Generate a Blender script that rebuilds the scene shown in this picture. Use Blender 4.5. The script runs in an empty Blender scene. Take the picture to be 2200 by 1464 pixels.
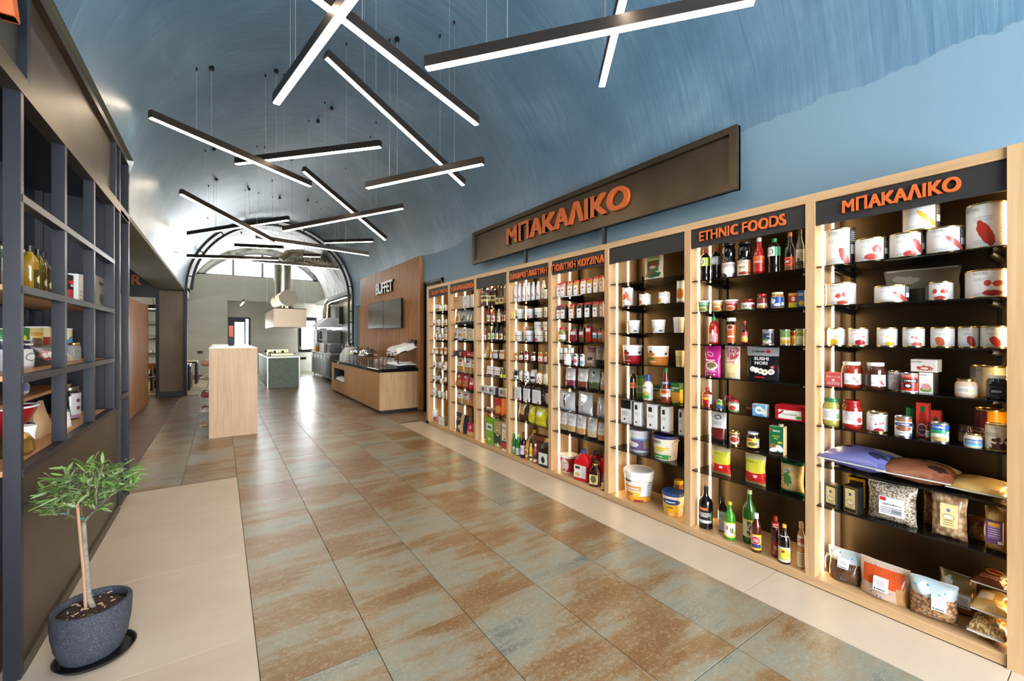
import bpy, bmesh, math, random
from mathutils import Vector, Matrix
PI = math.pi
RND = random.Random(11)
SC = bpy.context.scene
COL = SC.collection

# ------------------------------------------------------------------ camera, world, exposure
FPX, VPX, HOR, EYE = 918.0, 475.0, 724.0, 1.55      # focal length in px, vanishing point and horizon (2200 x 1464), eye height
TH = math.atan((1100 - VPX) / FPX)
S_, C_ = math.sin(TH), math.cos(TH)
cam_d = bpy.data.cameras.new('camera')
cam = bpy.data.objects.new('camera', cam_d)
COL.objects.link(cam)
cam.location = (0, 0, EYE)
cam.rotation_euler = (PI / 2, 0, -TH)
cam_d.sensor_width = 36.0
cam_d.lens = 36.0 * FPX / 2200
cam_d.shift_y = -8.0 / 2200
cam_d.clip_start = 0.02
SC.camera = cam
WORLD_STRENGTH = 14.0
w = bpy.data.worlds.new('sky')
SC.world = w
w.use_nodes = True
bg = w.node_tree.nodes['Background']
bg.inputs[0].default_value = (0.90, 0.955, 1.0, 1)
bg.inputs[1].default_value = WORLD_STRENGTH
SC.view_settings.view_transform = 'Standard'
SC.view_settings.look = 'None'
SC.view_settings.gamma = 1.0
SC.view_settings.use_curve_mapping = False
SC.view_settings.exposure = 0.85
cy = SC.cycles
cy.max_bounces = 7
cy.diffuse_bounces = 4
cy.glossy_bounces = 4
cy.transmission_bounces = 4
cy.transparent_max_bounces = 10
cy.sample_clamp_indirect = 6.0
cy.caustics_reflective = False
cy.caustics_refractive = False
cy.use_denoising = True
LAMP_E = 20.0      # radiance of the pendant diffusers
LED_E = 8.5       # radiance of the shelf strips

def portal(name, loc, rot, sx, sy):
    l = bpy.data.lights.new(name, 'AREA')
    l.shape = 'RECTANGLE'
    l.size, l.size_y = sx, sy
    l.cycles.is_portal = True
    o = bpy.data.objects.new(name, l)
    o.location = loc
    o.rotation_euler = rot
    COL.objects.link(o)
portal('daylight_portal_front', (1.35, -3.2, 1.8), (-PI / 2, 0, PI), 5.0, 3.4)
portal('daylight_portal_end', (1.4, 20.6, 4.4), (-PI / 2, 0, 0), 4.6, 1.2)

# ------------------------------------------------------------------ pixel -> place helpers
def ray(u, v):
    a = (u - 1100) / FPX
    return (S_ + a * C_, C_ - a * S_, (HOR - v) / FPX)
def onX(u, v, X):
    r = ray(u, v); d = X / r[0]
    return (d * r[1], EYE + d * r[2])           # (Y, Z)
def onY(u, v, Y):
    r = ray(u, v); d = Y / r[1]
    return (d * r[0], EYE + d * r[2])           # (X, Z)
def onZ(u, v, Z=0.0):
    r = ray(u, v); d = (Z - EYE) / r[2]
    return (d * r[0], d * r[1])                 # (X, Y)

# ------------------------------------------------------------------ colours and materials
def lin(c):
    o = []
    for x in c[:3]:
        x /= 255.0
        o.append(x / 12.92 if x <= 0.04045 else ((x + 0.055) / 1.055) ** 2.4)
    return (o[0], o[1], o[2], 1.0)
MC = {}
def new_mat(name):
    m = bpy.data.materials.new(name)
    m.use_nodes = True
    nt = m.node_tree
    return m, nt, nt.nodes['Principled BSDF']
def N(nt, t, **k):
    n = nt.nodes.new(t)
    for a, b in k.items(): setattr(n, a, b)
    return n
def setin(n, **k):
    for a, b in k.items(): n.inputs[a.replace('_', ' ')].default_value = b
def M(col, rough=0.5, metal=0.0, alpha=1.0, name='paint', spec=0.5, coat=0.0):
    key = (col, rough, metal, alpha, spec, coat)
    if key in MC: return MC[key]
    m, nt, b = new_mat(name)
    b.inputs['Base Color'].default_value = lin(col)
    b.inputs['Roughness'].default_value = rough
    b.inputs['Metallic'].default_value = metal
    b.inputs['Alpha'].default_value = alpha
    b.inputs['Specular IOR Level'].default_value = spec
    b.inputs['Coat Weight'].default_value = coat
    MC[key] = m
    return m
def EM(col, e, name='light'):
    key = ('em', col, e)
    if key in MC: return MC[key]
    m, nt, b = new_mat(name)
    b.inputs['Base Color'].default_value = (0.8, 0.8, 0.8, 1)
    b.inputs['Emission Color'].default_value = lin(col)
    b.inputs['Emission Strength'].default_value = e
    MC[key] = m
    return m
def mixrgb(nt, fac, a, b, blend='MIX'):
    n = N(nt, 'ShaderNodeMix', data_type='RGBA', blend_type=blend)
    for i, s in ((0, fac), (6, a), (7, b)):
        if hasattr(s, 'links'): nt.links.new(s, n.inputs[i])
        else: n.inputs[i].default_value = s
    return n.outputs[2]
def math_(nt, op, a, b=None, clamp=False):
    n = N(nt, 'ShaderNodeMath', operation=op, use_clamp=clamp)
    for i, s in ((0, a), (1, b)):
        if s is None: continue
        if hasattr(s, 'links'): nt.links.new(s, n.inputs[i])
        else: n.inputs[i].default_value = s
    return n.outputs[0]
def ramp(nt, fac, stops):
    n = N(nt, 'ShaderNodeValToRGB')
    e = n.color_ramp.elements
    while len(e) < len(stops): e.new(0.5)
    for k, (p, c) in enumerate(stops):
        e[k].position = p
        e[k].color = lin(c) if len(c) == 3 else c
    nt.links.new(fac, n.inputs[0])
    return n.outputs[0]
def coords(nt, scale, kind='Object', rnd=False):
    tc = N(nt, 'ShaderNodeTexCoord')
    mp = N(nt, 'ShaderNodeMapping')
    mp.inputs['Scale'].default_value = scale
    nt.links.new(tc.outputs[kind], mp.inputs['Vector'])
    if rnd:
        oi = N(nt, 'ShaderNodeObjectInfo')
        nt.links.new(math_(nt, 'MULTIPLY', oi.outputs['Random'], 37.0), mp.inputs['Location'])
    return mp.outputs[0]
def noise(nt, vec, scale, detail=4.0, rough=0.55, dist=0.0):
    n = N(nt, 'ShaderNodeTexNoise')
    setin(n, Scale=scale, Detail=detail, Roughness=rough, Distortion=dist)
    nt.links.new(vec, n.inputs['Vector'])
    return n.outputs['Fac']
def bump(nt, b, h, strength=0.2, dist=0.01):
    n = N(nt, 'ShaderNodeBump')
    setin(n, Strength=strength, Distance=dist)
    nt.links.new(h, n.inputs['Height'])
    nt.links.new(n.outputs[0], b.inputs['Normal'])

def wood(name, light, dark, axis='Z', rough=0.45, sc=1.0):
    m, nt, b = new_mat(name)
    s = {'X': (1.2, 22, 22), 'Y': (22, 1.2, 22), 'Z': (22, 22, 1.2)}[axis]
    v = coords(nt, tuple(k * sc for k in s), 'Object', True)
    n1 = noise(nt, v, 1.0, 6, 0.6, 0.8)
    n2 = noise(nt, coords(nt, tuple(2 * sc for _ in s), 'Object', True), 1.0, 2)
    f = math_(nt, 'ADD', math_(nt, 'MULTIPLY', n1, 0.75), math_(nt, 'MULTIPLY', n2, 0.25))
    c = ramp(nt, f, [(0.3, dark), (0.62, light)])
    nt.links.new(c, b.inputs['Base Color'])
    b.inputs['Roughness'].default_value = rough
    bump(nt, b, n1, 0.08, 0.002)
    return m
OAK = wood('oak_veneer', (200, 166, 124), (174, 137, 96), 'Z')
OAKH = wood('oak_veneer_flat', (200, 166, 124), (174, 137, 96), 'Y')
OAKP = wood('pale_oak', (216, 182, 144), (192, 156, 118), 'Z')
OAKD = wood('buffet_oak', (204, 160, 110), (172, 126, 78), 'Z')
TEAK = wood('timber_slat', (190, 132, 74), (152, 98, 50), 'Z')
SHELFW = wood('cage_shelf_wood', (196, 150, 100), (170, 122, 76), 'Y')
CHAIRW = wood('chair_wood', (190, 120, 62), (150, 88, 42), 'Z')
BLACK = M((20, 20, 22), 0.45, name='black_paint')
BLACKG = M((14, 14, 15), 0.12, name='black_gloss')
BLACKM = M((24, 24, 27), 0.4, 0.6, name='black_metal')
NAVY = M((13, 18, 30), 0.42, 0.0, name='navy_steel')
STEEL = M((190, 190, 186), 0.28, 1.0, name='stainless_steel')
STEELD = M((120, 120, 114), 0.32, 1.0, name='dull_steel')
CHROME = M((225, 225, 225), 0.08, 1.0, name='chrome')
GOLD = M((205, 180, 120), 0.25, 1.0, name='tin_metal')
WHITE = M((238, 238, 236), 0.45, name='white_plastic')
ORANGE = M((205, 98, 40), 0.5, name='orange_letter')
SIGN = M((34, 33, 34), 0.6, name='sign_black')
CORDM = M((190, 190, 186), 0.4, 0.8, name='steel_wire')

def bronze_mat():
    m, nt, b = new_mat('bronze_panel')
    n = noise(nt, coords(nt, (3, 3, 3)), 1.0, 3)
    nt.links.new(ramp(nt, n, [(0.3, (78, 67, 54)), (0.7, (90, 78, 62))]), b.inputs['Base Color'])
    setin(b, Roughness=0.4, Metallic=0.75)
    return m
BRONZE = bronze_mat()
def back_mat():
    m, nt, b = new_mat('dark_back_panel')
    n = noise(nt, coords(nt, (3, 3, 3)), 1.0, 3)
    nt.links.new(ramp(nt, n, [(0.3, (74, 64, 49)), (0.7, (82, 71, 54))]), b.inputs['Base Color'])
    setin(b, Roughness=0.34, Metallic=0.9)
    return m
BACKP = back_mat()
def smoked():
    m, nt, b = new_mat('smoked_glass')
    setin(b, Roughness=0.04, Alpha=0.78)
    b.inputs['Base Color'].default_value = (0.008, 0.008, 0.008, 1)
    return m
SMOKED = smoked()
def pane_mat():
    m, nt, b = new_mat('window_glass')
    nt.nodes.remove(b)
    t = N(nt, 'ShaderNodeBsdfTransparent')
    g = N(nt, 'ShaderNodeBsdfGlossy'); g.inputs['Roughness'].default_value = 0.02
    mx = N(nt, 'ShaderNodeMixShader'); mx.inputs[0].default_value = 0.06
    nt.links.new(t.outputs[0], mx.inputs[1]); nt.links.new(g.outputs[0], mx.inputs[2])
    nt.links.new(mx.outputs[0], nt.nodes['Material Output'].inputs[0])
    return m
PANE = pane_mat()
def clear_mat(col, alpha, rough=0.05):
    return M(col, rough, 0, alpha, 'clear_glass')

def plaster(name, c1, c2, rough=0.7, sc=(1.2, 1.2, 1.2), bmp=0.15):
    m, nt, b = new_mat(name)
    v = coords(nt, sc)
    n1 = noise(nt, v, 1.0, 6, 0.6, 0.4)
    nt.links.new(ramp(nt, n1, [(0.3, c1), (0.7, c2)]), b.inputs['Base Color'])
    b.inputs['Roughness'].default_value = rough
    bump(nt, b, noise(nt, v, 9.0, 5), bmp, 0.006)
    return m
GREYGREEN = plaster('grey_green_plaster', (178, 176, 162), (192, 189, 175), sc=(0.8, 0.8, 2.5))
PILLARM = plaster('brown_plaster', (112, 94, 76), (132, 112, 92))
CREAM = plaster('cream_wall', (196, 180, 148), (206, 190, 160))
KGREEN = plaster('green_grey_panel', (88, 100, 92), (112, 124, 112), 0.35, (1.2, 1.2, 3))
ISLANDM = plaster('verdigris_panel', (96, 112, 103), (130, 146, 134), 0.6, (6, 6, 30), 0.1)
DARKGREY = plaster('dark_wall', (60, 60, 60), (70, 70, 70))

def vault_mat():
    m, nt, b = new_mat('brushed_blue_vault')
    geo = N(nt, 'ShaderNodeNewGeometry')
    sep = N(nt, 'ShaderNodeSeparateXYZ')
    nt.links.new(geo.outputs['Position'], sep.inputs[0])
    v = coords(nt, (1, 1, 1))
    big = noise(nt, v, 0.9, 5, 0.6, 0.6)
    # brush strokes run round the vault: stretched along the arc (x, z), short along the length (y)
    st = noise(nt, coords(nt, (0.9, 16, 0.9)), 1.6, 6, 0.65, 1.2)
    c = ramp(nt, math_(nt, 'ADD', math_(nt, 'MULTIPLY', big, 0.6), math_(nt, 'MULTIPLY', st, 0.4)), [(0.32, (74, 106, 129)), (0.5, (92, 127, 151)), (0.7, (126, 158, 178))])
    # flat paint below a ragged line along the right wall
    rag = noise(nt, coords(nt, (1, 1, 1)), 2.2, 9, 0.72)
    edge = math_(nt, 'ADD', 3.195 - 0.13, math_(nt, 'MULTIPLY', rag, 0.26))
    low = math_(nt, 'MULTIPLY', math_(nt, 'LESS_THAN', sep.outputs[2], edge), math_(nt, 'GREATER_THAN', sep.outputs[0], 1.0))
    c = mixrgb(nt, low, c, lin((120, 149, 166)))
    nt.links.new(c, b.inputs['Base Color'])
    rr = math_(nt, 'ADD', math_(nt, 'MULTIPLY', low, 0.3), math_(nt, 'ADD', 0.28, math_(nt, 'MULTIPLY', st, 0.2)))
    nt.links.new(rr, b.inputs['Roughness'])
    b.inputs['Specular IOR Level'].default_value = 0.75
    hb = math_(nt, 'MULTIPLY', st, math_(nt, 'SUBTRACT', 1.0, low))
    bump(nt, b, hb, 0.22, 0.012)
    return m
VAULT = vault_mat()
def whitewash():
    m, nt, b = new_mat('whitewashed_concrete')
    v = coords(nt, (0.8, 2.2, 0.8))
    n1 = noise(nt, v, 2.0, 7, 0.68, 0.5)
    n2 = noise(nt, coords(nt, (1, 1, 1)), 0.7, 3)
    f = math_(nt, 'ADD', math_(nt, 'MULTIPLY', n1, 0.7), math_(nt, 'MULTIPLY', n2, 0.3))
    nt.links.new(ramp(nt, f, [(0.40, (112, 108, 98)), (0.48, (200, 198, 192)), (0.6, (230, 229, 224))]), b.inputs['Base Color'])
    b.inputs['Roughness'].default_value = 0.6
    bump(nt, b, n1, 0.3, 0.01)
    return m
WASH = whitewash()
def rust_tile():
    m, nt, b = new_mat('oxidised_metal_tile')
    oi = N(nt, 'ShaderNodeObjectInfo')
    cl = noise(nt, coords(nt, (1.3, 2.3, 1), 'Object', True), 1.0, 5, 0.6, 0.2)
    st = noise(nt, coords(nt, (0.9, 9.0, 1), 'Object', True), 1.4, 6, 0.65, 0.1)
    g = noise(nt, coords(nt, (1, 1.3, 1), 'Object', True), 95, 5, 0.75)
    g2 = noise(nt, coords(nt, (1, 1.3, 1), 'Object', True), 38, 4, 0.7)
    f = math_(nt, 'ADD', math_(nt, 'MULTIPLY', cl, 0.7), math_(nt, 'MULTIPLY', st, 0.3))
    f = math_(nt, 'ADD', f, math_(nt, 'MULTIPLY', math_(nt, 'SUBTRACT', g, 0.5), 0.30))
    f = math_(nt, 'ADD', f, math_(nt, 'MULTIPLY', math_(nt, 'SUBTRACT', oi.outputs['Random'], 0.5), 0.07))
    c = ramp(nt, f, [(0.30, (92, 96, 92)), (0.42, (138, 138, 124)), (0.485, (140, 126, 104)), (0.53, (130, 100, 66)), (0.60, (118, 87, 56)), (0.70, (138, 92, 54))])
    sp = math_(nt, 'MULTIPLY', math_(nt, 'GREATER_THAN', math_(nt, 'MULTIPLY', g, g2), 0.30), 0.45)
    c = mixrgb(nt, sp, c, lin((176, 158, 134)))
    nt.links.new(c, b.inputs['Base Color'])
    nt.links.new(math_(nt, 'ADD', 0.2, math_(nt, 'MULTIPLY', g, 0.22)), b.inputs['Roughness'])
    bump(nt, b, g, 0.05, 0.002)
    return m
RUST = rust_tile()
def beige_tile():
    m, nt, b = new_mat('beige_tile')
    v = coords(nt, (1.0, 1.8, 1), 'Object', True)
    a = noise(nt, v, 1.2, 8, 0.7)
    nt.links.new(ramp(nt, a, [(0.25, (188, 170, 150)), (0.75, (206, 190, 170))]), b.inputs['Base Color'])
    b.inputs['Roughness'].default_value = 0.42
    return m
BEIGE = beige_tile()
def cement_tile():
    m, nt, b = new_mat('patterned_cement_tile')
    v = coords(nt, (1, 1, 1))
    vo = N(nt, 'ShaderNodeTexChecker'); vo.inputs['Scale'].default_value = 9.0
    vo.inputs['Color1'].default_value = lin((196, 178, 138)); vo.inputs['Color2'].default_value = lin((150, 132, 100))
    nt.links.new(v, vo.inputs['Vector'])
    nt.links.new(mixrgb(nt, math_(nt, 'MULTIPLY', noise(nt, v, 14, 3), 0.6), vo.outputs[0], lin((120, 104, 78))), b.inputs['Base Color'])
    b.inputs['Roughness'].default_value = 0.4
    return m
CEMENT = cement_tile()
GROUT = M((92, 84, 74), 0.8, name='grout')

# ------- printed labels: flat shapes laid over a base colour in UV space
def group_rect():
    g = bpy.data.node_groups.new('print_rect', 'ShaderNodeTree')
    for n in ('UV', 'C', 'H'): g.interface.new_socket(n, in_out='INPUT', socket_type='NodeSocketVector')
    g.interface.new_socket('Mask', in_out='OUTPUT', socket_type='NodeSocketFloat')
    i, o = g.nodes.new('NodeGroupInput'), g.nodes.new('NodeGroupOutput')
    s = N(g, 'ShaderNodeVectorMath', operation='SUBTRACT'); a = N(g, 'ShaderNodeVectorMath', operation='ABSOLUTE'); d = N(g, 'ShaderNodeVectorMath', operation='SUBTRACT')
    L = g.links.new
    L(i.outputs[0], s.inputs[0]); L(i.outputs[1], s.inputs[1]); L(s.outputs[0], a.inputs[0]); L(i.outputs[2], d.inputs[0]); L(a.outputs[0], d.inputs[1])
    p = N(g, 'ShaderNodeSeparateXYZ'); L(d.outputs[0], p.inputs[0])
    L(math_(g, 'GREATER_THAN', math_(g, 'MINIMUM', p.outputs[0], p.outputs[1]), 0.0), o.inputs[0])
    return g
def group_blob():
    g = bpy.data.node_groups.new('print_blob', 'ShaderNodeTree')
    for n, t in (('UV', 'Vector'), ('C', 'Vector'), ('K', 'Vector'), ('Rot', 'Float'), ('Amt', 'Float'), ('Scale', 'Float')): g.interface.new_socket(n, in_out='INPUT', socket_type='NodeSocket' + t)
    g.interface.new_socket('Mask', in_out='OUTPUT', socket_type='NodeSocketFloat')
    i, o = g.nodes.new('NodeGroupInput'), g.nodes.new('NodeGroupOutput')
    L = g.links.new
    s = N(g, 'ShaderNodeVectorMath', operation='SUBTRACT'); L(i.outputs[0], s.inputs[0]); L(i.outputs[1], s.inputs[1])
    r = N(g, 'ShaderNodeVectorRotate', rotation_type='Z_AXIS'); L(s.outputs[0], r.inputs['Vector']); L(i.outputs[3], r.inputs['Angle'])
    k = N(g, 'ShaderNodeVectorMath', operation='MULTIPLY'); L(r.outputs[0], k.inputs[0]); L(i.outputs[2], k.inputs[1])
    ln = N(g, 'ShaderNodeVectorMath', operation='LENGTH'); L(k.outputs[0], ln.inputs[0])
    nz = N(g, 'ShaderNodeTexNoise'); L(i.outputs[0], nz.inputs['Vector']); L(i.outputs[5], nz.inputs['Scale'])
    t = math_(g, 'ADD', ln.outputs['Value'], math_(g, 'MULTIPLY', math_(g, 'SUBTRACT', nz.outputs['Fac'], 0.5), i.outputs[4]))
    L(math_(g, 'LESS_THAN', t, 1.0), o.inputs[0])
    return g
G_R, G_B = group_rect(), group_blob()
def P(base, shapes=(), rough=0.4, metal=0.0, alpha=1.0):
    """Material of a printed pack: shapes r (rectangle), b (blob), l (lines of small print), g (grains seen through film)."""
    key = ('P', base, tuple(shapes), rough, metal, alpha)
    if key in MC: return MC[key]
    m, nt, b = new_mat('printed_pack')
    uv = N(nt, 'ShaderNodeTexCoord').outputs['UV']
    col = lin(base)
    for s in shapes:
        k = s[0]
        if k in 'rlgd':
            n = N(nt, 'ShaderNodeGroup'); n.node_tree = G_R
            nt.links.new(uv, n.inputs[0])
            n.inputs[1].default_value = (s[1], s[2], 0)
            n.inputs[2].default_value = (s[3], s[4], 9)
            mask = n.outputs[0]
            c = lin(s[-1])
            if k == 'l':
                sp = N(nt, 'ShaderNodeSeparateXYZ'); nt.links.new(uv, sp.inputs[0])
                row = math_(nt, 'MULTIPLY', sp.outputs[1], s[5] / max(2 * s[4], 1e-4))
                on = math_(nt, 'LESS_THAN', math_(nt, 'FRACT', row), 0.5)
                cx = N(nt, 'ShaderNodeCombineXYZ')
                nt.links.new(math_(nt, 'MULTIPLY', sp.outputs[0], 60.0), cx.inputs[0]); nt.links.new(math_(nt, 'FLOOR', row), cx.inputs[1])
                nz = noise(nt, cx.outputs[0], 1.0, 0)
                mask = math_(nt, 'MULTIPLY', math_(nt, 'MULTIPLY', mask, on), math_(nt, 'GREATER_THAN', nz, 0.44))
            elif k == 'd':
                vo = N(nt, 'ShaderNodeTexVoronoi'); vo.inputs['Scale'].default_value = s[5]
                nt.links.new(uv, vo.inputs['Vector'])
                mask = math_(nt, 'MULTIPLY', mask, math_(nt, 'LESS_THAN', vo.outputs['Distance'], s[6]))
            elif k == 'g':
                vo = N(nt, 'ShaderNodeTexVoronoi'); vo.inputs['Scale'].default_value = s[5]
                nt.links.new(uv, vo.inputs['Vector'])
                c = ramp(nt, vo.outputs['Distance'], [(0.1, s[7]), (0.75, s[6])])
        else:
            n = N(nt, 'ShaderNodeGroup'); n.node_tree = G_B
            nt.links.new(uv, n.inputs[0])
            n.inputs[1].default_value = (s[1], s[2], 0)
            n.inputs[2].default_value = (1 / s[3], 1 / s[4], 0)
            n.inputs[3].default_value = math.radians(s[5])
            n.inputs[4].default_value = s[6]
            n.inputs[5].default_value = 9.0
            mask = n.outputs[0]
            c = lin(s[-1])
        col = mixrgb(nt, mask, col, c)
    if hasattr(col, 'links'): nt.links.new(col, b.inputs['Base Color'])
    else: b.inputs['Base Color'].default_value = col
    setin(b, Roughness=rough, Metallic=metal, Alpha=alpha)
    MC[key] = m
    return m

# ------------------------------------------------------------------ mesh building
class MB:
    def __init__(self):
        self.v, self.f, self.uv, self.mi, self.sm = [], [], [], [], []
    def face(self, idx, uv=None, mi=0, sm=False):
        self.f.append(tuple(idx)); self.uv.append(uv or [(-3.0, -3.0)] * len(idx)); self.mi.append(mi); self.sm.append(sm)
    def box(self, x0, y0, z0, x1, y1, z1, mi=0, front=None):
        """front: material index of the local -y face, which gets 0-1 UVs."""
        if x0 > x1: x0, x1 = x1, x0
        if y0 > y1: y0, y1 = y1, y0
        if z0 > z1: z0, z1 = z1, z0
        b = len(self.v)
        self.v += [(x0, y0, z0), (x1, y0, z0), (x1, y1, z0), (x0, y1, z0), (x0, y0, z1), (x1, y0, z1), (x1, y1, z1), (x0, y1, z1)]
        q = [(0, 0), (1, 0), (1, 1), (0, 1)]
        for k, fc in enumerate(((0, 1, 5, 4), (1, 2, 6, 5), (2, 3, 7, 6), (3, 0, 4, 7), (4, 5, 6, 7), (3, 2, 1, 0))):
            self.face([b + i for i in fc], q if (k == 0 and front is not None) else None, front if (k == 0 and front is not None) else mi)
        return self
    def cbox(self, x0, y0, z0, x1, y1, z1, c, mi=0, front=None):
        """box with its four upright edges and top/bottom edges chamfered by c."""
        b = len(self.v)
        def ring(z, k):
            return [(x0 + c + k, y0 + k, z), (x1 - c - k, y0 + k, z), (x1 - k, y0 + c + k, z), (x1 - k, y1 - c - k, z), (x1 - c - k, y1 - k, z), (x0 + c + k, y1 - k, z), (x0 + k, y1 - c - k, z), (x0 + k, y0 + c + k, z)]
        h = c * 0.6
        for z, k in ((z0, h), (z0 + h, 0), (z1 - h, 0), (z1, h)): self.v += ring(z, k)
        for l in range(3):
            for i in range(8):
                j = (i + 1) % 8
                isf = front is not None and l == 1 and i == 0
                self.face([b + l * 8 + i, b + l * 8 + j, b + l * 8 + 8 + j, b + l * 8 + 8 + i], [(0, 0), (1, 0), (1, 1), (0, 1)] if isf else None, front if isf else mi)
        self.face([b + i for i in range(7, -1, -1)], None, mi)
        self.face([b + 24 + i for i in range(8)], None, mi)
        return self
    def lathe(self, prof, n=20, c=(0, 0, 0), mi=0, uvz=None, cap0=True, cap1=True, sm=True, sq=None, sx=1.0, sy=1.0):
        """prof: [(r, z)]; angle 0 faces local -y; uvz=(z0, z1) maps the print over the front half. sq: superellipse power for square packs."""
        b = len(self.v)
        for r, z in prof:
            for i in range(n):
                a = 2 * PI * i / n
                s, k = math.sin(a), math.cos(a)
                q = 1.0
                if sq: q = 1.0 / (abs(s) ** sq + abs(k) ** sq) ** (1.0 / sq)
                self.v.append((c[0] + r * q * s * sx, c[1] - r * q * k * sy, c[2] + z))
        for l in range(len(prof) - 1):
            for i in range(n):
                j = (i + 1) % n
                uv = None
                if uvz:
                    a0 = 2 * PI * i / n; a1 = a0 + 2 * PI / n
                    if i >= n / 2: a0 -= 2 * PI; a1 -= 2 * PI
                    w0 = (prof[l][1] - uvz[0]) / (uvz[1] - uvz[0]); w1 = (prof[l + 1][1] - uvz[0]) / (uvz[1] - uvz[0])
                    uv = [(0.5 + a0 / PI, w0), (0.5 + a1 / PI, w0), (0.5 + a1 / PI, w1), (0.5 + a0 / PI, w1)]
                self.face([b + l * n + i, b + l * n + j, b + (l + 1) * n + j, b + (l + 1) * n + i], uv, mi, sm)
        if cap0: self.face([b + i for i in range(n - 1, -1, -1)], None, mi)
        if cap1: self.face([b + (len(prof) - 1) * n + i for i in range(n)], None, mi)
        return self
    def tube(self, pts, r, n=8, mi=0, r1=None, caps=True):
        pts = [Vector(p) for p in pts]
        b = len(self.v)
        m = len(pts)
        up = None
        for k, p in enumerate(pts):
            d = (pts[min(k + 1, m - 1)] - pts[max(k - 1, 0)]).normalized()
            if up is None:
                up = Vector((0, 0, 1)) if abs(d.z) < 0.9 else Vector((1, 0, 0))
            x = d.cross(up).normalized(); y = x.cross(d).normalized(); up = y
            rr = r if r1 is None else r + (r1 - r) * k / max(1, m - 1)
            for i in range(n):
                a = 2 * PI * i / n
                self.v.append(tuple(p + x * (rr * math.cos(a)) + y * (rr * math.sin(a))))
        for k in range(m - 1):
            for i in range(n):
                j = (i + 1) % n
                self.face([b + k * n + i, b + k * n + j, b + (k + 1) * n + j, b + (k + 1) * n + i], None, mi, True)
        if caps:
            self.face([b + i for i in range(n - 1, -1, -1)], None, mi)
            self.face([b + (m - 1) * n + i for i in range(n)], None, mi)
        return self
    def bar(self, p, q, w, h, mi=0):
        """rectangular bar from p to q: width w sideways, height h upwards (p, q at the middle)."""
        p, q = Vector(p), Vector(q)
        d = (q - p).normalized()
        x = d.cross(Vector((0, 0, 1)))
        x = x.normalized() if x.length > 1e-4 else Vector((1, 0, 0))
        y = x.cross(d).normalized()
        b = len(self.v)
        for e in (p, q):
            for sx, sy in ((-1, -1), (1, -1), (1, 1), (-1, 1)):
                self.v.append(tuple(e + x * (sx * w / 2) + y * (sy * h / 2)))
        for fc in ((0, 1, 5, 4), (1, 2, 6, 5), (2, 3, 7, 6), (3, 0, 4, 7), (3, 2, 1, 0), (4, 5, 6, 7)): self.face([b + i for i in fc], None, mi)
        return self
    def prism(self, pts, y0, y1, mi=0):
        """outline [(x, z)] extruded along y."""
        b, n = len(self.v), len(pts)
        for y in (y0, y1):
            for x, z in pts: self.v.append((x, y, z))
        for i in range(n):
            j = (i + 1) % n
            self.face([b + i, b + j, b + n + j, b + n + i], None, mi)
        self.face([b + i for i in range(n - 1, -1, -1)], None, mi)
        self.face([b + n + i for i in range(n)], None, mi)
        return self
    def mesh(self, name, mats):
        me = bpy.data.meshes.new(name)
        me.from_pydata(self.v, [], self.f)
        for m in (mats if isinstance(mats, (list, tuple)) else [mats]): me.materials.append(m)
        me.polygons.foreach_set('material_index', self.mi)
        me.polygons.foreach_set('use_smooth', self.sm)
        if any(u[0][0] > -2.5 for u in self.uv):
            l = me.uv_layers.new(name='UVMap')
            l.data.foreach_set('uv', [x for u in self.uv for p in u for x in p])
        if any(self.sm): me.set_sharp_from_angle(angle=math.radians(38))
        me.update()
        return me
    def build(self, name, mats, parent=None, loc=None, rz=0.0):
        o = bpy.data.objects.new(name, self.mesh(name, mats))
        COL.objects.link(o)
        if parent is not None: o.parent = parent
        if loc is not None: o.location = loc
        if rz: o.rotation_euler.z = rz
        return o
def tag(o, label, cat, group=None, kind=None):
    if label: o['label'] = label
    if cat: o['category'] = cat
    if group: o['group'] = group
    if kind: o['kind'] = kind
    return o
def thing(name, label, cat, loc=(0, 0, 0), rz=0.0, group=None):
    o = bpy.data.objects.new(name, None)
    o.empty_display_size = 0.05
    COL.objects.link(o)
    o.location = loc
    o.rotation_euler.z = rz
    return tag(o, label, cat, group)
def struct(name, mb, mats, parent=None):
    o = mb.build(name, mats, parent)
    if parent is None: o['kind'] = 'structure'
    return o

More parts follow.
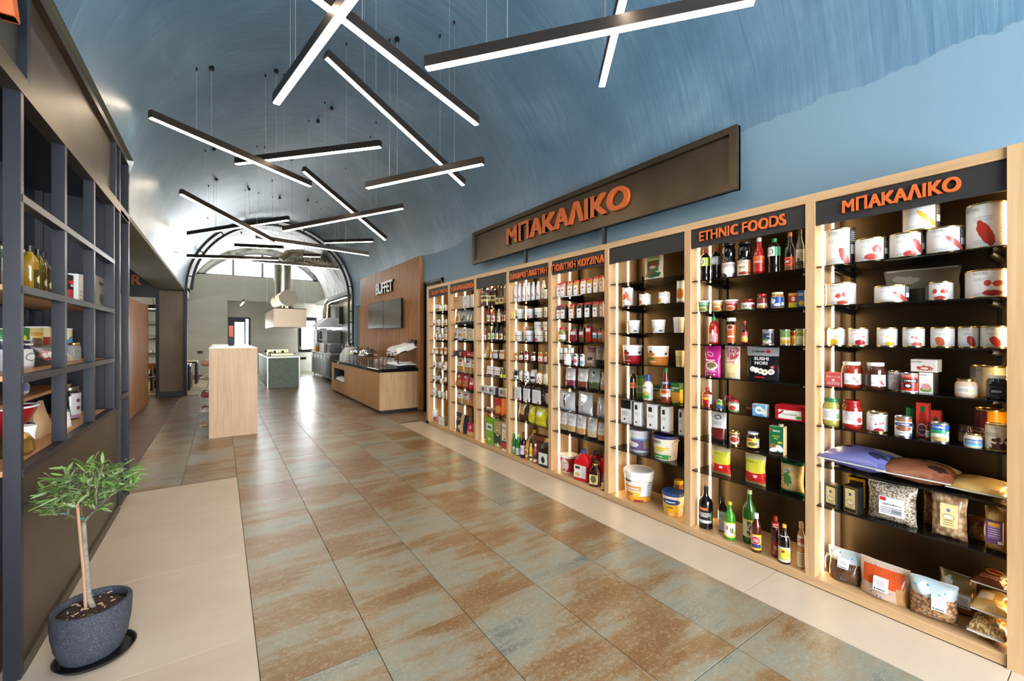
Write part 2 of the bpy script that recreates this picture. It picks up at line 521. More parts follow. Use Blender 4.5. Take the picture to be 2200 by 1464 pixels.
TXT = {}
def glyphs(body, bold=0.0, ext=0.0, res=2):
    key = (body, bold, ext, res)
    if key not in TXT:
        c = bpy.data.curves.new('lettering', 'FONT')
        c.body = body
        c.resolution_u = res
        c.offset = bold
        c.extrude = ext
        o = bpy.data.objects.new('lettering', c)
        me = bpy.data.meshes.new_from_object(o)
        vs = [tuple(v.co) for v in me.vertices]; fs = [tuple(p.vertices) for p in me.polygons]
        x0 = min(v[0] for v in vs); x1 = max(v[0] for v in vs); y0 = min(v[1] for v in vs); y1 = max(v[1] for v in vs)
        TXT[key] = ([((v[0] - x0) / (x1 - x0) - 0.5, (v[1] - y0) / (y1 - y0) - 0.5, v[2]) for v in vs], fs)
        bpy.data.objects.remove(o); bpy.data.meshes.remove(me); bpy.data.curves.remove(c)
    return TXT[key]
def letters(body, w, h, mat, parent, centre, radius=None, depth=0.0, bold=0.0, name='lettering', tilt=0.0, fat=0.0, res=2):
    """flat or bent writing on the local -y side: centre (x, y, z); radius bends it round a cylinder about the local z axis (then centre x is an angle)."""
    vs, fs = glyphs(body, bold, 0.5 if depth else 0.0, res)
    mb = MB()
    ct, st = math.cos(tilt), math.sin(tilt)
    nv = len(vs)
    if fat:      # thicker strokes: copies moved apart by the stroke gain, a hair apart in depth
        k4 = [(-1, -1), (1, -1), (1, 1), (-1, 1), (0, 1), (0, -1), (1, 0), (-1, 0)]
        vs = [(x + sx * fat * h / w, y + sy * fat * 0.6, z * (1 + 0.012 * q)) for q, (sx, sy) in enumerate(k4) for x, y, z in vs]
        fs = [tuple(i + q * nv for i in fc) for q in range(8) for fc in fs]
    for x, y, z in vs:
        px, pz = x * w, y * h
        px, pz = px * ct - pz * st, px * st + pz * ct
        if radius:
            a = centre[0] + px / radius
            mb.v.append((radius * math.sin(a), -radius * math.cos(a) + centre[1], centre[2] + pz))
        else:
            mb.v.append((centre[0] + px, centre[1] - (z + 0.5) * depth, centre[2] + pz))
    for f in fs: mb.face(f)
    return mb.build(name, mat, parent)

def raised_letters(body, w, h, mat, parent, loc, rz, depth, fat=0.04, res=4, name='letter'):
    """raised sign letters, each a mesh of its own: loc and rz place the middle of the word in the parent's frame."""
    vs, fs = glyphs(body, 0.0, 0.5, res)
    up = list(range(len(vs)))
    def find(i):
        while up[i] != i:
            up[i] = up[up[i]]; i = up[i]
        return i
    for fc in fs:
        for k in fc[1:]: up[find(fc[0])] = find(k)
    isl = {}
    for i in range(len(vs)): isl.setdefault(find(i), []).append(i)
    groups = []        # islands that overlap across their width belong to one letter
    for ids in sorted(isl.values(), key=lambda q: min(vs[i][0] for i in q)):
        x0 = min(vs[i][0] for i in ids); x1 = max(vs[i][0] for i in ids)
        if groups and min(groups[-1][1], x1) - max(groups[-1][0], x0) > 0.6 * min(x1 - x0, groups[-1][1] - groups[-1][0]):
            g = groups[-1]; g[0] = min(g[0], x0); g[1] = max(g[1], x1); g[2].extend(ids)
        else: groups.append([x0, x1, list(ids)])
    k4 = [(-1, -1), (1, -1), (1, 1), (-1, 1), (0, 1), (0, -1), (1, 0), (-1, 0)]
    out = []
    for x0, x1, ids in groups:
        xm = (x0 + x1) / 2
        ix = {i: k for k, i in enumerate(ids)}
        ff = [fc for fc in fs if fc[0] in ix]
        mb = MB()
        for q, (sx, sy) in enumerate(k4):
            for i in ids:
                x, y, z = vs[i]
                mb.v.append(((x - xm) * w + sx * fat * h, -(z * (1 + 0.012 * q) + 0.5) * depth, y * h + sy * fat * 0.6 * h))
            for fc in ff: mb.face([ix[i] + q * len(ids) for i in fc])
        o = mb.build(name, mat, parent)
        o.rotation_euler.z = rz
        o.location = (loc[0] + xm * w * math.cos(rz), loc[1] + xm * w * math.sin(rz), loc[2])
        out.append(o)
    return out
# ================================================================== the setting
XS, XR = 3.04, 3.5                 # front of the shelving, face of the right wall
VC, VZ, VR = 1.36, 2.8, 2.14       # vault: centre x, springing height, radius
YF, YA, YE = -3.2, 14.2, 20.3      # front wall, arch between the halls, end wall

floor = struct('floor', MB().box(-6.3, YF - 0.2, -0.12, 4.6, 22.2, -0.006), GROUT)
def tile_mesh(w, l, mat, name):
    return MB().cbox(0.0015, 0.0015, -0.012, w - 0.0015, l - 0.0015, 0.0, 0.002).mesh(name, mat)
TP, TL = 0.494, 1.007
tm = tile_mesh(TP, TL, RUST, 'tile')
def put_tile(me, x, y, z=0.0):
    o = bpy.data.objects.new('tile', me)
    COL.objects.link(o)
    o.parent = floor
    o.location = (x, y, z)
    return o
for c in range(-2, 5):
    for r in range(-3, 14):
        x, y = 0.146 + TP * c, 0.122 + TL * r
        if c < 0 and y < 5.6 - 0.2: continue
        put_tile(tm, x, y)
for c in (-2, -1): # short cut tiles that meet the beige mat
    y0 = 5.61
    put_tile(tile_mesh(TP, 0.122 + TL * 6 - y0, RUST, 'tile'), 0.146 + TP * c, y0)
for c in (5, 6):       # tiles running on under the doorway past the shelving
    for r in range(8, 14):
        put_tile(tile_mesh(TP if c == 5 else 0.39, TL, RUST, 'tile'), 0.146 + TP * c, 0.122 + TL * r)
    put_tile(tile_mesh(TP if c == 5 else 0.39, 0.122 + TL * 8 - 7.43, RUST, 'tile'), 0.146 + TP * c, 7.43)
for r in range(14, 21):    # kitchen floor
    for c in range(-1, 8):
        put_tile(tm, 0.146 + TP * c, 0.122 + TL * r)
bm_ = tile_mesh(0.988, TL, BEIGE, 'tile')
for r in range(-3, 5): put_tile(bm_, 0.146 - 0.988, 0.575 + TL * r)
sm_ = tile_mesh(0.424, 1.017, BEIGE, 'tile')
for r in range(-3, 6): put_tile(sm_, 2.618, 1.352 + 1.017 * r)
put_tile(tile_mesh(0.424, 0.03, BEIGE, 'tile'), 2.618, 1.352 + 1.017 * 6)
for r in range(0, 12): # side aisle, dark timber-look boards
    put_tile(tile_mesh(0.87, 1.4, wood('dark_floor_board', (104, 72, 46), (80, 54, 34), 'Y') if r == 0 else bpy.data.materials['dark_floor_board'], 'tile'), -0.842 - 0.88, -3.0 + 1.41 * r)
    put_tile(tile_mesh(0.87, 1.4, bpy.data.materials['dark_floor_board'], 'tile'), -0.842 - 1.76, -3.0 + 1.41 * r)
ctm = tile_mesh(0.6, 0.6, CEMENT, 'tile')
for i in range(6):
    for j in range(8): put_tile(ctm, -0.36 - 0.61 * (i + 1), 14.28 + 0.61 * j)

# right wall with the dark doorway behind the shelving and the one before the arch
wr = MB()
for y0, y1, z0, z1 in ((YF, 7.45, 0, VZ), (7.45, 8.36, 2.68, VZ), (8.36, 13.06, 0, VZ), (13.06, 13.95, 2.5, VZ), (13.95, YA, 0, VZ)):
    wr.box(XR, y0, z0, XR + 0.1, y1, z1)
struct('wall_right', wr, VAULT)
nr = MB()
for y0, y1, z1 in ((7.45, 8.36, 2.68), (13.06, 13.95, 2.5)):
    nr.box(XR + 0.1, y0 - 0.05, 0, XR + 0.5, y0, z1).box(XR + 0.1, y1, 0, XR + 0.5, y1 + 0.05, z1).box(XR + 0.5, y0 - 0.05, 0, XR + 0.55, y1 + 0.05, z1 + 0.05).box(XR + 0.1, y0 - 0.05, z1, XR + 0.5, y1 + 0.05, z1 + 0.05)
struct('wall_recess', nr, CREAM)
t = MB().box(XR - 0.03, 7.45, 0, XR + 0.02, 7.5, 2.68).box(XR - 0.03, 8.31, 0, XR + 0.02, 8.36, 2.68).box(XR - 0.03, 7.45, 2.63, XR + 0.02, 8.36, 2.68)
struct('trim_1', t, BLACKM)

v = MB()
n = 64
RZV = 3.30                                   # over the rack the vault stops at this height
acut = PI - math.asin((RZV - VZ) / VR)
arc = [acut * i / 60 for i in range(61)] + [acut + (PI - acut) * k / 6 for k in range(1, 7)]
for y in (YF, 5.66, YA):
    for a in arc: v.v.append((VC + VR * math.cos(a), y, VZ + VR * math.sin(a)))
na = len(arc)
for s0 in (0, 1):
    for i in range(60 if s0 == 0 else na - 1): v.face([s0 * na + i, s0 * na + i + 1, (s0 + 1) * na + i + 1, (s0 + 1) * na + i], None, 0, True)
struct('ceiling', v, VAULT)
bl = MB().box(-1.33, 5.66, 2.75, -0.78, YA, 3.75).box(-1.33, YF, 3.305, -0.722, 5.66, 3.75)
struct('beam_left', bl, plaster('soffit_plaster', (104, 104, 88), (120, 119, 102)))
struct('ceiling_aisle', MB().box(-2.75, YF, 3.6, -1.33, YA + 0.1, 3.7), CREAM)
# side aisle wall with a window to the street
wl = MB()
for y0, y1, z0, z1 in ((YF, 9.2, 0, 3.6), (9.2, 11.0, 0, 2.2), (9.2, 11.0, 3.5, 3.6), (11.0, YA + 0.1, 0, 3.6)): wl.box(-2.75, y0, z0, -2.65, y1, z1)
struct('wall_left', wl, DARKGREY)
w3 = struct('window_3', MB().box(-2.76, 9.2, 2.2, -2.64, 9.26, 3.5).box(-2.76, 10.94, 2.2, -2.64, 11.0, 3.5).box(-2.76, 9.26, 2.2, -2.64, 10.94, 2.25).box(-2.76, 9.26, 3.45, -2.64, 10.94, 3.5), BLACKM)
MB().box(-2.71, 9.26, 2.25, -2.70, 10.94, 3.45).build('pane', PANE, w3)
for z in (2.55, 2.85, 3.15): MB().box(-2.72, 9.26, z - 0.03, -2.68, 10.94, z + 0.03).build('muntin', BLACKM, w3)
# front wall: wide glazed shopfront behind the camera
wf = MB()
for x0, x1, z0, z1 in ((-2.75, -1.0, 0, 3.7), (3.4, 3.7, 0, 3.4), (-1.0, 3.4, 3.3, 5.1)): wf.box(x0, YF - 0.15, z0, x1, YF, z1)
struct('wall_front', wf, CREAM)
w4 = MB()
for x in (-1.0, 0.06, 1.16, 2.26, 3.35): w4.box(x, YF - 0.1, 0, x + 0.05, YF - 0.03, 3.3)
w4.box(-1.0, YF - 0.1, 0, 3.4, YF - 0.03, 0.05).box(-1.0, YF - 0.1, 3.25, 3.4, YF - 0.03, 3.3).box(-1.0, YF - 0.1, 2.3, 3.4, YF - 0.03, 2.35)
w4 = struct('window_4', w4, BLACKM)
MB().box(-1.0, YF - 0.07, 0.05, 3.4, YF - 0.06, 3.25).build('pane', PANE, w4)

# pillar at the arch, with its dark base
pl = struct('pillar', MB().box(-1.32, YA, 0.13, -0.80, YA + 0.55, 2.75), PILLARM)
MB().box(-1.35, YA - 0.03, 0, -0.77, YA + 0.58, 0.13).build('baseboard', BLACK, pl)
MB().box(-1.39, YA + 0.01, 0, -1.325, YA + 0.09, 2.75).build('edge_post', BLACKM, pl)

# arch frame between the halls: two ribs and their posts
def ring(mb, r0, r1, y0, y1, cx=VC, cz=VZ, n=48, ex=1.0):
    b = len(mb.v)
    for i in range(n + 1):
        a = PI * i / n
        for r, y in ((r0, y0), (r1, y0), (r1, y1), (r0, y1)): mb.v.append((cx + r * math.cos(a), y, cz + r * ex * math.sin(a)))
    for i in range(n):
        for k in range(4):
            j = (k + 1) % 4
            mb.face([b + 4 * i + k, b + 4 * i + j, b + 4 * i + 4 + j, b + 4 * i + 4 + k], None, 0, False)
    return mb
af = tag(ring(MB(), 2.10, 2.18, YA - 0.06, YA + 0.02).build('arch_frame', BLACKM), None, None, None, 'structure')
ring(MB(), 1.975, 2.035, YA - 0.04, YA + 0.02).build('inner_rib', BLACKM, af)
for k in range(9):
    a = PI * (k + 0.5) / 9
    d = Vector((math.cos(a), 0, math.sin(a)))
    c0 = Vector((VC, YA - 0.02, VZ))
    MB().bar(c0 + d * 2.03, c0 + d * 2.11, 0.03, 0.03).build('spacer', BLACKM, af)
for x0, x1 in ((VC - 2.18, VC - 2.10), (VC - 2.035, VC - 1.985), (VC + 1.975, VC + 2.025), (VC + 2.10, VC + 2.18)):
    if x0 < 0 and x0 > -0.75: continue
    MB().box(x0, YA - 0.06, 0, x1, YA + 0.02, VZ).build('post', BLACKM, af)
for z in (0.6, 1.3, 2.0, 2.35): MB().box(VC + 2.02, YA - 0.03, z, VC + 2.11, YA, z + 0.03).build('spacer', BLACKM, af)
st = MB(); ring(st, 2.185, 2.75, YA + 0.02, YA + 0.15)
st.box(VC + 2.16, YA + 0.02, 0, VC + 2.75, YA + 0.15, VZ)
struct('wall_arch', st, VAULT)

# kitchen shell: whitewashed vault, end wall with lunette, recess with door and window
KC, KZ, KR, KE = 1.38, 3.0, 2.42, 0.9
v = MB()
for y in (YA + 0.15, YE + 0.05):
    for i in range(n + 1):
        a = PI * i / n
        v.v.append((KC + KR * math.cos(a), y, KZ + KR * KE * math.sin(a)))
for i in range(n): v.face([i, i + 1, n + 1 + i + 1, n + 1 + i], None, 0, True)
struct('ceiling_kitchen', v, WASH)
LC, LZ, LR = 1.42, 2.44, 2.56           # lunette circle
SILL = 3.97
ha = math.acos((SILL - LZ) / LR)
e = MB()
e.box(-6.2, YE, 0, 0.21, YE + 0.12, 3.0).box(-6.2, YE, 3.0, 4.4, YE + 0.12, SILL)
m_ = 24
b = len(e.v)
for i in range(m_ + 1):
    a = PI / 2 + ha - 2 * ha * i / m_
    for r in (LR, LR + 0.9):
        for y in (YE, YE + 0.12): e.v.append((LC + r * math.cos(a), y, LZ + r * math.sin(a)))
for i in range(m_):
    q = b + 4 * i
    for k in ((0, 2, 6, 4), (0, 1, 5, 4), (1, 3, 7, 5)): e.face([q + j for j in k], None, 1)
for sx in (-1, 1):
    x0 = LC + sx * LR * math.sin(ha); x1 = LC + sx * 4
    e.box(x0, YE, SILL, x1, YE + 0.12, SILL + 0.04)
    q = len(e.v)
    e.v += [(x0, YE, SILL), (x1, YE, SILL), (LC + sx * (LR + 0.9) * math.sin(ha), YE, LZ + (LR + 0.9) * math.cos(ha))]
    e.face([q, q + 1, q + 2], None, 1)
struct('wall_end', e, [GREYGREEN, WASH])
struct('baseboard_end', MB().box(-6.2, YE - 0.015, 0, 0.21, YE, 0.09), PILLARM)
# lunette: frame, mullions and panes
GREYF = M((150, 152, 150), 0.5, name='pale_frame')
lf = MB()
def arcbar(mb, r0, r1, y0, y1):
    b = len(mb.v)
    for i in range(m_ + 1):
        a = PI / 2 + ha - 2 * ha * i / m_
        for r, y in ((r0, y0), (r1, y0), (r1, y1), (r0, y1)): mb.v.append((LC + r * math.cos(a), y, LZ + r * math.sin(a)))
    for i in range(m_):
        for k in range(4):
            j = (k + 1) % 4
            mb.face([b + 4 * i + k, b + 4 * i + j, b + 4 * i + 4 + j, b + 4 * i + 4 + k])
arcbar(lf, LR - 0.09, LR, YE + 0.03, YE + 0.10)
lf.box(LC - LR * math.sin(ha), YE + 0.03, SILL, LC + LR * math.sin(ha), YE + 0.10, SILL + 0.05)
lun = struct('window_1', lf, GREYF)
for u in (501, 564, 624):
    x = onY(u, 580, YE)[0]
    zt = LZ + math.sqrt(max(0, (LR - 0.04) ** 2 - (x - LC) ** 2))
    MB().box(x - 0.045, YE + 0.04, SILL, x + 0.045, YE + 0.09, zt).build('mullion', GREYF, lun)
g = MB()
g.v += [(LC + (LR - 0.05) * math.cos(PI / 2 + ha - 2 * ha * i / m_), YE + 0.07, LZ + (LR - 0.05) * math.sin(PI / 2 + ha - 2 * ha * i / m_)) for i in range(m_ + 1)]
g.face(list(range(m_ + 1)))
g.build('pane', PANE, lun)
# recess behind the end wall
YB = 21.1
rc = MB().box(0.10, YE + 0.12, 0, 0.21, YB, 3.0).box(0.10, YE + 0.12, 3.0, 4.4, YB + 0.1, 3.1).box(4.3, YE, 0, 4.4, YB, 3.0)
DX0, DX1, DZ = 0.24, 1.02, 2.36
WX0, WX1, WZ0, WZ1 = onY(641.5, 700, YB)[0], onY(680, 700, YB)[0], 0.86, 2.42
for x0, x1, z0, z1 in ((0.1, DX0, 0, 3.0), (DX1, WX0, 0, 3.0), (DX0, DX1, DZ, 3.0), (WX0, WX1, 0, WZ0), (WX0, WX1, WZ1, 3.0), (WX1, 4.4, 0, 3.0)): rc.box(x0, YB, z0, x1, YB + 0.1, z1)
struct('wall_back', rc, GREYGREEN)
d1 = struct('door_1', MB().box(DX0, YB - 0.02, 0, DX0 + 0.07, YB + 0.08, DZ).box(DX1 - 0.07, YB - 0.02, 0, DX1, YB + 0.08, DZ).box(DX0 + 0.07, YB - 0.02, DZ - 0.07, DX1 - 0.07, YB + 0.08, DZ), BLACKM)
lx0, lx1 = DX0 + 0.07, DX1 - 0.17
lf = MB().box(lx0, YB, 0.0, lx0 + 0.16, YB + 0.05, DZ - 0.07).box(lx1 - 0.05, YB, 0.0, lx1, YB + 0.05, DZ - 0.07).box(lx0 + 0.16, YB, 0.0, lx1 - 0.05, YB + 0.05, 0.1).box(lx0 + 0.16, YB, DZ - 0.2, lx1 - 0.05, YB + 0.05, DZ - 0.07).build('door_leaf', BLACKM, d1)
MB().box(lx0 + 0.16, YB + 0.02, 0.1, lx1 - 0.05, YB + 0.03, DZ - 0.2).build('pane', PANE, lf)
MB().box(lx1, YB + 0.02, 0.0, DX1 - 0.07, YB + 0.03, DZ - 0.07).build('pane', PANE, d1)
w2 = struct('window_2', MB().box(WX0, YB - 0.02, WZ0, WX0 + 0.12, YB + 0.08, WZ1).box(WX1 - 0.06, YB - 0.02, WZ0, WX1, YB + 0.08, WZ1).box(WX0 + 0.12, YB - 0.02, WZ0, WX1 - 0.06, YB + 0.08, WZ0 + 0.13).box(WX0 + 0.12, YB - 0.02, WZ1 - 0.15, WX1 - 0.06, YB + 0.08, WZ1), BLACKM)
MB().box(WX0 + 0.12, YB + 0.03, WZ0 + 0.13, WX1 - 0.06, YB + 0.04, WZ1 - 0.15).build('pane', PANE, w2)
MB().box(WX0 + 0.04, YB - 0.05, 1.0, WX0 + 0.06, YB - 0.02, 1.12).build('handle', STEEL, w2)
# kitchen right wall and its lower beam
struct('wall_kitchen_right', MB().box(3.80, YA + 0.15, 0, 3.9, YE, 3.05), KGREEN)
struct('beam_kitchen', MB().box(3.42, YA + 0.3, 2.93, 3.80, YE, 3.06).box(-1.3, YA + 0.15, 2.93, -0.98, YE, 3.3), GREYGREEN)
# dining room beside the kitchen
struct('ceiling_dining', MB().box(-6.2, YA + 0.1, 3.2, -0.98, YE + 0.1, 3.3), CREAM)
wd = MB()
for y0, y1, z0, z1 in ((YA, 17.4, 0, 3.2), (17.4, 19.0, 0, 0.8), (17.4, 19.0, 2.5, 3.2), (19.0, YE, 0, 3.2)): wd.box(-6.2, y0, z0, -6.1, y1, z1)
struct('wall_dining', wd, CREAM)
w5 = struct('added_window_5', MB().box(-6.2, 17.4, 0.8, -6.1, 17.46, 2.5).box(-6.2, 18.94, 0.8, -6.1, 19.0, 2.5).box(-6.2, 17.46, 0.8, -6.1, 18.94, 0.86).box(-6.2, 17.46, 2.44, -6.1, 18.94, 2.5), BLACKM)  # unseen window, added to let daylight into the dining room
MB().box(-6.16, 17.46, 0.86, -6.15, 18.94, 2.44).build('pane', PANE, w5)
portal('daylight_portal_dining', (-6.3, 18.2, 1.65), (0, -PI / 2, 0), 1.7, 1.6)
wc = MB().box(-6.2, YA + 0.05, 0, -2.75, YA + 0.2, 3.6).box(-2.75, YA + 0.05, 0, -2.5, YA + 0.15, 2.6)
struct('wall_cross', wc, CREAM)
sp = tag(MB().box(-2.75, YA + 0.04, 2.56, -1.34, YA + 0.10, 3.6).build('bar_sign_panel', M((52, 53, 56), 0.6, name='sign_grey')), 'dark sign panel over the dining doorway ending in an orange letter', 'sign')
x0, z0 = onY(283, 611, YA); x1, z1 = onY(302, 592, YA)
raised_letters('R', x1 - x0, z1 - z0, ORANGE, sp, ((x0 + x1) / 2, YA + 0.04, (z0 + z1) / 2), 0.0, 0.03, 0.05)
# ================================================================== shelving along the right wall
POSTS = [(7.179, 7.110), (6.312, 6.248), (5.454, 5.400), (4.596, 4.545), (3.741, 3.691), (2.889, 2.838), (2.034, 1.984), (1.184, 1.133), (0.348, 0.298)]
REG = [1.986, 1.741, 1.493, 1.245, 1.000, 0.753, 0.504]
SHELF = {b: REG for b in range(1, 9)}
SHELF[6] = [2.047, 1.828, 1.583, 1.305, 0.992, 0.751, 0.501]
SHELF[4] = [1.986, 1.774, 1.493, 1.246, 0.999, 0.751, 0.505]
BAYNAME = {1: 'farthest bay', 2: 'second-farthest bay', 3: 'third-farthest bay', 4: 'fourth-farthest bay', 5: 'fourth-nearest bay', 6: 'third-nearest bay', 7: 'ethnic foods bay', 8: 'nearest bay'}
SIGNTXT = {1: 'ITALIAN FOODS', 2: 'MAKAPONA\u0394IKO', 3: None, 4: 'ZAXAPO\u03a0\u039bA\u03a3TIKH', 5: '\u03a0O\u039bITIKH KOYZINA', 6: None, 7: 'ETHNIC FOODS', 8: 'M\u03a0AKA\u039bIKO'}   # Greek capitals; those shaped like Latin ones use the Latin glyph
BAYLAB = {1: 'farthest oak shelving bay signed italian foods beside the dark doorway', 2: 'oak shelving bay of pasta packs, second from the far end', 3: 'oak shelving bay with a blank sign above big glass jars', 4: 'oak shelving bay with white bottles along its top shelf', 5: 'oak shelving bay with red capped spice jars on two shelves',
          6: 'oak shelving bay with a blank sign and white tubs', 7: 'oak shelving bay signed ethnic foods with soy sauce bottles', 8: 'nearest and widest-looking oak shelving bay with white tins'}
TOPZ, INZ, BASEZ, SGZ = 2.44, 2.388, 0.058, 2.24
BACKX = 3.46
LED = EM((255, 219, 166), LED_E, 'shelf_led')
SIGNPX = {1: (925, 960.5, None), 2: (970, 1015, None), 4: (1095.5, 1175.5, None), 5: (1187, 1297, None), 7: (1503.5, 1686.5, None), 8: (1811, 2062.5, None)}
for b in range(1, 9):
    y1, y0 = POSTS[b - 1][1], POSTS[b][0]        # clear opening, far and near ends
    yf, yn = POSTS[b - 1][0], POSTS[b][0]
    t = thing('shelving_bay', BAYLAB[b], 'shelving', (XS, (y0 + y1) / 2, 0), 0, 'oak shelving bays along the right wall')
    oy = -(y0 + y1) / 2
    def part(mb, name, mat, parent=t):
        for i, q in enumerate(mb.v): mb.v[i] = (q[0] - XS, q[1] + oy, q[2])
        return mb.build(name, mat, parent)
    part(MB().box(XS, y1, BASEZ if b > 1 else 0, BACKX, yf, INZ), 'upright', OAK)
    if b == 8: part(MB().box(XS - 0.012, POSTS[8][1] - 0.015, 0, BACKX, POSTS[8][0], TOPZ), 'end_upright', OAK)
    part(MB().box(XS, y0, INZ, BACKX, yf, TOPZ), 'top_board', OAKH)
    part(MB().box(XS, y0 + (0.004 if b == 8 else 0), 0.004, BACKX, yf, BASEZ), 'base_board', OAKH)
    part(MB().box(BACKX - 0.015, y0, BASEZ, BACKX, y1, INZ), 'back_panel', BACKP)
    sp = part(MB().box(XS + 0.012, y0, SGZ, XS + 0.03, y1, INZ), 'sign_panel', SIGN)
    if SIGNTXT[b]:
        ua, ub, _ = SIGNPX[b]
        ya, yb = onX(ua, 600, XS)[0], onX(ub, 600, XS)[0]
        hh = {1: 0.06, 2: 0.075, 4: 0.07, 5: 0.076, 7: 0.072, 8: 0.075}[b]
        raised_letters(SIGNTXT[b], ya - yb, hh, ORANGE, sp, (0.012, (ya + yb) / 2 + oy, (SGZ + INZ) / 2 - 0.005 + (0.01 if b in (7, 8) else 0)), -PI / 2, 0.016, {7: 0.035, 8: 0.04}.get(b, 0.03))
    for z in SHELF[b]:
        gs = part(MB().box(XS + 0.02, y0 + 0.004, z - 0.008, BACKX - 0.02, y1 - 0.004, z), 'glass_shelf', SMOKED)
        for yy in (y1 - 0.07, y0 + 0.07):
            part(MB().tube([(XS + 0.12, yy, z - 0.02), (XS + 0.2, yy, z - 0.022), (BACKX - 0.02, yy, z - 0.03)], 0.011, 8, 0, 0.02), 'shelf_bracket', BLACKM, gs)
    for yy in (y1 - 0.07, y0 + 0.07):
        part(MB().box(BACKX - 0.03, yy - 0.008, SHELF[b][6] - 0.12, BACKX - 0.014, yy + 0.008, SHELF[b][0] + 0.1), 'wall_rail', BLACKM)
    for x in (3.157, 3.317):
        part(MB().box(x - 0.009, y1 - 0.005, BASEZ, x + 0.009, y1 + 0.001, INZ), 'led_strip', LED)
        part(MB().box(x - 0.009, y0 - 0.001, BASEZ, x + 0.009, y0 + 0.005, INZ), 'led_strip', LED)

# big sign standing on the shelving
t = thing('wall_sign', 'long black framed sign board with large raised orange letters above the shelving', 'sign', (3.36, 4.0, 0))
def seg(mb, name, mat, parent=t):
    for i, q in enumerate(mb.v): mb.v[i] = (q[0] - 3.36, q[1] - 4.0, q[2])
    return mb.build(name, mat, parent)
SY0, SY1, SZ0, SZ1 = 1.772, 6.03, 2.71, 3.215
seg(MB().box(3.365, SY0, SZ0, 3.385, SY1, SZ1), 'panel', BRONZE)
for y0, y1, z0, z1 in ((SY0, SY1, SZ1 - 0.055, SZ1), (SY0, SY1, SZ0, SZ0 + 0.055), (SY0, SY0 + 0.06, SZ0 + 0.055, SZ1 - 0.055), (SY1 - 0.06, SY1, SZ0 + 0.055, SZ1 - 0.055)):
    seg(MB().box(3.33, y0, z0, 3.39, y1, z1), 'frame_bar', BRONZE)
for u in (1129.8, 1298.5):
    y = onX(u, 500, 3.36)[0]
    seg(MB().box(3.345, y - 0.02, TOPZ, 3.375, y + 0.02, SZ0), 'support_post', NAVY)
ya, yb = onX(1092, 470, 3.36)[0], onX(1352, 470, 3.36)[0]
raised_letters(SIGNTXT[8], ya - yb, 0.235, ORANGE, t, (3.365 - 3.36, (ya + yb) / 2 - 4.0, (SZ0 + SZ1) / 2 + 0.005), -PI / 2, 0.03, 0.045, 6)

# ================================================================== pendant lamps
DIFF = EM((255, 233, 202), LAMP_E, 'lamp_diffuser')
LAMPBODY = M((46, 38, 32), 0.45, 0.3, name='lamp_body')
LAMPS = [((322, 254), (667, 402), 3.55, 3.55), ((507, 354), (818, 317), 3.68, 3.68), ((593, 225), (790, -44), 3.3, 3.3), ((700, 125), (996, 400), 3.9, 3.3), ((915, 150), (1623, 6), 3.3, 3.3), ((788, 406), (1038, 354), 3.28, 3.28),
         ((388, 418), (588, 523), 3.5, 3.2), ((652, 369), (828, 517), 3.8, 3.2), ((608, 498), (866, 449), 3.2, 3.5), ((404, 507), (620, 474), 3.4, 3.5), ((550, 514), (793, 550), 3.35, 3.15), ((698, 523), (801, 520), 3.75, 3.7),
         ((505, 531), (608, 536), 3.5, 3.4), ((402, 554), (598, 560), 3.3, 3.3), ((541, 563), (728, 579), 3.3, 3.3), ((652, 552), (688, 553), 3.5, 3.5), ((600, -62), (1025, 270), 3.42, 3.42), ((1293, 188), (1352, -52), 3.42, 3.42)]
LLAB = ['black linear pendant hanging over the aisle, closest to the dark metal rack', 'short-looking black pendant crossing over the one beside the rack', 'brightest black pendant running steeply out of the picture top', 'steep black pendant descending from upper left below the crossing pair',
        'long black pendant at the upper right above the big sign', 'black pendant sloping up to the right, left of the big sign', 'black pendant in front of the left side of the arch, falling right', 'steep black pendant ending right of the arch top', 'black pendant crossed by the steep one right of the arch',
        'black pendant rising right across the left of the arch top', 'long thin black pendant passing in front of the arch crown', 'small black pendant against the blue vault right of the arch', 'small thin pendant in the middle of the arch opening', 'thin pendant reaching left over the arch post, before the lunette',
        'thin pendant hanging in front of the steel duct', 'tiny pendant seen nearly end-on beside the steel duct', 'long black pendant passing under the steep brightest one', 'bright pendant crossing beneath the long one at upper right']
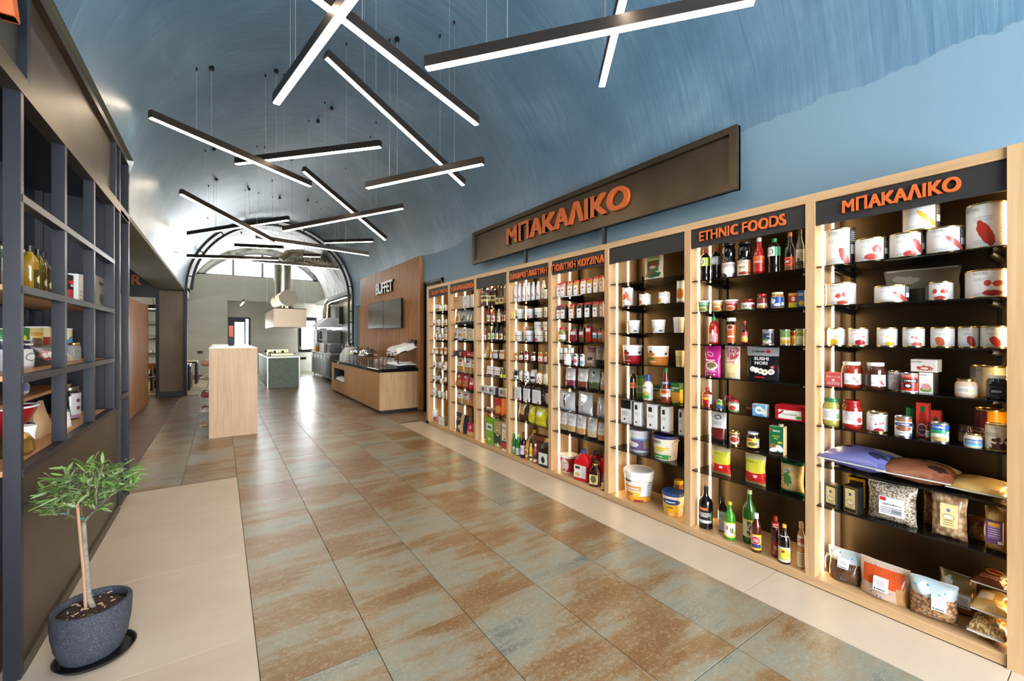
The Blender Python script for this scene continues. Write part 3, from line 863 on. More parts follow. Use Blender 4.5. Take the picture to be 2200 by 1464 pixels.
def lamp(p, q, label, cables=True):
    p, q = Vector(p), Vector(q)
    c = (p + q) / 2
    t = thing('linear_pendant', label, 'lamp', c, 0, 'linear pendants under the vault')
    a, b2 = p - c, q - c
    up = Vector((0, 0, 0.042))
    MB().bar(a + up, b2 + up, 0.05, 0.07).build('lamp_body', LAMPBODY, t)
    d = (b2 - a).normalized() * 0.006
    MB().bar(a + d + Vector((0, 0, 0.004)), b2 - d + Vector((0, 0, 0.004)), 0.042, 0.008).build('diffuser', DIFF, t)
    if cables:
        for k in (0.22, 0.78):
            e = p.lerp(q, k)
            zc = VZ + math.sqrt(max(0.05, VR ** 2 - (e.x - VC) ** 2)) if e.y < YA else KZ + KE * math.sqrt(KR ** 2 - (e.x - KC) ** 2)
            f = e - c
            MB().tube([f + Vector((0, 0, 0.075)), Vector((f.x, f.y, zc - c.z - 0.005))], 0.0013, 5, 0).build('cable', CORDM, t)
            MB().lathe([(0.007, -0.035), (0.008, -0.002)], 8, (f.x, f.y, zc - c.z)).build('cable_anchor', BLACKM, t)
        e = p.lerp(q, 0.3)
        zc = VZ + math.sqrt(max(0.05, VR ** 2 - (e.x - VC) ** 2)) if e.y < YA else KZ + KE * math.sqrt(KR ** 2 - (e.x - KC) ** 2)
        f = e - c
        MB().tube([f + Vector((0, 0.03, 0.075)), Vector((f.x, f.y + 0.03, zc - c.z - 0.03))], 0.002, 5, 0).build('power_cord', M((150, 150, 146), 0.5, name='cord'), t)
        MB().lathe([(0.022, -0.045), (0.026, -0.02), (0.022, -0.002)], 10, (f.x, f.y + 0.03, zc - c.z)).build('ceiling_cup', BLACKM, t)
    return t
for (a, b2, za, zb), lab in zip(LAMPS, LLAB):
    xa, ya = onZ(a[0], a[1], za); xb, yb = onZ(b2[0], b2[1], zb)
    lamp((xa, ya, za), (xb, yb, zb), lab)
for k, (x, y0) in enumerate(((0.7, -1.6), (2.0, -2.4))):   # two unseen pendants, added behind the camera to light the hall
    lamp((x, y0, 3.5), (x + 0.9, y0 + 1.5, 3.5), ('added black linear pendant behind the viewer, an unseen light over the entrance', 'second added black linear pendant, an unseen light by the shopfront glass')[k])
x, z = onY(517, 657, 17.5)
lamp((x, 17.5, z), (x + 0.02, 15.6, z), 'small lit bar pendant before the grey end wall')
x, z = onY(683, 653, 17.5); x1, z1 = onY(737, 637, 14.9)
t = thing('strip_light', 'lit strip lamp fixed under the right kitchen beam', 'lamp', (3.47, 16.4, 2.9))
MB().box(-0.03, -1.5, -0.03, 0.03, 1.5, 0.03).build('lamp_body', LAMPBODY, t)
MB().box(-0.025, -1.49, -0.036, 0.025, 1.49, -0.03).build('diffuser', DIFF, t)

# ================================================================== dark steel rack at the left
XL = -0.745
t = thing('steel_rack', 'tall dark navy steel display rack with open shelves and a bronze lower panel', 'rack', (-0.97, 4.0, 0))
def rk(mb, name, mat, parent=t):
    for i, q in enumerate(mb.v): mb.v[i] = (q[0] + 0.97, q[1] - 4.0, q[2])
    return mb.build(name, mat, parent)
XB = -1.22
RZ = [0.946, 1.373, 1.785, 2.2]
for y0, y1 in ((2.21, 2.25), (2.845, 2.88), (3.505, 3.545), (4.19, 4.23), (4.875, 4.905)):
    for x in ((XB,) if y0 < 2.3 else (XL - 0.058, XB)):
        z0 = 0 if y0 in (2.845, 2.21) or x == XB else RZ[0]
        rk(MB().box(x, y0, z0, x + 0.055, y1, 2.70), 'post', NAVY)
for y0, y1 in ((5.12, 5.165), (5.565, 5.615)):
    for x in (XL - 0.058, XB): rk(MB().box(x, y0, 0, x + 0.055, y1, 3.27), 'post', NAVY)
for y0, y1 in ((2.93, 2.975), (4.96, 5.0)): rk(MB().box(XL - 0.055, y0, 2.75, XL - 0.005, y1, 3.23), 'post', NAVY)
rk(MB().box(XB, 4.905, 0.9, XL - 0.02, 4.915, 2.7), 'side_panel', NAVY)
for z in RZ:
    rk(MB().box(XL - 0.05, 2.86, z - 0.035, XL, 4.905, z), 'rail', NAVY)
    rk(MB().box(XB, 2.21, z - 0.035, XB + 0.05, 4.905, z), 'rail', NAVY)
    if z < 2.1:
        rk(MB().box(XB + 0.05, 2.86, z - 0.024, XL - 0.05, 4.87, z), 'shelf_board', SHELFW)
        rk(MB().box(XB + 0.05, 2.25, z - 0.034, XL - 0.10, 2.84, z), 'shelf_board', SHELFW)
rk(MB().box(XL - 0.07, 2.21, 2.66, XL, 5.615, 2.745), 'beam_rail', BRONZE)
rk(MB().box(XL - 0.06, 2.21, 3.225, XL, 5.615, 3.272), 'top_rail', BRONZE)
rk(MB().box(XL - 0.05, 2.975, 2.745, XL - 0.035, 4.96, 3.225), 'upper_panel', BRONZE)
up = rk(MB().box(XL - 0.05, 2.21, 2.745, XL - 0.035, 2.93, 3.225), 'upper_panel', SIGN)
rk(MB().box(XL - 0.03, 2.88, 0.06, XL - 0.015, 5.12, RZ[0] - 0.035), 'lower_panel', BRONZE)
rk(MB().box(XL - 0.04, 2.88, 0.0, XL, 5.12, 0.06), 'bottom_rail', BRONZE)
rk(MB().box(XL - 0.05, 5.165, 0.03, XL, 5.565, 0.07), 'bottom_rail', NAVY)
for z in (2.70, 1.02): rk(MB().box(XL - 0.05, 5.165, z - 0.045, XL, 5.565, z), 'cross_rail', NAVY)
rk(MB().box(XB, 2.21, 2.2, XB + 0.012, 4.9, 2.7), 'back_panel', NAVY)
rk(MB().box(XB, 2.21, 2.7, XL - 0.07, 5.6, 2.715), 'soffit_panel', NAVY)
for y0, y1, z0, z1 in ((2.25, 4.42, RZ[0], 2.2), (4.66, 4.9, RZ[0], 2.2), (4.42, 4.66, RZ[0], 1.80)): rk(MB().box(XB + 0.004, y0, z0, XB + 0.014, y1, z1), 'back_panel', M((30, 41, 64), 0.4, 0.3, name='navy_back'))
for y in (3.1, 4.40, 4.68): rk(MB().box(XB + 0.014, y, RZ[0], XB + 0.03, y + 0.03, 2.2), 'back_batten', NAVY)
y1, z1 = onX(30, 33, XL); yb, zb = onX(30, 48, XL)
o = letters('\u039b', 0.3, 0.25, ORANGE, up, (0, 0, 0), depth=0.05, fat=0.04)
o.rotation_euler.z = PI / 2
o.location = (XL - 0.035 + 0.97, 2.756 - 0.15 - 4.0, 2.925 + 0.125)

# ================================================================== slatted wall with screens, buffet
t = thing('slat_wall', 'timber slatted wall panel behind the buffet counter', 'panel', (3.46, 10.7, 0))
def sl(mb, name, mat, parent=t):
    for i, q in enumerate(mb.v): mb.v[i] = (q[0] - 3.46, q[1] - 10.7, q[2])
    return mb.build(name, mat, parent)
SW0, SW1, SWZ = 8.42, 13.02, 3.245
sl(MB().box(3.462, SW0 + 0.02, 0.02, 3.495, SW1, SWZ), 'backing', M((70, 42, 24), 0.7, name='slat_backing'))
sl(MB().box(3.41, SW0, 0.02, 3.495, SW0 + 0.02, SWZ), 'end_board', TEAK)
ns = 62
for k in range(ns):
    y = SW0 + 0.03 + (SW1 - SW0 - 0.05) * k / (ns - 1)
    if k == 0: me = MB().box(-0.045, -0.017, 0.02, 0.002, 0.017, SWZ).mesh('slat', TEAK)
    o = bpy.data.objects.new('slat', me); COL.objects.link(o); o.parent = t; o.location = (0, y - 10.7, 0)
XF = 3.413
WHITEL = M((240, 240, 238), 0.5, name='white_letter')
y1, y0 = onX(811, 620, XF)[0], onX(846, 615, XF)[0]
z1 = onX(846, 601, XF)[1]; z0 = onX(846, 625, XF)[1]
raised_letters('BUFFET', y1 - y0, z1 - z0, WHITEL, t, (XF - 3.46, (y0 + y1) / 2 - 10.7, (z0 + z1) / 2), -PI / 2, 0.04, 0.045)
raised_letters('BUFFET', y1 - y0, z1 - z0, BLACK, t, (XF - 3.46 + 0.004, (y0 + y1) / 2 - 10.7, (z0 + z1) / 2), -PI / 2, 0.034, 0.06, 4, 'letter_backing')
SCREEN = M((40, 44, 44), 0.22, name='screen_glass')
for ua, ub, lab in ((791, 823.5, 'dark wall screen on the slats, nearer the kitchen'), (823.5, 862, 'dark wall screen on the slats, nearer the shelving')):
    y1, y0 = onX(ua, 680, 3.33)[0], onX(ub, 680, 3.33)[0]
    zt, zb = onX(ub, {823.5: 646.5, 862: 640}[ub], 3.33)[1], onX(ub, {823.5: 705.5, 862: 705}[ub], 3.33)[1]
    m = thing('wall_screen', lab, 'screen', (3.33, (y0 + y1) / 2, zb), -PI / 2)
    hw = (y1 - y0) / 2 - 0.005
    MB().cbox(-hw, 0, 0, hw, 0.045, zt - zb, 0.006).build('casing', BLACKM, m)
    MB().box(-hw + 0.012, -0.002, 0.012, hw - 0.012, 0.001, zt - zb - 0.012).build('screen', SCREEN, m)
    MB().box(-0.1, 0.045, 0.2, 0.1, 0.09, 0.4).build('wall_bracket', BLACKM, m)
y1, z1 = onX(883, 731, XF); y0, z0 = onX(896, 739, XF)
bx = thing('socket_box', 'small black socket box on the slatted wall above the covered trays', 'socket', (XF, (y0 + y1) / 2, z0), -PI / 2)
MB().cbox(-(y1 - y0) / 2, -0.05, 0, (y1 - y0) / 2, -0.001, z1 - z0, 0.006).build('box', BLACKM, bx)
MB().box(-0.05, -0.054, 0.03, 0.05, -0.049, 0.09).build('cover', BLACKG, bx)

BX, BY0, BY1, BT = 2.60, 8.50, 12.95, 0.90
t = thing('buffet_counter', 'oak buffet counter with a black stone top and dark plinth', 'counter', (3.0, 10.7, 0))
def bf(mb, name, mat, parent=t):
    for i, q in enumerate(mb.v): mb.v[i] = (q[0] - 3.0, q[1] - 10.7, q[2])
    return mb.build(name, mat, parent)
bf(MB().box(BX + 0.04, BY0 + 0.05, 0, 3.40, BY1, 0.075), 'plinth', BLACK)
ysm = onX(762, 800, BX)[0]
ny1, ny0 = onX(716, 800, BX)[0], onX(739.5, 800, BX)[0]
nz1, nz0 = onX(739.5, 796, BX)[1], onX(739.5, 825, BX)[1]
bf(MB().box(BX, BY0, 0.075, BX + 0.02, ysm - 0.003, 0.835), 'front_panel', OAKD)
f2 = MB()
for y0, y1, z0, z1 in ((ysm, ny0, 0.075, 0.835), (ny1, BY1, 0.075, 0.835), (ny0, ny1, 0.075, nz0), (ny0, ny1, nz1, 0.835)): f2.box(BX, y0, z0, BX + 0.02, y1, z1)
bf(f2, 'front_panel', OAKD)
bf(MB().box(BX + 0.02, ny0 - 0.01, nz0 - 0.01, BX + 0.45, ny1 + 0.01, nz0).box(BX + 0.02, ny0 - 0.01, nz1, BX + 0.45, ny1 + 0.01, nz1 + 0.01).box(BX + 0.02, ny1, nz0, BX + 0.45, ny1 + 0.01, nz1).box(BX + 0.02, ny0 - 0.01, nz0, BX + 0.45, ny0, nz1).box(BX + 0.44, ny0, nz0, BX + 0.45, ny1, nz1), 'niche', BLACK)
bf(MB().box(BX + 0.024, BY0, 0.075, 3.41, BY0 + 0.02, 0.835), 'end_panel', OAK)
bf(MB().box(BX + 0.02, BY1 - 0.02, 0.075, 3.41, BY1, 0.835), 'end_panel', OAKD)
GRAN = M((13, 13, 14), 0.06, name='black_granite')
bf(MB().cbox(BX - 0.015, BY0 - 0.015, 0.835, 3.41, BY1 + 0.01, BT, 0.006), 'worktop', GRAN)
def cloth(name, label, loc, w, d, z, tilt, seed, drop=0.03):
    r = random.Random(seed)
    o = thing(name, label, 'cloth', loc)
    mb = MB(); nx, ny = 12, 10
    for j in range(ny + 1):
        for i in range(nx + 1):
            a, b = i / nx, j / ny
            ed = min(a, 1 - a, b, 1 - b)
            zz = z - (drop if ed < 0.08 else 0) + r.uniform(-0.008, 0.008) + 0.012 * math.sin(a * 9 + seed) * math.cos(b * 7)
            mb.v.append(((a - 0.5) * w, (b - 0.5) * d, zz + (b - 0.5) * d * tilt))
    k = len(mb.v)
    mb.v += [(x, y, zz - 0.012) for x, y, zz in mb.v]
    for j in range(ny):
        for i in range(nx):
            q = j * (nx + 1) + i
            mb.face([q, q + 1, q + nx + 2, q + nx + 1], None, 0, True); mb.face([k + q + nx + 1, k + q + nx + 2, k + q + 1, k + q], None, 0, True)
    rim = [i for i in range(nx + 1)] + [(j + 1) * (nx + 1) - 1 for j in range(1, ny + 1)] + [ny * (nx + 1) + i for i in range(nx - 1, -1, -1)] + [j * (nx + 1) for j in range(ny - 1, 0, -1)]
    for a, b in zip(rim, rim[1:] + rim[:1]): mb.face([a, k + a, k + b, b])
    mb.build('cloth', M((250, 249, 246), 0.8, name='linen'), o)
    return o

# chafing dishes, jars, cutlery, trays on the counter
def at_top(u, v, X=None, Y=None, Z=BT):
    return onZ(u, v, Z)
def chafing(loc, lab, w, rz):
    t = thing('chafing_dish', lab, 'dish', loc, rz, 'chafing dishes on the buffet')
    for sx in (-1, 1):
        for sy in (-1, 1): MB().tube([(sx * w * 0.46, sy * 0.16, 0), (sx * w * 0.44, sy * 0.15, 0.24)], 0.008, 6).build('leg', CHROME, t)
    MB().cbox(-w / 2, -0.17, 0.17, w / 2, 0.17, 0.24, 0.02).build('pan', CHROME, t)
    mb = MB()
    mb.lathe([(0.5, 0.24), (0.5, 0.255), (0.46, 0.30), (0.38, 0.335), (0.15, 0.35), (0.0, 0.352)], 24, (0, 0, 0), sq=5, sx=w / 1.0, sy=0.35)
    mb.build('lid', CHROME, t)
    MB().tube([(-0.05, 0, 0.352), (-0.04, 0, 0.385), (0.04, 0, 0.385), (0.05, 0, 0.352)], 0.007, 6).build('lid_handle', BLACKM, t)
    for sx in (-1, 1): MB().tube([(sx * w * 0.5, -0.06, 0.225), (sx * (w * 0.5 + 0.05), -0.05, 0.23), (sx * (w * 0.5 + 0.05), 0.05, 0.23), (sx * w * 0.5, 0.06, 0.225)], 0.006, 6).build('handle', BLACKM, t)
    MB().lathe([(0.04, 0.0), (0.04, 0.05), (0.0, 0.05)], 12, (0, 0, 0)).build('burner', STEELD, t)
chafing((2.98, 10.65, BT), 'chrome chafing dish with a domed lid, nearer the jars', 0.50, -PI / 2)
chafing((3.02, 11.75, BT), 'smaller-looking chrome chafing dish beside the cutlery basket', 0.46, -PI / 2)
GL = clear_mat((225, 228, 226), 0.28)
def jar_simple(loc, r, h, lab, content, lidm, group):
    t = thing('glass_jar', lab, 'jar', loc, 0, group)
    MB().lathe([(r * 0.9, 0), (r, 0.006), (r, h * 0.8), (r * 0.8, h * 0.9), (r * 0.8, h)], 16).build('glass', GL, t)
    MB().lathe([(r * 0.86, 0.006), (r * 0.93, 0.012), (r * 0.93, h * 0.62)], 14).build('contents', content, t)
    MB().lathe([(r * 0.84, h), (r * 0.86, h + 0.018), (0, h + 0.02)], 14).build('lid', lidm, t)
JC = [(92, 58, 34), (150, 60, 34), (196, 150, 96), (176, 128, 70), (206, 170, 120), (188, 120, 60)]
for k, (u, v, lab) in enumerate(((808, 785, 'short dark jar at the front of the buffet jar row'), (820, 785, 'jar of reddish topping second in the buffet jar row'), (829, 786, 'jar of pale topping third in the buffet jar row'), (837, 788, 'jar of cereal fourth in the buffet jar row'), (841, 785, 'jar of oats behind the buffet jar row'), (844, 789, 'jar of granola nearest the covered trays'))):
    x, y = onZ(u, v, BT)
    jar_simple((max(2.72, min(x, 3.3)), y, BT), 0.052, 0.17 if k else 0.12, lab, M(JC[k], 0.8, name='dry_topping'), STEEL, 'topping jars on the buffet')
# two-tier covered tray stand
t = thing('tray_stand', 'black two-tier tray stand under white cloths at the counter end', 'stand', (3.19, 8.92, BT))
for sy in (-0.3, 0.3): MB().tube([(-0.17, sy, 0), (-0.17, sy, 0.30), (0.1, sy, 0.37)], 0.012, 6).build('upright', BLACKM, t)
MB().box(-0.2, -0.33, 0.0, 0.2, 0.33, 0.05).build('lower_tray', BLACKM, t)
MB().box(-0.19, -0.32, 0.05, 0.19, 0.32, 0.10).build('tray_pan', STEEL, t)
MB().bar((-0.21, 0, 0.32), (0.2, 0, 0.44), 0.66, 0.03).build('upper_tray', BLACKM, t)
cloth('tray_cloth', 'white cloth over the lower buffet tray', (3.19, 8.92, BT), 0.44, 0.70, 0.115, 0.0, 3, 0.04)
o = cloth('tray_cloth', 'white cloth draped over the raised upper buffet tray', (3.19, 8.92, BT + 0.40), 0.46, 0.72, 0.06, 0.0, 5, 0.09)
o.rotation_euler.y = -0.28
for k, (u, v) in enumerate(((832, 756), (839, 756), (846, 759))):
    x, y = onZ(u, v + 24, BT)
    t = thing('spice_mill', ('tall spice mill behind the jars, first of three', 'tall spice mill behind the jars, middle of three', 'tall spice mill behind the jars, beside the cloth')[k], 'mill', (3.2, 9.75 - 0.2 * k, BT), 0, 'spice mills on the buffet')
    MB().lathe([(0.03, 0), (0.034, 0.01), (0.026, 0.1), (0.032, 0.2), (0.03, 0.22)], 12).build('body', clear_mat((120, 70, 40), 0.8), t)
    MB().lathe([(0.033, 0.22), (0.033, 0.26), (0.02, 0.28), (0, 0.285)], 12).build('cap', STEEL, t)
t = thing('cutlery_basket', 'white tilted cutlery basket full of steel spoons', 'basket', (2.95, 12.55, BT), -PI / 2)
mb = MB(); mb.prism([(-0.3, 0), (0.3, 0), (0.34, 0.14), (0.34, 0.36), (-0.26, 0.14)], -0.16, 0.16); mb.build('basket', WHITE, t)
for k in range(14):
    a = RND.uniform(-0.24, 0.2)
    MB().tube([(a, RND.uniform(-0.1, 0.1), 0.16 + (a + 0.26) * 0.36), (a + RND.uniform(-0.05, 0.05), RND.uniform(-0.14, 0.14), 0.36 + (a + 0.26) * 0.3)], 0.008, 5).build('cutlery_handle', CHROME, t)
cloth('folded_cloth', 'crumpled pale cloth in the buffet niche', (BX + 0.2, (ny0 + ny1) / 2, nz0), 0.3, ny1 - ny0 - 0.06, 0.10, 0.0, 9, 0.08)

# ================================================================== pale oak gondola in the middle
GX0, GX1, GY0, GY1, GT = -0.153, 0.481, 7.955, 12.1, 1.378
t = thing('gondola_unit', 'pale oak gondola unit with a white top in mid aisle', 'shelving', (0.16, 10.0, 0))
def gd(mb, name, mat, parent=t):
    for i, q in enumerate(mb.v): mb.v[i] = (q[0] - 0.16, q[1] - 10.0, q[2])
    return mb.build(name, mat, parent)
gd(MB().box(GX0, GY0, 0, GX1, GY0 + 0.04, GT - 0.05), 'end_panel', OAKP)
gd(MB().box(GX0, GY1 - 0.04, 0, GX1, GY1, GT - 0.05), 'end_panel', OAKP)
gd(MB().box(GX0, GY0, GT - 0.05, GX1, GY1, GT - 0.004), 'top_board', OAKP)
gd(MB().box(GX0 - 0.002, GY0 - 0.002, GT - 0.006, GX1 + 0.002, GY1, GT), 'worktop', M((236, 238, 240), 0.25, name='white_laminate'))
gd(MB().box(0.15, GY0 + 0.04, 0.08, 0.18, GY1 - 0.04, GT - 0.05), 'centre_panel', OAKP)
gd(MB().box(GX0 + 0.02, GY0 + 0.04, 0, GX1 - 0.02, GY1 - 0.04, 0.08), 'plinth', BLACK)
GSZ = [0.10, 0.34, 0.60, 0.86, 1.10]
for z in GSZ: gd(MB().box(GX0 + 0.01, GY0 + 0.04, z - 0.018, GX1 - 0.01, GY1 - 0.04, z), 'shelf', OAKP)
t = thing('card_holder', 'orange card in a black holder on the gondola top', 'holder', (0.03, 10.3, GT), 0)
x0, z0 = onY(497, 742, 10.3); x1, z1 = onY(497, 724, 10.3); x2, z2 = onY(497, 700, 10.3)
t.location.x = x0
MB().cbox(-0.05, -0.06, 0, 0.05, 0.06, 0.02, 0.004).build('base', BLACKM, t)
MB().box(-0.045, -0.02, 0.02, 0.045, 0.0, z1 - GT).build('holder', BLACKM, t)
MB().box(-0.04, -0.012, z1 - GT, 0.035, -0.006, z2 - GT).build('card', M((214, 112, 84), 0.6, name='orange_card'), t)

# ================================================================== kitchen
IX0, IX1, IY0, IY1, IT = 1.155, 2.015, 14.75, 18.3, 0.942
t = thing('kitchen_island', 'verdigris panelled kitchen island with a steel top', 'counter', ((IX0 + IX1) / 2, IY0, 0))
cx = (IX0 + IX1) / 2
MB().box(IX0 - cx, 0.0, 0.0, IX1 - cx, IY1 - IY0, IT - 0.03).build('body', ISLANDM, t)
MB().box(IX0 - cx - 0.012, -0.012, IT - 0.03, IX1 - cx + 0.012, IY1 - IY0 + 0.012, IT).build('worktop', STEEL, t)
for sx in (IX0 - cx, IX1 - cx): MB().box(sx - 0.012, -0.008, 0, sx + 0.012, 0.012, IT - 0.03).build('edge_trim', STEEL, t)
HX0, HX1, HZ0, HZ1 = onY(588, 700, 14.9)[0], onY(658.6, 700, 14.9)[0], 1.853, 2.44
t = thing('extractor_hood', 'square steel extractor hood hanging over the kitchen island', 'hood', ((HX0 + HX1) / 2, 14.9, HZ0))
hw = (HX1 - HX0) / 2
hb = MB()
for x0, x1, y0, y1 in ((-hw, -hw + 0.02, 0.02, 2.98), (hw - 0.02, hw, 0.02, 2.98), (-hw, hw, 0, 0.02), (-hw, hw, 2.98, 3.0)): hb.box(x0, y0, 0, x1, y1, HZ1 - HZ0)
hb.box(-hw, 0, HZ1 - HZ0 - 0.02, hw, 3.0, HZ1 - HZ0)
hb.build('casing', M((190, 170, 146), 0.42, 0.55, name='warm_steel'), t)
for y in (0.6, 1.5, 2.4): MB().box(-hw + 0.06, y - 0.35, 0.12, hw - 0.06, y + 0.35, 0.15).build('filter', STEELD, t)
for sx in (-1, 1):
    for y in (0.08, 2.9): MB().tube([(sx * (hw - 0.05), y, HZ1 - HZ0), (sx * (hw - 0.05), y, 4.7 - HZ0)], 0.006, 5).build('hanging_chain', CORDM, t)
# ducts
def duct(mb, pts, r, n=20, ribs=10):
    mb.tube(pts, r, n)
    for a, b in zip(pts[:-1], pts[1:]):
        a, b = Vector(a), Vector(b)
        L = (b - a).length
        for k in range(int(L / 0.16) + 1):
            p = a.lerp(b, min(1, (k + 0.5) * 0.16 / L)); d = (b - a).normalized() * 0.008
            mb.tube([p - d, p + d], r * 1.025, n)
    return mb
ex, ez = onY(620, 640, 14.75)
t = thing('extract_duct', 'large spiral steel duct rising from the hood to the right wall', 'duct', (ex, 14.75, ez))
DR = 0.245
DUCTM = M((206, 196, 176), 0.22, 1.0, name='spiral_steel')
duct(MB(), [(0, 0.02, 0), (-0.02, 2.6, 0.03)], DR).build('horizontal_run', DUCTM, t)
MB().lathe([(0, 0), (DR * 1.0, 0), (DR * 1.02, 0.02), (DR * 1.02, 0.05)], 24, cap1=False).build('end_cap', M((160, 150, 130), 0.5, 0.4, name='cap_steel'), t).rotation_euler.x = -PI / 2
vx, vz = onY(607, 600, 16.4)
zt = onY(612, 563, 16.4)[1]
duct(MB(), [(vx - ex, 1.65, 0.1), (vx - ex, 1.65, zt - ez)], 0.26).build('riser', DUCTM, t)
xe, ze = onY(722, 576, 17.5)
duct(MB(), [(vx - ex, 1.65, zt - ez - 0.05), (vx - ex + 0.25, 1.7, zt - ez + 0.2), (vx - ex + 0.6, 1.75, zt - ez + 0.25)], 0.26).build('elbow', DUCTM, t)
duct(MB(), [(vx - ex + 0.55, 1.75, zt - ez + 0.25), (3.35 - ex, 2.2, zt - ez + 0.2)], 0.26).build('cross_run', DUCTM, t)
duct(MB(), [(0.02, 0.5, -DR * 0.8), (0.02, 0.5, HZ1 - ez)], 0.16).build('hood_collar', DUCTM, t)

KX, KY0, KY1 = 3.045, 15.3, 19.0
t = thing('steel_counter', 'long stainless kitchen counter with cupboard doors along the right wall', 'counter', (KX, KY0, 0))
KT = 0.98
MB().box(0.02, 0, 0.12, 0.7, KY1 - KY0, KT - 0.04).build('body', STEELD, t)
MB().cbox(-0.01, -0.01, KT - 0.04, 0.72, KY1 - KY0 + 0.01, KT, 0.005).build('worktop', STEEL, t)
for k in range(6):
    y = 0.02 + k * 0.61
    d = MB().box(0.0, y, 0.16, 0.02, y + 0.58, KT - 0.07).build('door', M((92, 92, 86), 0.35, 0.9, name='brushed_door'), t)
    MB().box(-0.02, y + 0.46, 0.75, 0.0, y + 0.49, 0.9).build('handle', CHROME, d)
for y in (0.1, 1.8, 3.6): MB().lathe([(0.02, 0), (0.025, 0.12)], 10, (0.1, y, 0)).build('leg', STEELD, t)
t = thing('tall_oven', 'tall stainless kitchen cabinet with a long door handle beside the window', 'oven', (3.10, 18.35, KT))
MB().cbox(0, 0, 0, 0.62, 0.62, 0.86, 0.01).build('body', STEEL, t)
d = MB().box(0.03, -0.02, 0.03, 0.6, 0.0, 0.83).build('door', STEELD, t)
MB().tube([(0.08, -0.05, 0.12), (0.08, -0.05, 0.7)], 0.012, 8).build('handle', BLACKM, d)
t = thing('salamander_grill', 'stainless salamander grill with white cups along its top', 'grill', (3.12, 16.9, KT))
MB().cbox(0, 0, 0, 0.6, 1.0, 0.34, 0.008).build('lower_body', STEEL, t)
MB().cbox(0.12, 0, 0.34, 0.6, 1.0, 0.78, 0.008).build('upper_body', STEELD, t)
MB().box(0.02, 0.05, 0.44, 0.5, 0.95, 0.47).build('grid', STEEL, t)
MB().box(-0.01, 0.0, 0.78, 0.6, 1.0, 0.80).build('top_plate', STEEL, t)
for k in range(6):
    cu = thing('white_cup', 'small white cup on top of the salamander grill', 'cup', (3.2, 16.98 + 0.16 * k, KT + 0.80), 0, 'white cups on the grill')
    MB().lathe([(0.028, 0), (0.04, 0.09), (0.036, 0.09), (0.025, 0.01)], 12, cap1=False).build('cup', WHITE, cu)
t = thing('wall_hood', 'tapered stainless wall hood with a crooked flue pipe', 'hood', (3.15, 17.3, 1.93))
mb = MB(); mb.prism([(-0.25, 0), (0.64, 0), (0.64, 0.32), (0.1, 0.32)], -0.4, 1.0); mb.build('canopy', STEEL, t)
duct(MB(), [(0.25, 0.5, 0.30), (0.25, 0.5, 0.86), (0.36, 0.5, 1.0), (0.66, 0.5, 1.02)], 0.15, 16).build('flue', DUCTM, t)
MB().box(0.5, -0.45, 0.1, 0.64, 0.2, 0.75).build('flue_box', BLACKM, t)
t = thing('microwave_oven', 'steel microwave oven on the kitchen counter', 'oven', (3.12, 15.65, KT))
MB().cbox(0, 0, 0, 0.45, 0.6, 0.33, 0.01).build('casing', STEELD, t)
MB().box(-0.006, 0.14, 0.03, 0.001, 0.58, 0.30).build('door', M((120, 124, 124), 0.12, 0.6, name='oven_glass'), t)
MB().box(-0.006, 0.02, 0.03, 0.001, 0.12, 0.30).build('control_panel', BLACKG, t)
t = thing('juice_dispenser', 'clear juice dispenser of orange juice beside the steel oven', 'dispenser', (3.09, 17.95, KT))
MB().lathe([(0.08, 0), (0.09, 0.02), (0.09, 0.22), (0.06, 0.24)], 14).build('juice', M((226, 150, 20), 0.25, name='orange_juice'), t)
MB().lathe([(0.07, 0.24), (0.09, 0.26), (0.09, 0.34), (0.05, 0.36)], 14).build('lid', WHITE, t)
t = thing('blue_bottle', 'white capped blue bottle on the wall shelf of the kitchen counter', 'bottle', (3.6, 15.35, KT))
MB().lathe([(0.06, 0), (0.06, 0.2), (0.035, 0.26)], 12).build('body', M((30, 50, 110), 0.3, name='blue_plastic'), t)
MB().lathe([(0.05, 0.26), (0.06, 0.3), (0.04, 0.38), (0, 0.4)], 12).build('cap', WHITE, t)
# things on the island
t = thing('hob_griddle', 'pale steel griddle tray with side handles on the island', 'griddle', (1.62, 16.4, IT))
MB().cbox(-0.32, -0.7, 0, 0.36, 0.7, 0.06, 0.01).build('tray', M((214, 210, 160), 0.3, 0.6, name='warm_tray'), t)
MB().box(-0.3, 0.55, 0.06, 0.34, 0.6, 0.16).build('splash_guard', M((214, 210, 160), 0.3, 0.6, name='warm_tray'), t)
for k in (-0.1, 0.14): MB().lathe([(0.03, 0.06), (0.03, 0.13), (0, 0.14)], 10, (k, 0.2, 0)).build('knob', BLACKM, t)
MB().tube([(0.36, 0, 0.03), (0.52, -0.04, 0.05)], 0.012, 6).build('handle', BLACKM, t)
for k, (x, y) in enumerate(((1.25, 15.3), (1.35, 15.9), (1.22, 16.6), (1.3, 17.3))):
    g = thing('salt_jar', ('small steel pot at the front of the island', 'small steel pot second along the island edge', 'small steel pot third along the island edge', 'small steel pot far along the island edge')[k], 'pot', (x, y, IT), 0, 'small pots on the island')
    MB().lathe([(0.04, 0), (0.045, 0.05), (0.045, 0.09)], 12).build('body', STEEL, g)
    MB().lathe([(0.047, 0.09), (0.03, 0.11), (0.008, 0.12), (0.012, 0.14), (0, 0.145)], 12).build('lid', BLACKM, g)
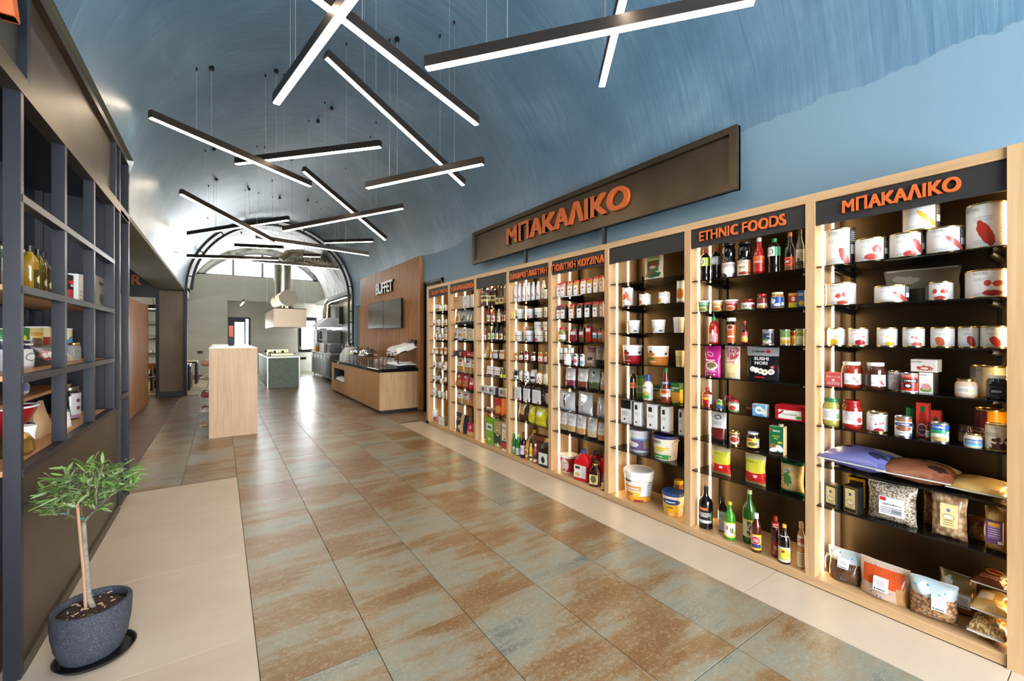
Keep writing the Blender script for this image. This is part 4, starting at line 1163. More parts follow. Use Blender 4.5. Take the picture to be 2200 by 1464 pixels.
for (u0, v0, u1, v1, lab) in ((424, 754.5, 435.5, 760, 'black double socket on the grey end wall'), (646, 768, 657.5, 772.5, 'dark socket strip low on the wall under the window')):
    Y = YE if u0 < 500 else YB
    x0, z1 = onY(u0, v0, Y); x1, z0 = onY(u1, v1, Y)
    s = thing('socket_plate', lab, 'socket', ((x0 + x1) / 2, Y, z0))
    MB().cbox(-(x1 - x0) / 2, -0.012, 0, (x1 - x0) / 2, 0.0, z1 - z0, 0.003).build('plate', BLACKM, s)
    for sx in (-1, 1): MB().lathe([(0.03, 0), (0.03, 0.004)], 10, (sx * (x1 - x0) / 4, 0, 0)).build('outlet', BLACKG, s).matrix_local = Matrix.Translation((0, -0.012, (z1 - z0) / 2)) @ Matrix.Rotation(PI / 2, 4, 'X')
for k, (y, z) in enumerate(((15.2, 1.62), (15.2, 1.44), (15.2, 1.28))):
    h = thing('wall_hook', ('black wall hook high on the green kitchen wall', 'black wall hook in the middle of the row of three', 'lowest black wall hook above the bottle')[k], 'hook', (3.80, y, z), 0, 'hooks on the kitchen wall')
    MB().tube([(0, 0, 0), (-0.1, -0.05, 0.03), (-0.16, -0.1, 0)], 0.02, 6).build('hook', BLACKM, h)

# ================================================================== timber partition and dining furniture
PX = -1.41
t = thing('slat_partition', 'vertical timber slat partition beside the dining doorway', 'partition', (PX, 11.8, 0))
MB().box(-0.05, -2.6, 0.0, -0.02, 1.33, 2.27).build('backing', M((96, 56, 28), 0.7, name='partition_back'), t)
k = 0
y = 9.3
me = MB().cbox(-0.02, 0, 0, 0.0, 0.054, 2.28, 0.004).mesh('slat', TEAK)
while y < 13.08:
    o = bpy.data.objects.new('slat', me); COL.objects.link(o); o.parent = t; o.location = (0, y - 11.8, 0)
    y += 0.072
def chair(loc, rz, lab):
    t = thing('dining_chair', lab, 'chair', loc, rz, 'dining chairs beyond the pillar')
    for sx in (-1, 1):
        MB().tube([(sx * 0.19, -0.19, 0), (sx * 0.18, -0.18, 0.44)], 0.016, 8, 0, 0.02).build('leg', CHAIRW, t)
        MB().tube([(sx * 0.19, 0.2, 0), (sx * 0.18, 0.19, 0.44), (sx * 0.17, 0.24, 0.8)], 0.016, 8, 0, 0.02).build('leg', CHAIRW, t)
        MB().box(sx * 0.18 - 0.012, -0.17, 0.38, sx * 0.18 + 0.012, 0.19, 0.42).build('side_rail', CHAIRW, t)
    MB().cbox(-0.21, -0.21, 0.43, 0.21, 0.2, 0.47, 0.015).build('seat', M((44, 38, 34), 0.6, name='seat_pad'), t)
    MB().cbox(-0.2, 0.215, 0.66, 0.2, 0.25, 0.8, 0.01).build('backrest', CHAIRW, t)
chair((-1.62, 14.9, 0), 0.4, 'wooden dining chair with a dark seat nearest the slat partition')
chair((-1.75, 16.0, 0), -2.6, 'wooden dining chair tucked under the table behind the partition')
chair((-0.98, 16.55, 0), 2.9, 'wooden dining chair between the two tables right of the pillar')
def table(x0, x1, y0, y1, h, lab):
    t = thing('dining_table', lab, 'table', ((x0 + x1) / 2, (y0 + y1) / 2, 0), 0, 'dining tables beyond the pillar')
    hx, hy = (x1 - x0) / 2, (y1 - y0) / 2
    MB().cbox(-hx, -hy, h - 0.03, hx, hy, h, 0.005).build('tabletop', M((196, 180, 160), 0.4, name='table_laminate'), t)
    MB().box(-hx + 0.01, -hy + 0.01, h - 0.08, hx - 0.01, hy - 0.01, h - 0.03).build('frame', BLACKM, t)
    for sx in (-1, 1):
        for sy in (-1, 1): MB().box(sx * (hx - 0.04) - 0.035, sy * (hy - 0.04) - 0.035, 0, sx * (hx - 0.04) + 0.035, sy * (hy - 0.04) + 0.035, h - 0.08).build('leg', BLACKM, t)
table(-1.5, onY(409, 800, 15.5)[0], 15.45, 16.15, 0.76, 'dining table with black legs nearest behind the pillar')
table(-1.5, onY(425, 800, 17.6)[0], 17.4, 18.1, 0.76, 'dining table with black legs farther behind the pillar')
table(-2.5, -1.6, 15.9, 16.7, 0.75, 'dining table seen through the gap beside the slat partition')
t = thing('wall_shelf', 'black wire wall shelves on the cream dining wall', 'shelf', (-2.2, YE - 0.2, 0))
for v in (668, 698, 728.5, 759.5):
    z = onY(330, v, YE - 0.3)[1]
    MB().box(-0.8, -0.12, z - 0.02, 0.55, 0.19, z).build('shelf_board', BLACKM, t)
for x in (-0.8, 0.52): MB().box(x, -0.12, 0.0, x + 0.03, -0.09, 2.6).build('upright', BLACKM, t)
for k, (u, v, w, h) in enumerate(((325, 727, 0.3, 0.14), (335, 727, 0.2, 0.1), (325, 758, 0.1, 0.1))):
    x, z = onY(u, v + 1, YE - 0.3)
    g = thing('folded_towels', ('low pile of towels on the dining shelf', 'small bundle beside the towel pile', 'small white jug on the lowest dining shelf')[k], 'towels' if k < 2 else 'jug', (x, YE - 0.2, onY(330, (728.5, 728.5, 759.5)[k], YE - 0.3)[1]))
    MB().cbox(-w / 2, -0.08, 0, w / 2, 0.08, h * 0.5, 0.02).build('lower_fold', M((180, 170, 150), 0.8, name='towel'), g)
    MB().cbox(-w / 2.2, -0.075, h * 0.5, w / 2.2, 0.075, h, 0.02).build('upper_fold', WHITE if k == 2 else M((150, 140, 120), 0.8, name='towel_dark'), g)
x, z = onY(330, 661, 16.6)
t = thing('dome_pendant', 'black dome pendant lamp over the dining table', 'lamp', (x, 16.6, z))
MB().lathe([(0.26, -0.05), (0.26, 0.02), (0.2, 0.06), (0.03, 0.09), (0.0, 0.09)], 20, cap0=False).build('shade', BLACKM, t)
MB().lathe([(0, -0.035), (0.24, -0.03)], 20, cap0=False, cap1=False).build('diffuser', EM((255, 232, 200), 30.0, 'dome_diffuser'), t)
MB().tube([(0, 0, 0.09), (-0.1, 0, 3.2 - z)], 0.006, 5).build('cord', BLACK, t)

# ================================================================== potted olive tree
PXY = (-0.520, 2.876)
t = thing('saucer', 'black plastic saucer under the olive tree pot', 'saucer', (PXY[0] + 0.015, PXY[1] - 0.01, 0.0))
MB().lathe([(0.0, 0.001), (0.135, 0.001), (0.15, 0.02), (0.152, 0.022), (0.145, 0.022), (0.13, 0.008), (0.0, 0.008)], 32, cap0=False, cap1=False).build('dish', M((22, 22, 24), 0.35, name='black_plastic'), t)
t = thing('potted_olive_tree', 'young olive tree in a speckled dark grey pot', 'plant', (PXY[0], PXY[1], 0.009))
def pot_mat():
    m, nt, b = new_mat('speckled_stone_pot')
    v = coords(nt, (1, 1, 1))
    n1 = noise(nt, v, 130, 2, 0.6)
    sp = noise(nt, v, 260, 1, 0.5)
    c = ramp(nt, n1, [(0.3, (40, 43, 52)), (0.7, (62, 66, 78))])
    c = mixrgb(nt, math_(nt, 'GREATER_THAN', sp, 0.74), c, lin((190, 192, 198)))
    nt.links.new(c, b.inputs['Base Color'])
    b.inputs['Roughness'].default_value = 0.75
    bump(nt, b, n1, 0.6, 0.003)
    return m
POTM = pot_mat()
PH = 0.245
MB().lathe([(r * 0.945, z) for r, z in [(0.0, 0), (0.105, 0), (0.118, 0.012), (0.140, 0.07), (0.152, 0.14), (0.157, 0.21), (0.157, PH - 0.006), (0.152, PH), (0.138, PH), (0.134, PH - 0.006), (0.132, PH - 0.03)]], 40, cap0=False, cap1=False).build('pot', POTM, t)
def soil_mat():
    m, nt, b = new_mat('potting_soil')
    v = coords(nt, (1, 1, 1))
    n1 = noise(nt, v, 60, 5, 0.7)
    c = ramp(nt, n1, [(0.35, (38, 24, 18)), (0.65, (84, 56, 42))])
    c = mixrgb(nt, math_(nt, 'GREATER_THAN', noise(nt, v, 140, 1), 0.71), c, lin((230, 224, 212)))
    nt.links.new(c, b.inputs['Base Color'])
    b.inputs['Roughness'].default_value = 0.95
    bump(nt, b, n1, 1.0, 0.01)
    return m
mb = MB(); rr = random.Random(4)
mb.v.append((0, 0, PH - 0.018))
for k, r in enumerate((0.035, 0.07, 0.095, 0.115, 0.1258)):
    for i in range(28):
        a = 2 * PI * i / 28
        mb.v.append((r * math.sin(a), -r * math.cos(a), PH - 0.022 - 0.012 * (k / 4) + rr.uniform(-0.004, 0.004)))
for i in range(28): mb.face([0, 1 + i, 1 + (i + 1) % 28], None, 0, True)
for k in range(4):
    for i in range(28): mb.face([1 + k * 28 + i, 1 + (k + 1) * 28 + i, 1 + (k + 1) * 28 + (i + 1) % 28, 1 + k * 28 + (i + 1) % 28], None, 0, True)
mb.build('soil', soil_mat(), t)
chip = MB()
for k in range(26):
    a, r = rr.uniform(0, 2 * PI), rr.uniform(0.02, 0.12)
    x, y, L, d = r * math.sin(a), -r * math.cos(a), rr.uniform(0.006, 0.018), rr.uniform(0, PI)
    chip.bar((x, y, PH - 0.014), (x + L * math.cos(d), y + L * math.sin(d), PH - 0.012), 0.005, 0.003)
o = chip.build('bark_chips', M((196, 168, 130), 0.8, name='bark_chip'), t); o['kind'] = 'stuff'
BARK = plaster('olive_bark', (104, 98, 86), (150, 144, 130), 0.8, (20, 20, 60), 0.5)
# local frame: right in the photo = R, depth = F
Rv, Fv, Uv = Vector((C_, -S_, 0)), Vector((S_, C_, 0)), Vector((0, 0, 1))
def pl3(u, v, dd=0.0):
    """place of a tree point: pixel ray met at the tree's depth plus dd, relative to the pot."""
    d = PXY[0] * S_ + PXY[1] * C_ + dd
    r = ray(u, v)
    return Vector((d * r[0] - PXY[0], d * r[1] - PXY[1], EYE + d * r[2] - 0.009))
tr = [pl3(200, 1306), pl3(191, 1284), pl3(188, 1235), pl3(183, 1180), pl3(180, 1122)]
MB().tube(tr, 0.0125, 10, 0, 0.009).build('trunk', BARK, t)
MB().tube([pl3(184, 1308, -0.02), pl3(180, 1235, -0.015), pl3(174, 1170, -0.01), pl3(166, 1082, -0.01)], 0.0065, 8).build('stake', M((168, 128, 98), 0.75, name='cane_stake'), t)
br = {'a': [pl3(180, 1122), pl3(165, 1114, .03), pl3(140, 1104, .05), pl3(128, 1100, .06), pl3(120, 1072, .07), pl3(104, 1050, .08)], 'b': [pl3(180, 1122), pl3(192, 1108, -.03), pl3(208, 1094, -.05), pl3(222, 1080, -.07), pl3(244, 1060, -.08), pl3(276, 1030, -.06)],
      'c': [pl3(178, 1118), pl3(172, 1090, .06), pl3(166, 1060, .1), pl3(168, 1025, .12), pl3(180, 1000, .12)], 'd': [pl3(208, 1094, -.05), pl3(222, 1090, -.1), pl3(241, 1087, -.12)], 'e': [pl3(222, 1080, -.07), pl3(234, 1050, .0), pl3(250, 1020, .03), pl3(268, 996, .04)],
      'f': [pl3(128, 1100, .06), pl3(112, 1098, .0), pl3(98, 1096, -.02)], 'g': [pl3(166, 1060, .1), pl3(140, 1040, .06), pl3(118, 1030, .02)], 'h': [pl3(208, 1094, -.05), pl3(206, 1060, -.1), pl3(212, 1030, -.12), pl3(222, 1000, -.12)],
      'i': [pl3(244, 1060, -.08), pl3(270, 1046, -.1), pl3(296, 1036, -.1)], 'j': [pl3(146, 1105, .05), pl3(148, 1070, -.02), pl3(150, 1040, -.06), pl3(145, 1010, -.06)], 'k': [pl3(172, 1090, .06), pl3(190, 1060, .02), pl3(200, 1020, .0), pl3(198, 990, .0)]}
for k, p in br.items(): MB().tube(p, 0.0065 if k in 'ab' else 0.0042, 7, 0, 0.0016).build('branch', BARK, t)
for p, c in ((tr[4] + Vector((0, -0.012, 0.02)), (40, 160, 150)), (br['a'][2] + Vector((0, -0.006, 0.0)), (40, 160, 150))):
    MB().bar(p - Rv * 0.02, p + Rv * 0.02 + Uv * 0.004, 0.003, 0.006).build('plant_tie', M(c, 0.5, name='green_tie'), t)
LEAFG = [M(c, 0.5, name='olive_leaf') for c in ((98, 132, 62), (126, 158, 78), (78, 106, 56), (146, 166, 122))]
lms = []
for m in LEAFG:
    mb = MB()
    W = [(0, 0), (0.1, 0.30), (0.3, 0.5), (0.6, 0.46), (0.85, 0.24), (1.0, 0.0)]
    for s, wd in W:
        for sx in (-1, 0, 1): mb.v.append((sx * wd * 0.22, s, -0.10 * s * s + (0.03 if sx == 0 else 0.07) * -1 * (sx == 0)))
    for k in range(5):
        for c in (0, 1): mb.face([3 * k + c, 3 * k + c + 1, 3 * k + c + 4, 3 * k + c + 3], None, 0, True)
    lms.append(mb.mesh('leaf', m))
lr = random.Random(21)
cnt = 0
sites = []
for k, p in br.items():
    for a, b2 in zip(p[:-1], p[1:]):
        for q in (0.15, 0.5, 0.85): sites.append((a.lerp(b2, q), (b2 - a).normalized(), k))
tips = [p[-1] for p in br.values()]
def blob(): # crown seen in the photo: wide flat cloud
    while True:
        x, y, z = lr.uniform(-1, 1), lr.uniform(-1, 1), lr.uniform(-1, 1)
        if x * x + y * y + z * z < 1: return x, y, z
mass = MB()
while cnt < 620:
    if cnt % 5 == 0:
        p, d, k = sites[(cnt // 5) % len(sites)]
        if (p - tr[4]).length < 0.09: p = tips[cnt % len(tips)]
        p = p + Vector((lr.uniform(-.02, .02), lr.uniform(-.02, .02), lr.uniform(-.01, .02)))
    else:
        x, y, z = blob()
        u = 188 + x * 114; vv = 1044 - x * 28 + z * (46 if x < 0.2 else 38)
        if vv < 985 and x < 0.3: vv += 25
        p = pl3(u, vv, y * 0.15); d = Vector((x, y, 0.1)).normalized()
    dv = (d + Vector((lr.uniform(-1, 1), lr.uniform(-1, 1), lr.uniform(-.55, .5)))).normalized()
    q = dv.to_track_quat('Y', 'Z')
    L = lr.uniform(0.038, 0.066)
    mt = Matrix.Translation(p) @ q.to_matrix().to_4x4() @ Matrix.Rotation(lr.uniform(-0.9, 0.9), 4, 'Y') @ Matrix.Scale(L, 4)
    ci = lr.choice((0, 0, 1, 2, 2, 3))
    if cnt < 295:
        o = bpy.data.objects.new('leaf', lms[ci])
        COL.objects.link(o)
        o.parent = t
        o.matrix_local = mt
    else:       # past the first 300 leaves: one joined part
        b0 = len(mass.v)
        mass.v += [tuple(mt @ vv_.co) for vv_ in lms[ci].vertices]
        for pg in lms[ci].polygons: mass.face([b0 + k for k in pg.vertices], None, ci, True)
    cnt += 1
mass.build('foliage', LEAFG, t)['kind'] = 'stuff'
# ================================================================== goods: builders (local frame: front is -y, right is +x, base at z = 0)
W_, CR, GR = (238, 238, 236), (232, 222, 196), (120, 120, 122)
RED, DRED, BRN, GRN, YEL, BLU, ORG, PNK, BLK = (190, 36, 34), (120, 26, 24), (84, 50, 32), (52, 120, 54), (232, 196, 44), (42, 84, 160), (226, 120, 40), (212, 60, 130), (24, 22, 22)
TX = M((60, 58, 56), 0.6, name='print_ink')
def ink(c): return M(c, 0.5, name='print_ink')
def txt(t, items, W, H, kind, r=None, y=0.0):
    """items: (text, cx, cy, width, height, colour[, bold]) in label fractions; laid on the front or bent round it."""
    for it in items:
        s, cx, cy_, w, h, c = it[:6]
        bd = it[6] if len(it) > 6 else 0.015
        if kind == 'round':
            letters(s, w * PI * r, h * H, ink(c), t, ((cx - 0.5) * PI, 0, cy_ * H), radius=r + 0.0012, bold=bd)
        else:
            letters(s, w * W, h * H, ink(c), t, ((cx - 0.5) * W, y - 0.0012, cy_ * H), bold=bd)
def tin(t, r, H, sp, n=24):
    MB().lathe([(r * 0.97, 0.004), (r, 0.008), (r, H - 0.008), (r * 0.97, H - 0.004)], n, uvz=(0.0, H)).build('label_wrap', sp['m'], t)
    rim = MB().lathe([(r * 0.9, 0), (r * 1.012, 0), (r * 1.02, 0.004), (r * 1.012, 0.008), (r * 0.9, 0.008)], n)
    rim.build('bottom_rim', sp.get('rim', GOLD), t)
    MB().lathe([(r * 1.0, H - 0.008), (r * 1.02, H - 0.004), (r * 1.012, H), (r * 0.95, H), (r * 0.93, H - 0.006), (0, H - 0.006)], n, cap1=False).build('lid', sp.get('rim', GOLD), t)
    txt(t, sp.get('t', ()), 0, H, 'round', r)
def tub(t, r, H, sp, n=24):
    k = sp.get('taper', 0.86)
    MB().lathe([(r * k * 0.96, 0), (r * k, 0.005), (r * 0.965, H * 0.9)], n, uvz=(0, H * 0.9)).build('body', sp['m'], t)
    lid = sp.get('lid', WHITE)
    MB().lathe([(r * 0.96, H * 0.86), (r, H * 0.88), (r * 1.0, H * 0.985), (r * 0.97, H), (r * 0.9, H), (r * 0.87, H * 0.985), (0, H * 0.985)], n, cap1=False).build('lid', lid, t)
    if sp.get('bail'):
        MB().tube([(math.sin(a) * r * 1.03, -math.cos(a) * r * 1.03 * 0.9, H * (0.8 - 0.25 * math.cos(a) ** 2)) for a in [PI / 2 * (k / 6.0) + PI / 4 for k in range(7)]], 0.004, 6).build('bail_handle', WHITE, t)
    txt(t, sp.get('t', ()), 0, H, 'round', r * 0.955)
def patch(r, z0, z1, a0, a1, n=14):
    mb = MB()
    for i in range(n + 1):
        a = a0 + (a1 - a0) * i / n
        for z in (z0, z1): mb.v.append((r * math.sin(a), -r * math.cos(a), z))
    for i in range(n): mb.face([2 * i, 2 * i + 2, 2 * i + 3, 2 * i + 1], [(i / n, 0), ((i + 1) / n, 0), ((i + 1) / n, 1), (i / n, 1)], 0, True)
    return mb
def jar(t, r, H, sp, n=22):
    sh = sp.get('sq')
    body = sp.get('body', M(sp.get('c', BRN), 0.12, name='jar_contents', coat=0.5))
    MB().lathe([(r * 0.86, 0), (r * 0.97, 0.006), (r, H * 0.12), (r, H * 0.66), (r * 0.93, H * 0.78), (r * 0.78, H * 0.86), (r * 0.78, H * 0.9)], n, sq=sh).build('jar_glass', body, t)
    MB().lathe([(r * 0.82, H * 0.87), (r * 0.84, H * 0.885), (r * 0.84, H * 0.985), (r * 0.8, H), (0, H)], n, cap1=False).build('lid', sp.get('lid', GOLD), t)
    if 'm' in sp:
        z0, z1 = sp.get('lz', (0.16, 0.62))
        if sh: MB().box(-r * 0.7, -r * 1.0 - 0.001, z0 * H, r * 0.7, -r * 1.0 + 0.002, z1 * H, 0, 0).build('label', sp['m'], t)
        else: patch(r * 1.008, z0 * H, z1 * H, -1.25, 1.25).build('label', sp['m'], t)
    txt(t, sp.get('t', ()), 0, H, 'round', r * 1.01)
BPROF = {'wine': [(0.92, 0), (1, 0.01), (1, 0.6), (0.85, 0.68), (0.45, 0.76), (0.34, 0.82), (0.32, 0.95)],
         'soy': [(0.9, 0), (1, 0.02), (0.98, 0.2), (0.92, 0.3), (1, 0.44), (1, 0.72), (0.8, 0.82), (0.4, 0.88), (0.36, 0.93)],
         'sauce': [(0.9, 0), (1, 0.02), (1, 0.55), (0.8, 0.65), (0.5, 0.76), (0.42, 0.88), (0.42, 0.92)],
         'shoulder': [(0.92, 0), (1, 0.015), (1, 0.62), (0.9, 0.72), (0.55, 0.8), (0.42, 0.84), (0.42, 0.9)],
         'squeeze': [(0.86, 0), (1, 0.03), (1, 0.56), (0.82, 0.66), (0.45, 0.74), (0.4, 0.78)],
         'milk': [(0.94, 0), (1, 0.01), (1, 0.62), (0.86, 0.76), (0.6, 0.88), (0.55, 0.93)],
         'cone': [(0.92, 0), (1, 0.03), (0.98, 0.2), (0.5, 0.62), (0.36, 0.8), (0.36, 0.9)],
         'big': [(0.92, 0), (1, 0.015), (1, 0.45), (0.94, 0.52), (0.82, 0.56), (0.9, 0.66), (0.9, 0.82), (0.7, 0.92), (0.4, 0.96)],
         'wasp': [(0.9, 0), (1, 0.03), (1, 0.4), (0.86, 0.48), (0.98, 0.58), (0.9, 0.7), (0.45, 0.84), (0.4, 0.9)]}
def bottle(t, r, H, sp, n=18):
    pr = BPROF[sp.get('p', 'wine')]
    m = sp.get('body') or M(sp.get('c', BLK), sp.get('ro', 0.08), 0, sp.get('al', 1.0), name='bottle_glass', coat=0.4)
    MB().lathe([(r * a, H * z) for a, z in pr], n, sq=sp.get('sq')).build('bottle_body', m, t)
    zt, rt = pr[-1][1] * H, pr[-1][0] * r
    cr = max(rt * 1.12, sp.get('capr', 0) * r)
    MB().lathe([(cr * 0.98, zt - 0.03 * H), (cr, zt - 0.02 * H), (cr * 0.96, H), (0, H)] if sp.get('cap') != 'nozzle' else [(cr, zt - 0.02 * H), (cr, zt + 0.09 * H), (cr * 0.5, zt + 0.1 * H), (cr * 0.2, H), (0, H)], 14, cap1=False).build('cap', M(sp.get('capc', BLK), 0.4, name='cap_plastic'), t)
    if 'm' in sp:
        z0, z1 = sp.get('lz', (0.12, 0.5))
        if sp.get('sq'): MB().box(-r * 0.75, -r - 0.002, z0 * H, r * 0.75, -r + 0.002, z1 * H, 0, 0).build('label', sp['m'], t)
        else:
            k = sp.get('lr', 1.0); hw = sp.get('lw', 1.35)
            patch(r * 1.012 * k, z0 * H, z1 * H, -hw, hw).build('label', sp['m'], t)
    if 'm2' in sp:
        z0, z1 = sp['lz2']
        patch(r * 1.012 * sp.get('lr2', 0.9), z0 * H, z1 * H, -1.4, 1.4).build('neck_label', sp['m2'], t)
    txt(t, sp.get('t', ()), 0, H, 'round', r * 1.012 * sp.get('lr', 1.0) + 0.0005)
def box(t, W, H, sp, D=None):
    D = D or sp.get('d', 0.08)
    MB().cbox(-W / 2, -D / 2, 0, W / 2, D / 2, H, min(0.004, W * 0.03), 0, 1).build('carton', [sp.get('side', M(W_, 0.4, name='carton')), sp['m']], t)
    if sp.get('cap'): MB().lathe([(0.016, 0), (0.016, 0.015), (0, 0.016)], 12, (W * 0.2, 0, H)).build('screw_cap', M(sp['cap'], 0.4, name='cap_plastic'), t)
    else: MB().box(-W / 2 + 0.004, -0.002, H - 0.001, W / 2 - 0.004, 0.002, H + 0.0012).build('closing_flap', sp.get('side', M(W_, 0.4, name='carton')), t)
    txt(t, sp.get('t', ()), W, H, 'flat', y=-D / 2)
def pillow(W, H, T, seed, kind='stand', nx=12, nz=12, mi=0):
    """filled bag: 'stand' is widest near its foot, 'pillow' in its middle."""
    r = random.Random(seed); mb = MB()
    ph = [r.uniform(0, 6) for _ in range(4)]
    for side in (-1, 1):
        for j in range(nz + 1):
            for i in range(nx + 1):
                a, b = i / nx, j / nz
                ex = (max(0.0, 4 * a * (1 - a))) ** 0.45
                if kind == 'stand': ez = min(1, (b + 0.03) / 0.06) ** 0.5 * (1 - max(0, b - 0.35) / 0.65) ** 0.75
                else: ez = (max(0.0, 4 * b * (1 - b))) ** 0.5
                y = side * T / 2 * ex * ez * (1 + 0.12 * math.sin(7 * a + ph[0]) * math.sin(9 * b + ph[1]) + r.uniform(-0.04, 0.04)) + side * 0.0008
                pin = 1 - 0.07 * math.sin(PI * min(1, b)) ** 1 * (1 if kind == 'pillow' else 0.5) + 0.015 * math.sin(11 * b + ph[2])
                z = b * H + (0.02 * H * math.sin(5 * a + ph[3]) * (b > 0.95)) + (r.uniform(-0.006, 0.006) * H if 0 < j < nz else 0)
                if j == 0: z = 0.0
                mb.v.append(((a - 0.5) * W * pin, y, z))
    o = (nx + 1) * (nz + 1)
    for j in range(nz):
        for i in range(nx):
            q = j * (nx + 1) + i
            u = [(i / nx, j / nz), ((i + 1) / nx, j / nz), ((i + 1) / nx, (j + 1) / nz), (i / nx, (j + 1) / nz)]
            mb.face([q, q + 1, q + nx + 2, q + nx + 1], u, 0, True)
            mb.face([o + q + 1, o + q, o + q + nx + 1, o + q + nx + 2], [u[1], u[0], u[3], u[2]], 0, True)
    rim = [i for i in range(nx + 1)] + [(j + 1) * (nx + 1) - 1 for j in range(2, nz + 1)] + []
    e = [i for i in range(nx + 1)] + [j * (nx + 1) + nx for j in range(1, nz + 1)] + [nz * (nx + 1) + i for i in range(nx - 1, -1, -1)] + [j * (nx + 1) for j in range(nz - 1, 0, -1)]
    for a, b in zip(e, e[1:] + e[:1]): mb.face([a, o + a, o + b, b], None, 0)
    return mb
def bag(t, W, H, sp, D=None):
    D = D or sp.get('d', 0.08)
    seed = int(W * 9973 + H * 7919 + (sp.get('seed', 0)) * 31)
    pillow(W, H, D, seed, sp.get('k', 'stand')).build('packet', sp['m'], t)
    MB().box(-W * 0.47, -0.0022, H * 0.955, W * 0.47, 0.0022, H * 0.995).build('top_seal', sp.get('seal', M((206, 204, 200), 0.3, name='film_seal')), t)
    for lb in sp.get('lb', ()):      # stuck-on labels (cx, cy, w, h, material)
        cx, cy_, w, h, m = lb
        y = -D / 2 * (1.0 if sp.get('k') == 'pillow' else (1 - max(0, cy_ - h / 2 - 0.35) / 0.65) ** 0.75) * 1.13 - 0.003
        q = MB()
        z0, z1 = (cy_ - h / 2) * H, (cy_ + h / 2) * H
        lean = D * 0.25 * h if sp.get('k', 'stand') == 'stand' and cy_ > 0.4 else 0
        x0, x1 = (cx - w / 2 - 0.5) * W, (cx + w / 2 - 0.5) * W
        q.v += [(x0, y - 0.002, z0), (x1, y - 0.002, z0), (x1, y + lean, z1), (x0, y + lean, z1), (x0, y + 0.022, z0), (x1, y + 0.022, z0), (x1, y + 0.022 + lean, z1), (x0, y + 0.022 + lean, z1)]
        for k, fc in enumerate(((0, 1, 2, 3), (1, 5, 6, 2), (4, 0, 3, 7), (3, 2, 6, 7), (4, 5, 1, 0))): q.face(fc, [(0, 0), (1, 0), (1, 1), (0, 1)] if k == 0 else None)
        q.build('label', m, t)
    if 't' in sp:
        for it in sp['t']:
            s, cx, cy_, w, h, c = it[:6]
            y = -D / 2 * (1.0 if sp.get('k') == 'pillow' else (1 - max(0, cy_ - 0.35) / 0.65) ** 0.75) * 1.12 - 0.009
            letters(s, w * W, h * H, ink(c), t, ((cx - 0.5) * W, y, cy_ * H), bold=it[6] if len(it) > 6 else 0.015)
def flat(t, W, H, sp, D):
    """bag lying flat: W along the shelf, D deep, H thick."""
    seed = int(W * 9973 + D * 7919)
    mb = pillow(W, D, H * 1.1, seed, 'pillow', 14, 14)
    for i, (x, y, z) in enumerate(mb.v):
        mb.v[i] = (x, z - D / 2, max(0.0, -y + H * 0.5))
    mb.build('packet', sp['m'], t)
    MB().box(-W * 0.47, -D / 2 - 0.012, H * 0.42, W * 0.47, -D / 2 + 0.004, H * 0.47).build('end_seal', sp.get('seal', M((206, 204, 200), 0.3, name='film_seal')), t)
    for s, cx, cy_, w, h, c in sp.get('t', ()):
        o = letters(s, w * W, h * D, ink(c), t, (0, 0, 0), bold=0.02)
        o.rotation_euler.x = -PI / 2
        o.location = ((cx - 0.5) * W, (cy_ - 0.5) * D, H * 1.06)
def can5(t, W, H, sp, D=None):
    """jerrycan with a moulded handle."""
    D = D or W * 0.7
    m = M(sp['c'], 0.3, name='jerrycan_plastic')
    mb = MB()
    mb.lathe([(0.46, 0), (0.5, H * 0.015), (0.5, H * 0.52), (0.485, H * 0.58), (0.4, H * 0.69), (0.26, H * 0.80), (0.15, H * 0.86), (0.12, H * 0.875)], 24, sq=5, sx=W, sy=D)
    mb.build('can_body', m, t)
    MB().tube([(W * 0.16, 0, H * 0.84), (W * 0.44, 0, H * 0.78), (W * 0.47, 0, H * 0.6), (W * 0.4, 0, H * 0.5)], W * 0.075, 8).build('handle', m, t)
    MB().lathe([(W * 0.13, H * 0.86), (W * 0.13, H * 0.99), (0, H)], 14).build('cap', M(sp.get('capc', BLU), 0.4, name='cap_plastic'), t)
    if 'm' in sp: MB().box(-W * 0.4, -D / 2 - 0.003, H * 0.1, W * 0.36, -D / 2 + 0.002, H * 0.5, 0, 0).build('label', sp['m'], t)
def tube_(t, r, H, sp):
    MB().lathe([(r * 0.7, 0), (r, 0.01), (r, H * 0.7), (r * 0.9, H * 0.75), (r * 1.1, H * 0.99), (0, H)], 14, uvz=(0, H)).build('tube_body', sp['m'], t)
    MB().lathe([(r * 0.75, 0), (r * 0.8, 0.012)], 14, (0, 0, 0)).build('foot', GOLD, t)
ROUND = {'tin': tin, 'tub': tub, 'jar': jar, 'bot': bottle, 'tube': tube_}
NAME = {'tin': 'tin_can', 'tub': 'plastic_tub', 'jar': 'food_jar', 'bot': 'sauce_bottle', 'tube': 'spice_tube', 'box': 'food_box', 'bag': 'food_bag', 'lie': 'food_bag', 'can5': 'sauce_jerrycan'}
CAT = {'tin': 'tin', 'tub': 'tub', 'jar': 'jar', 'bot': 'bottle', 'tube': 'tube', 'box': 'box', 'bag': 'bag', 'lie': 'bag', 'can5': 'jerrycan'}
ORD = ['first', 'second', 'third', 'fourth', 'fifth', 'sixth', 'seventh', 'eighth', 'ninth', 'tenth', 'eleventh']
SHN = ['top shelf', 'second shelf', 'third shelf', 'fourth shelf', 'fifth shelf', 'sixth shelf', 'seventh shelf', 'bottom board']
GOODS = []
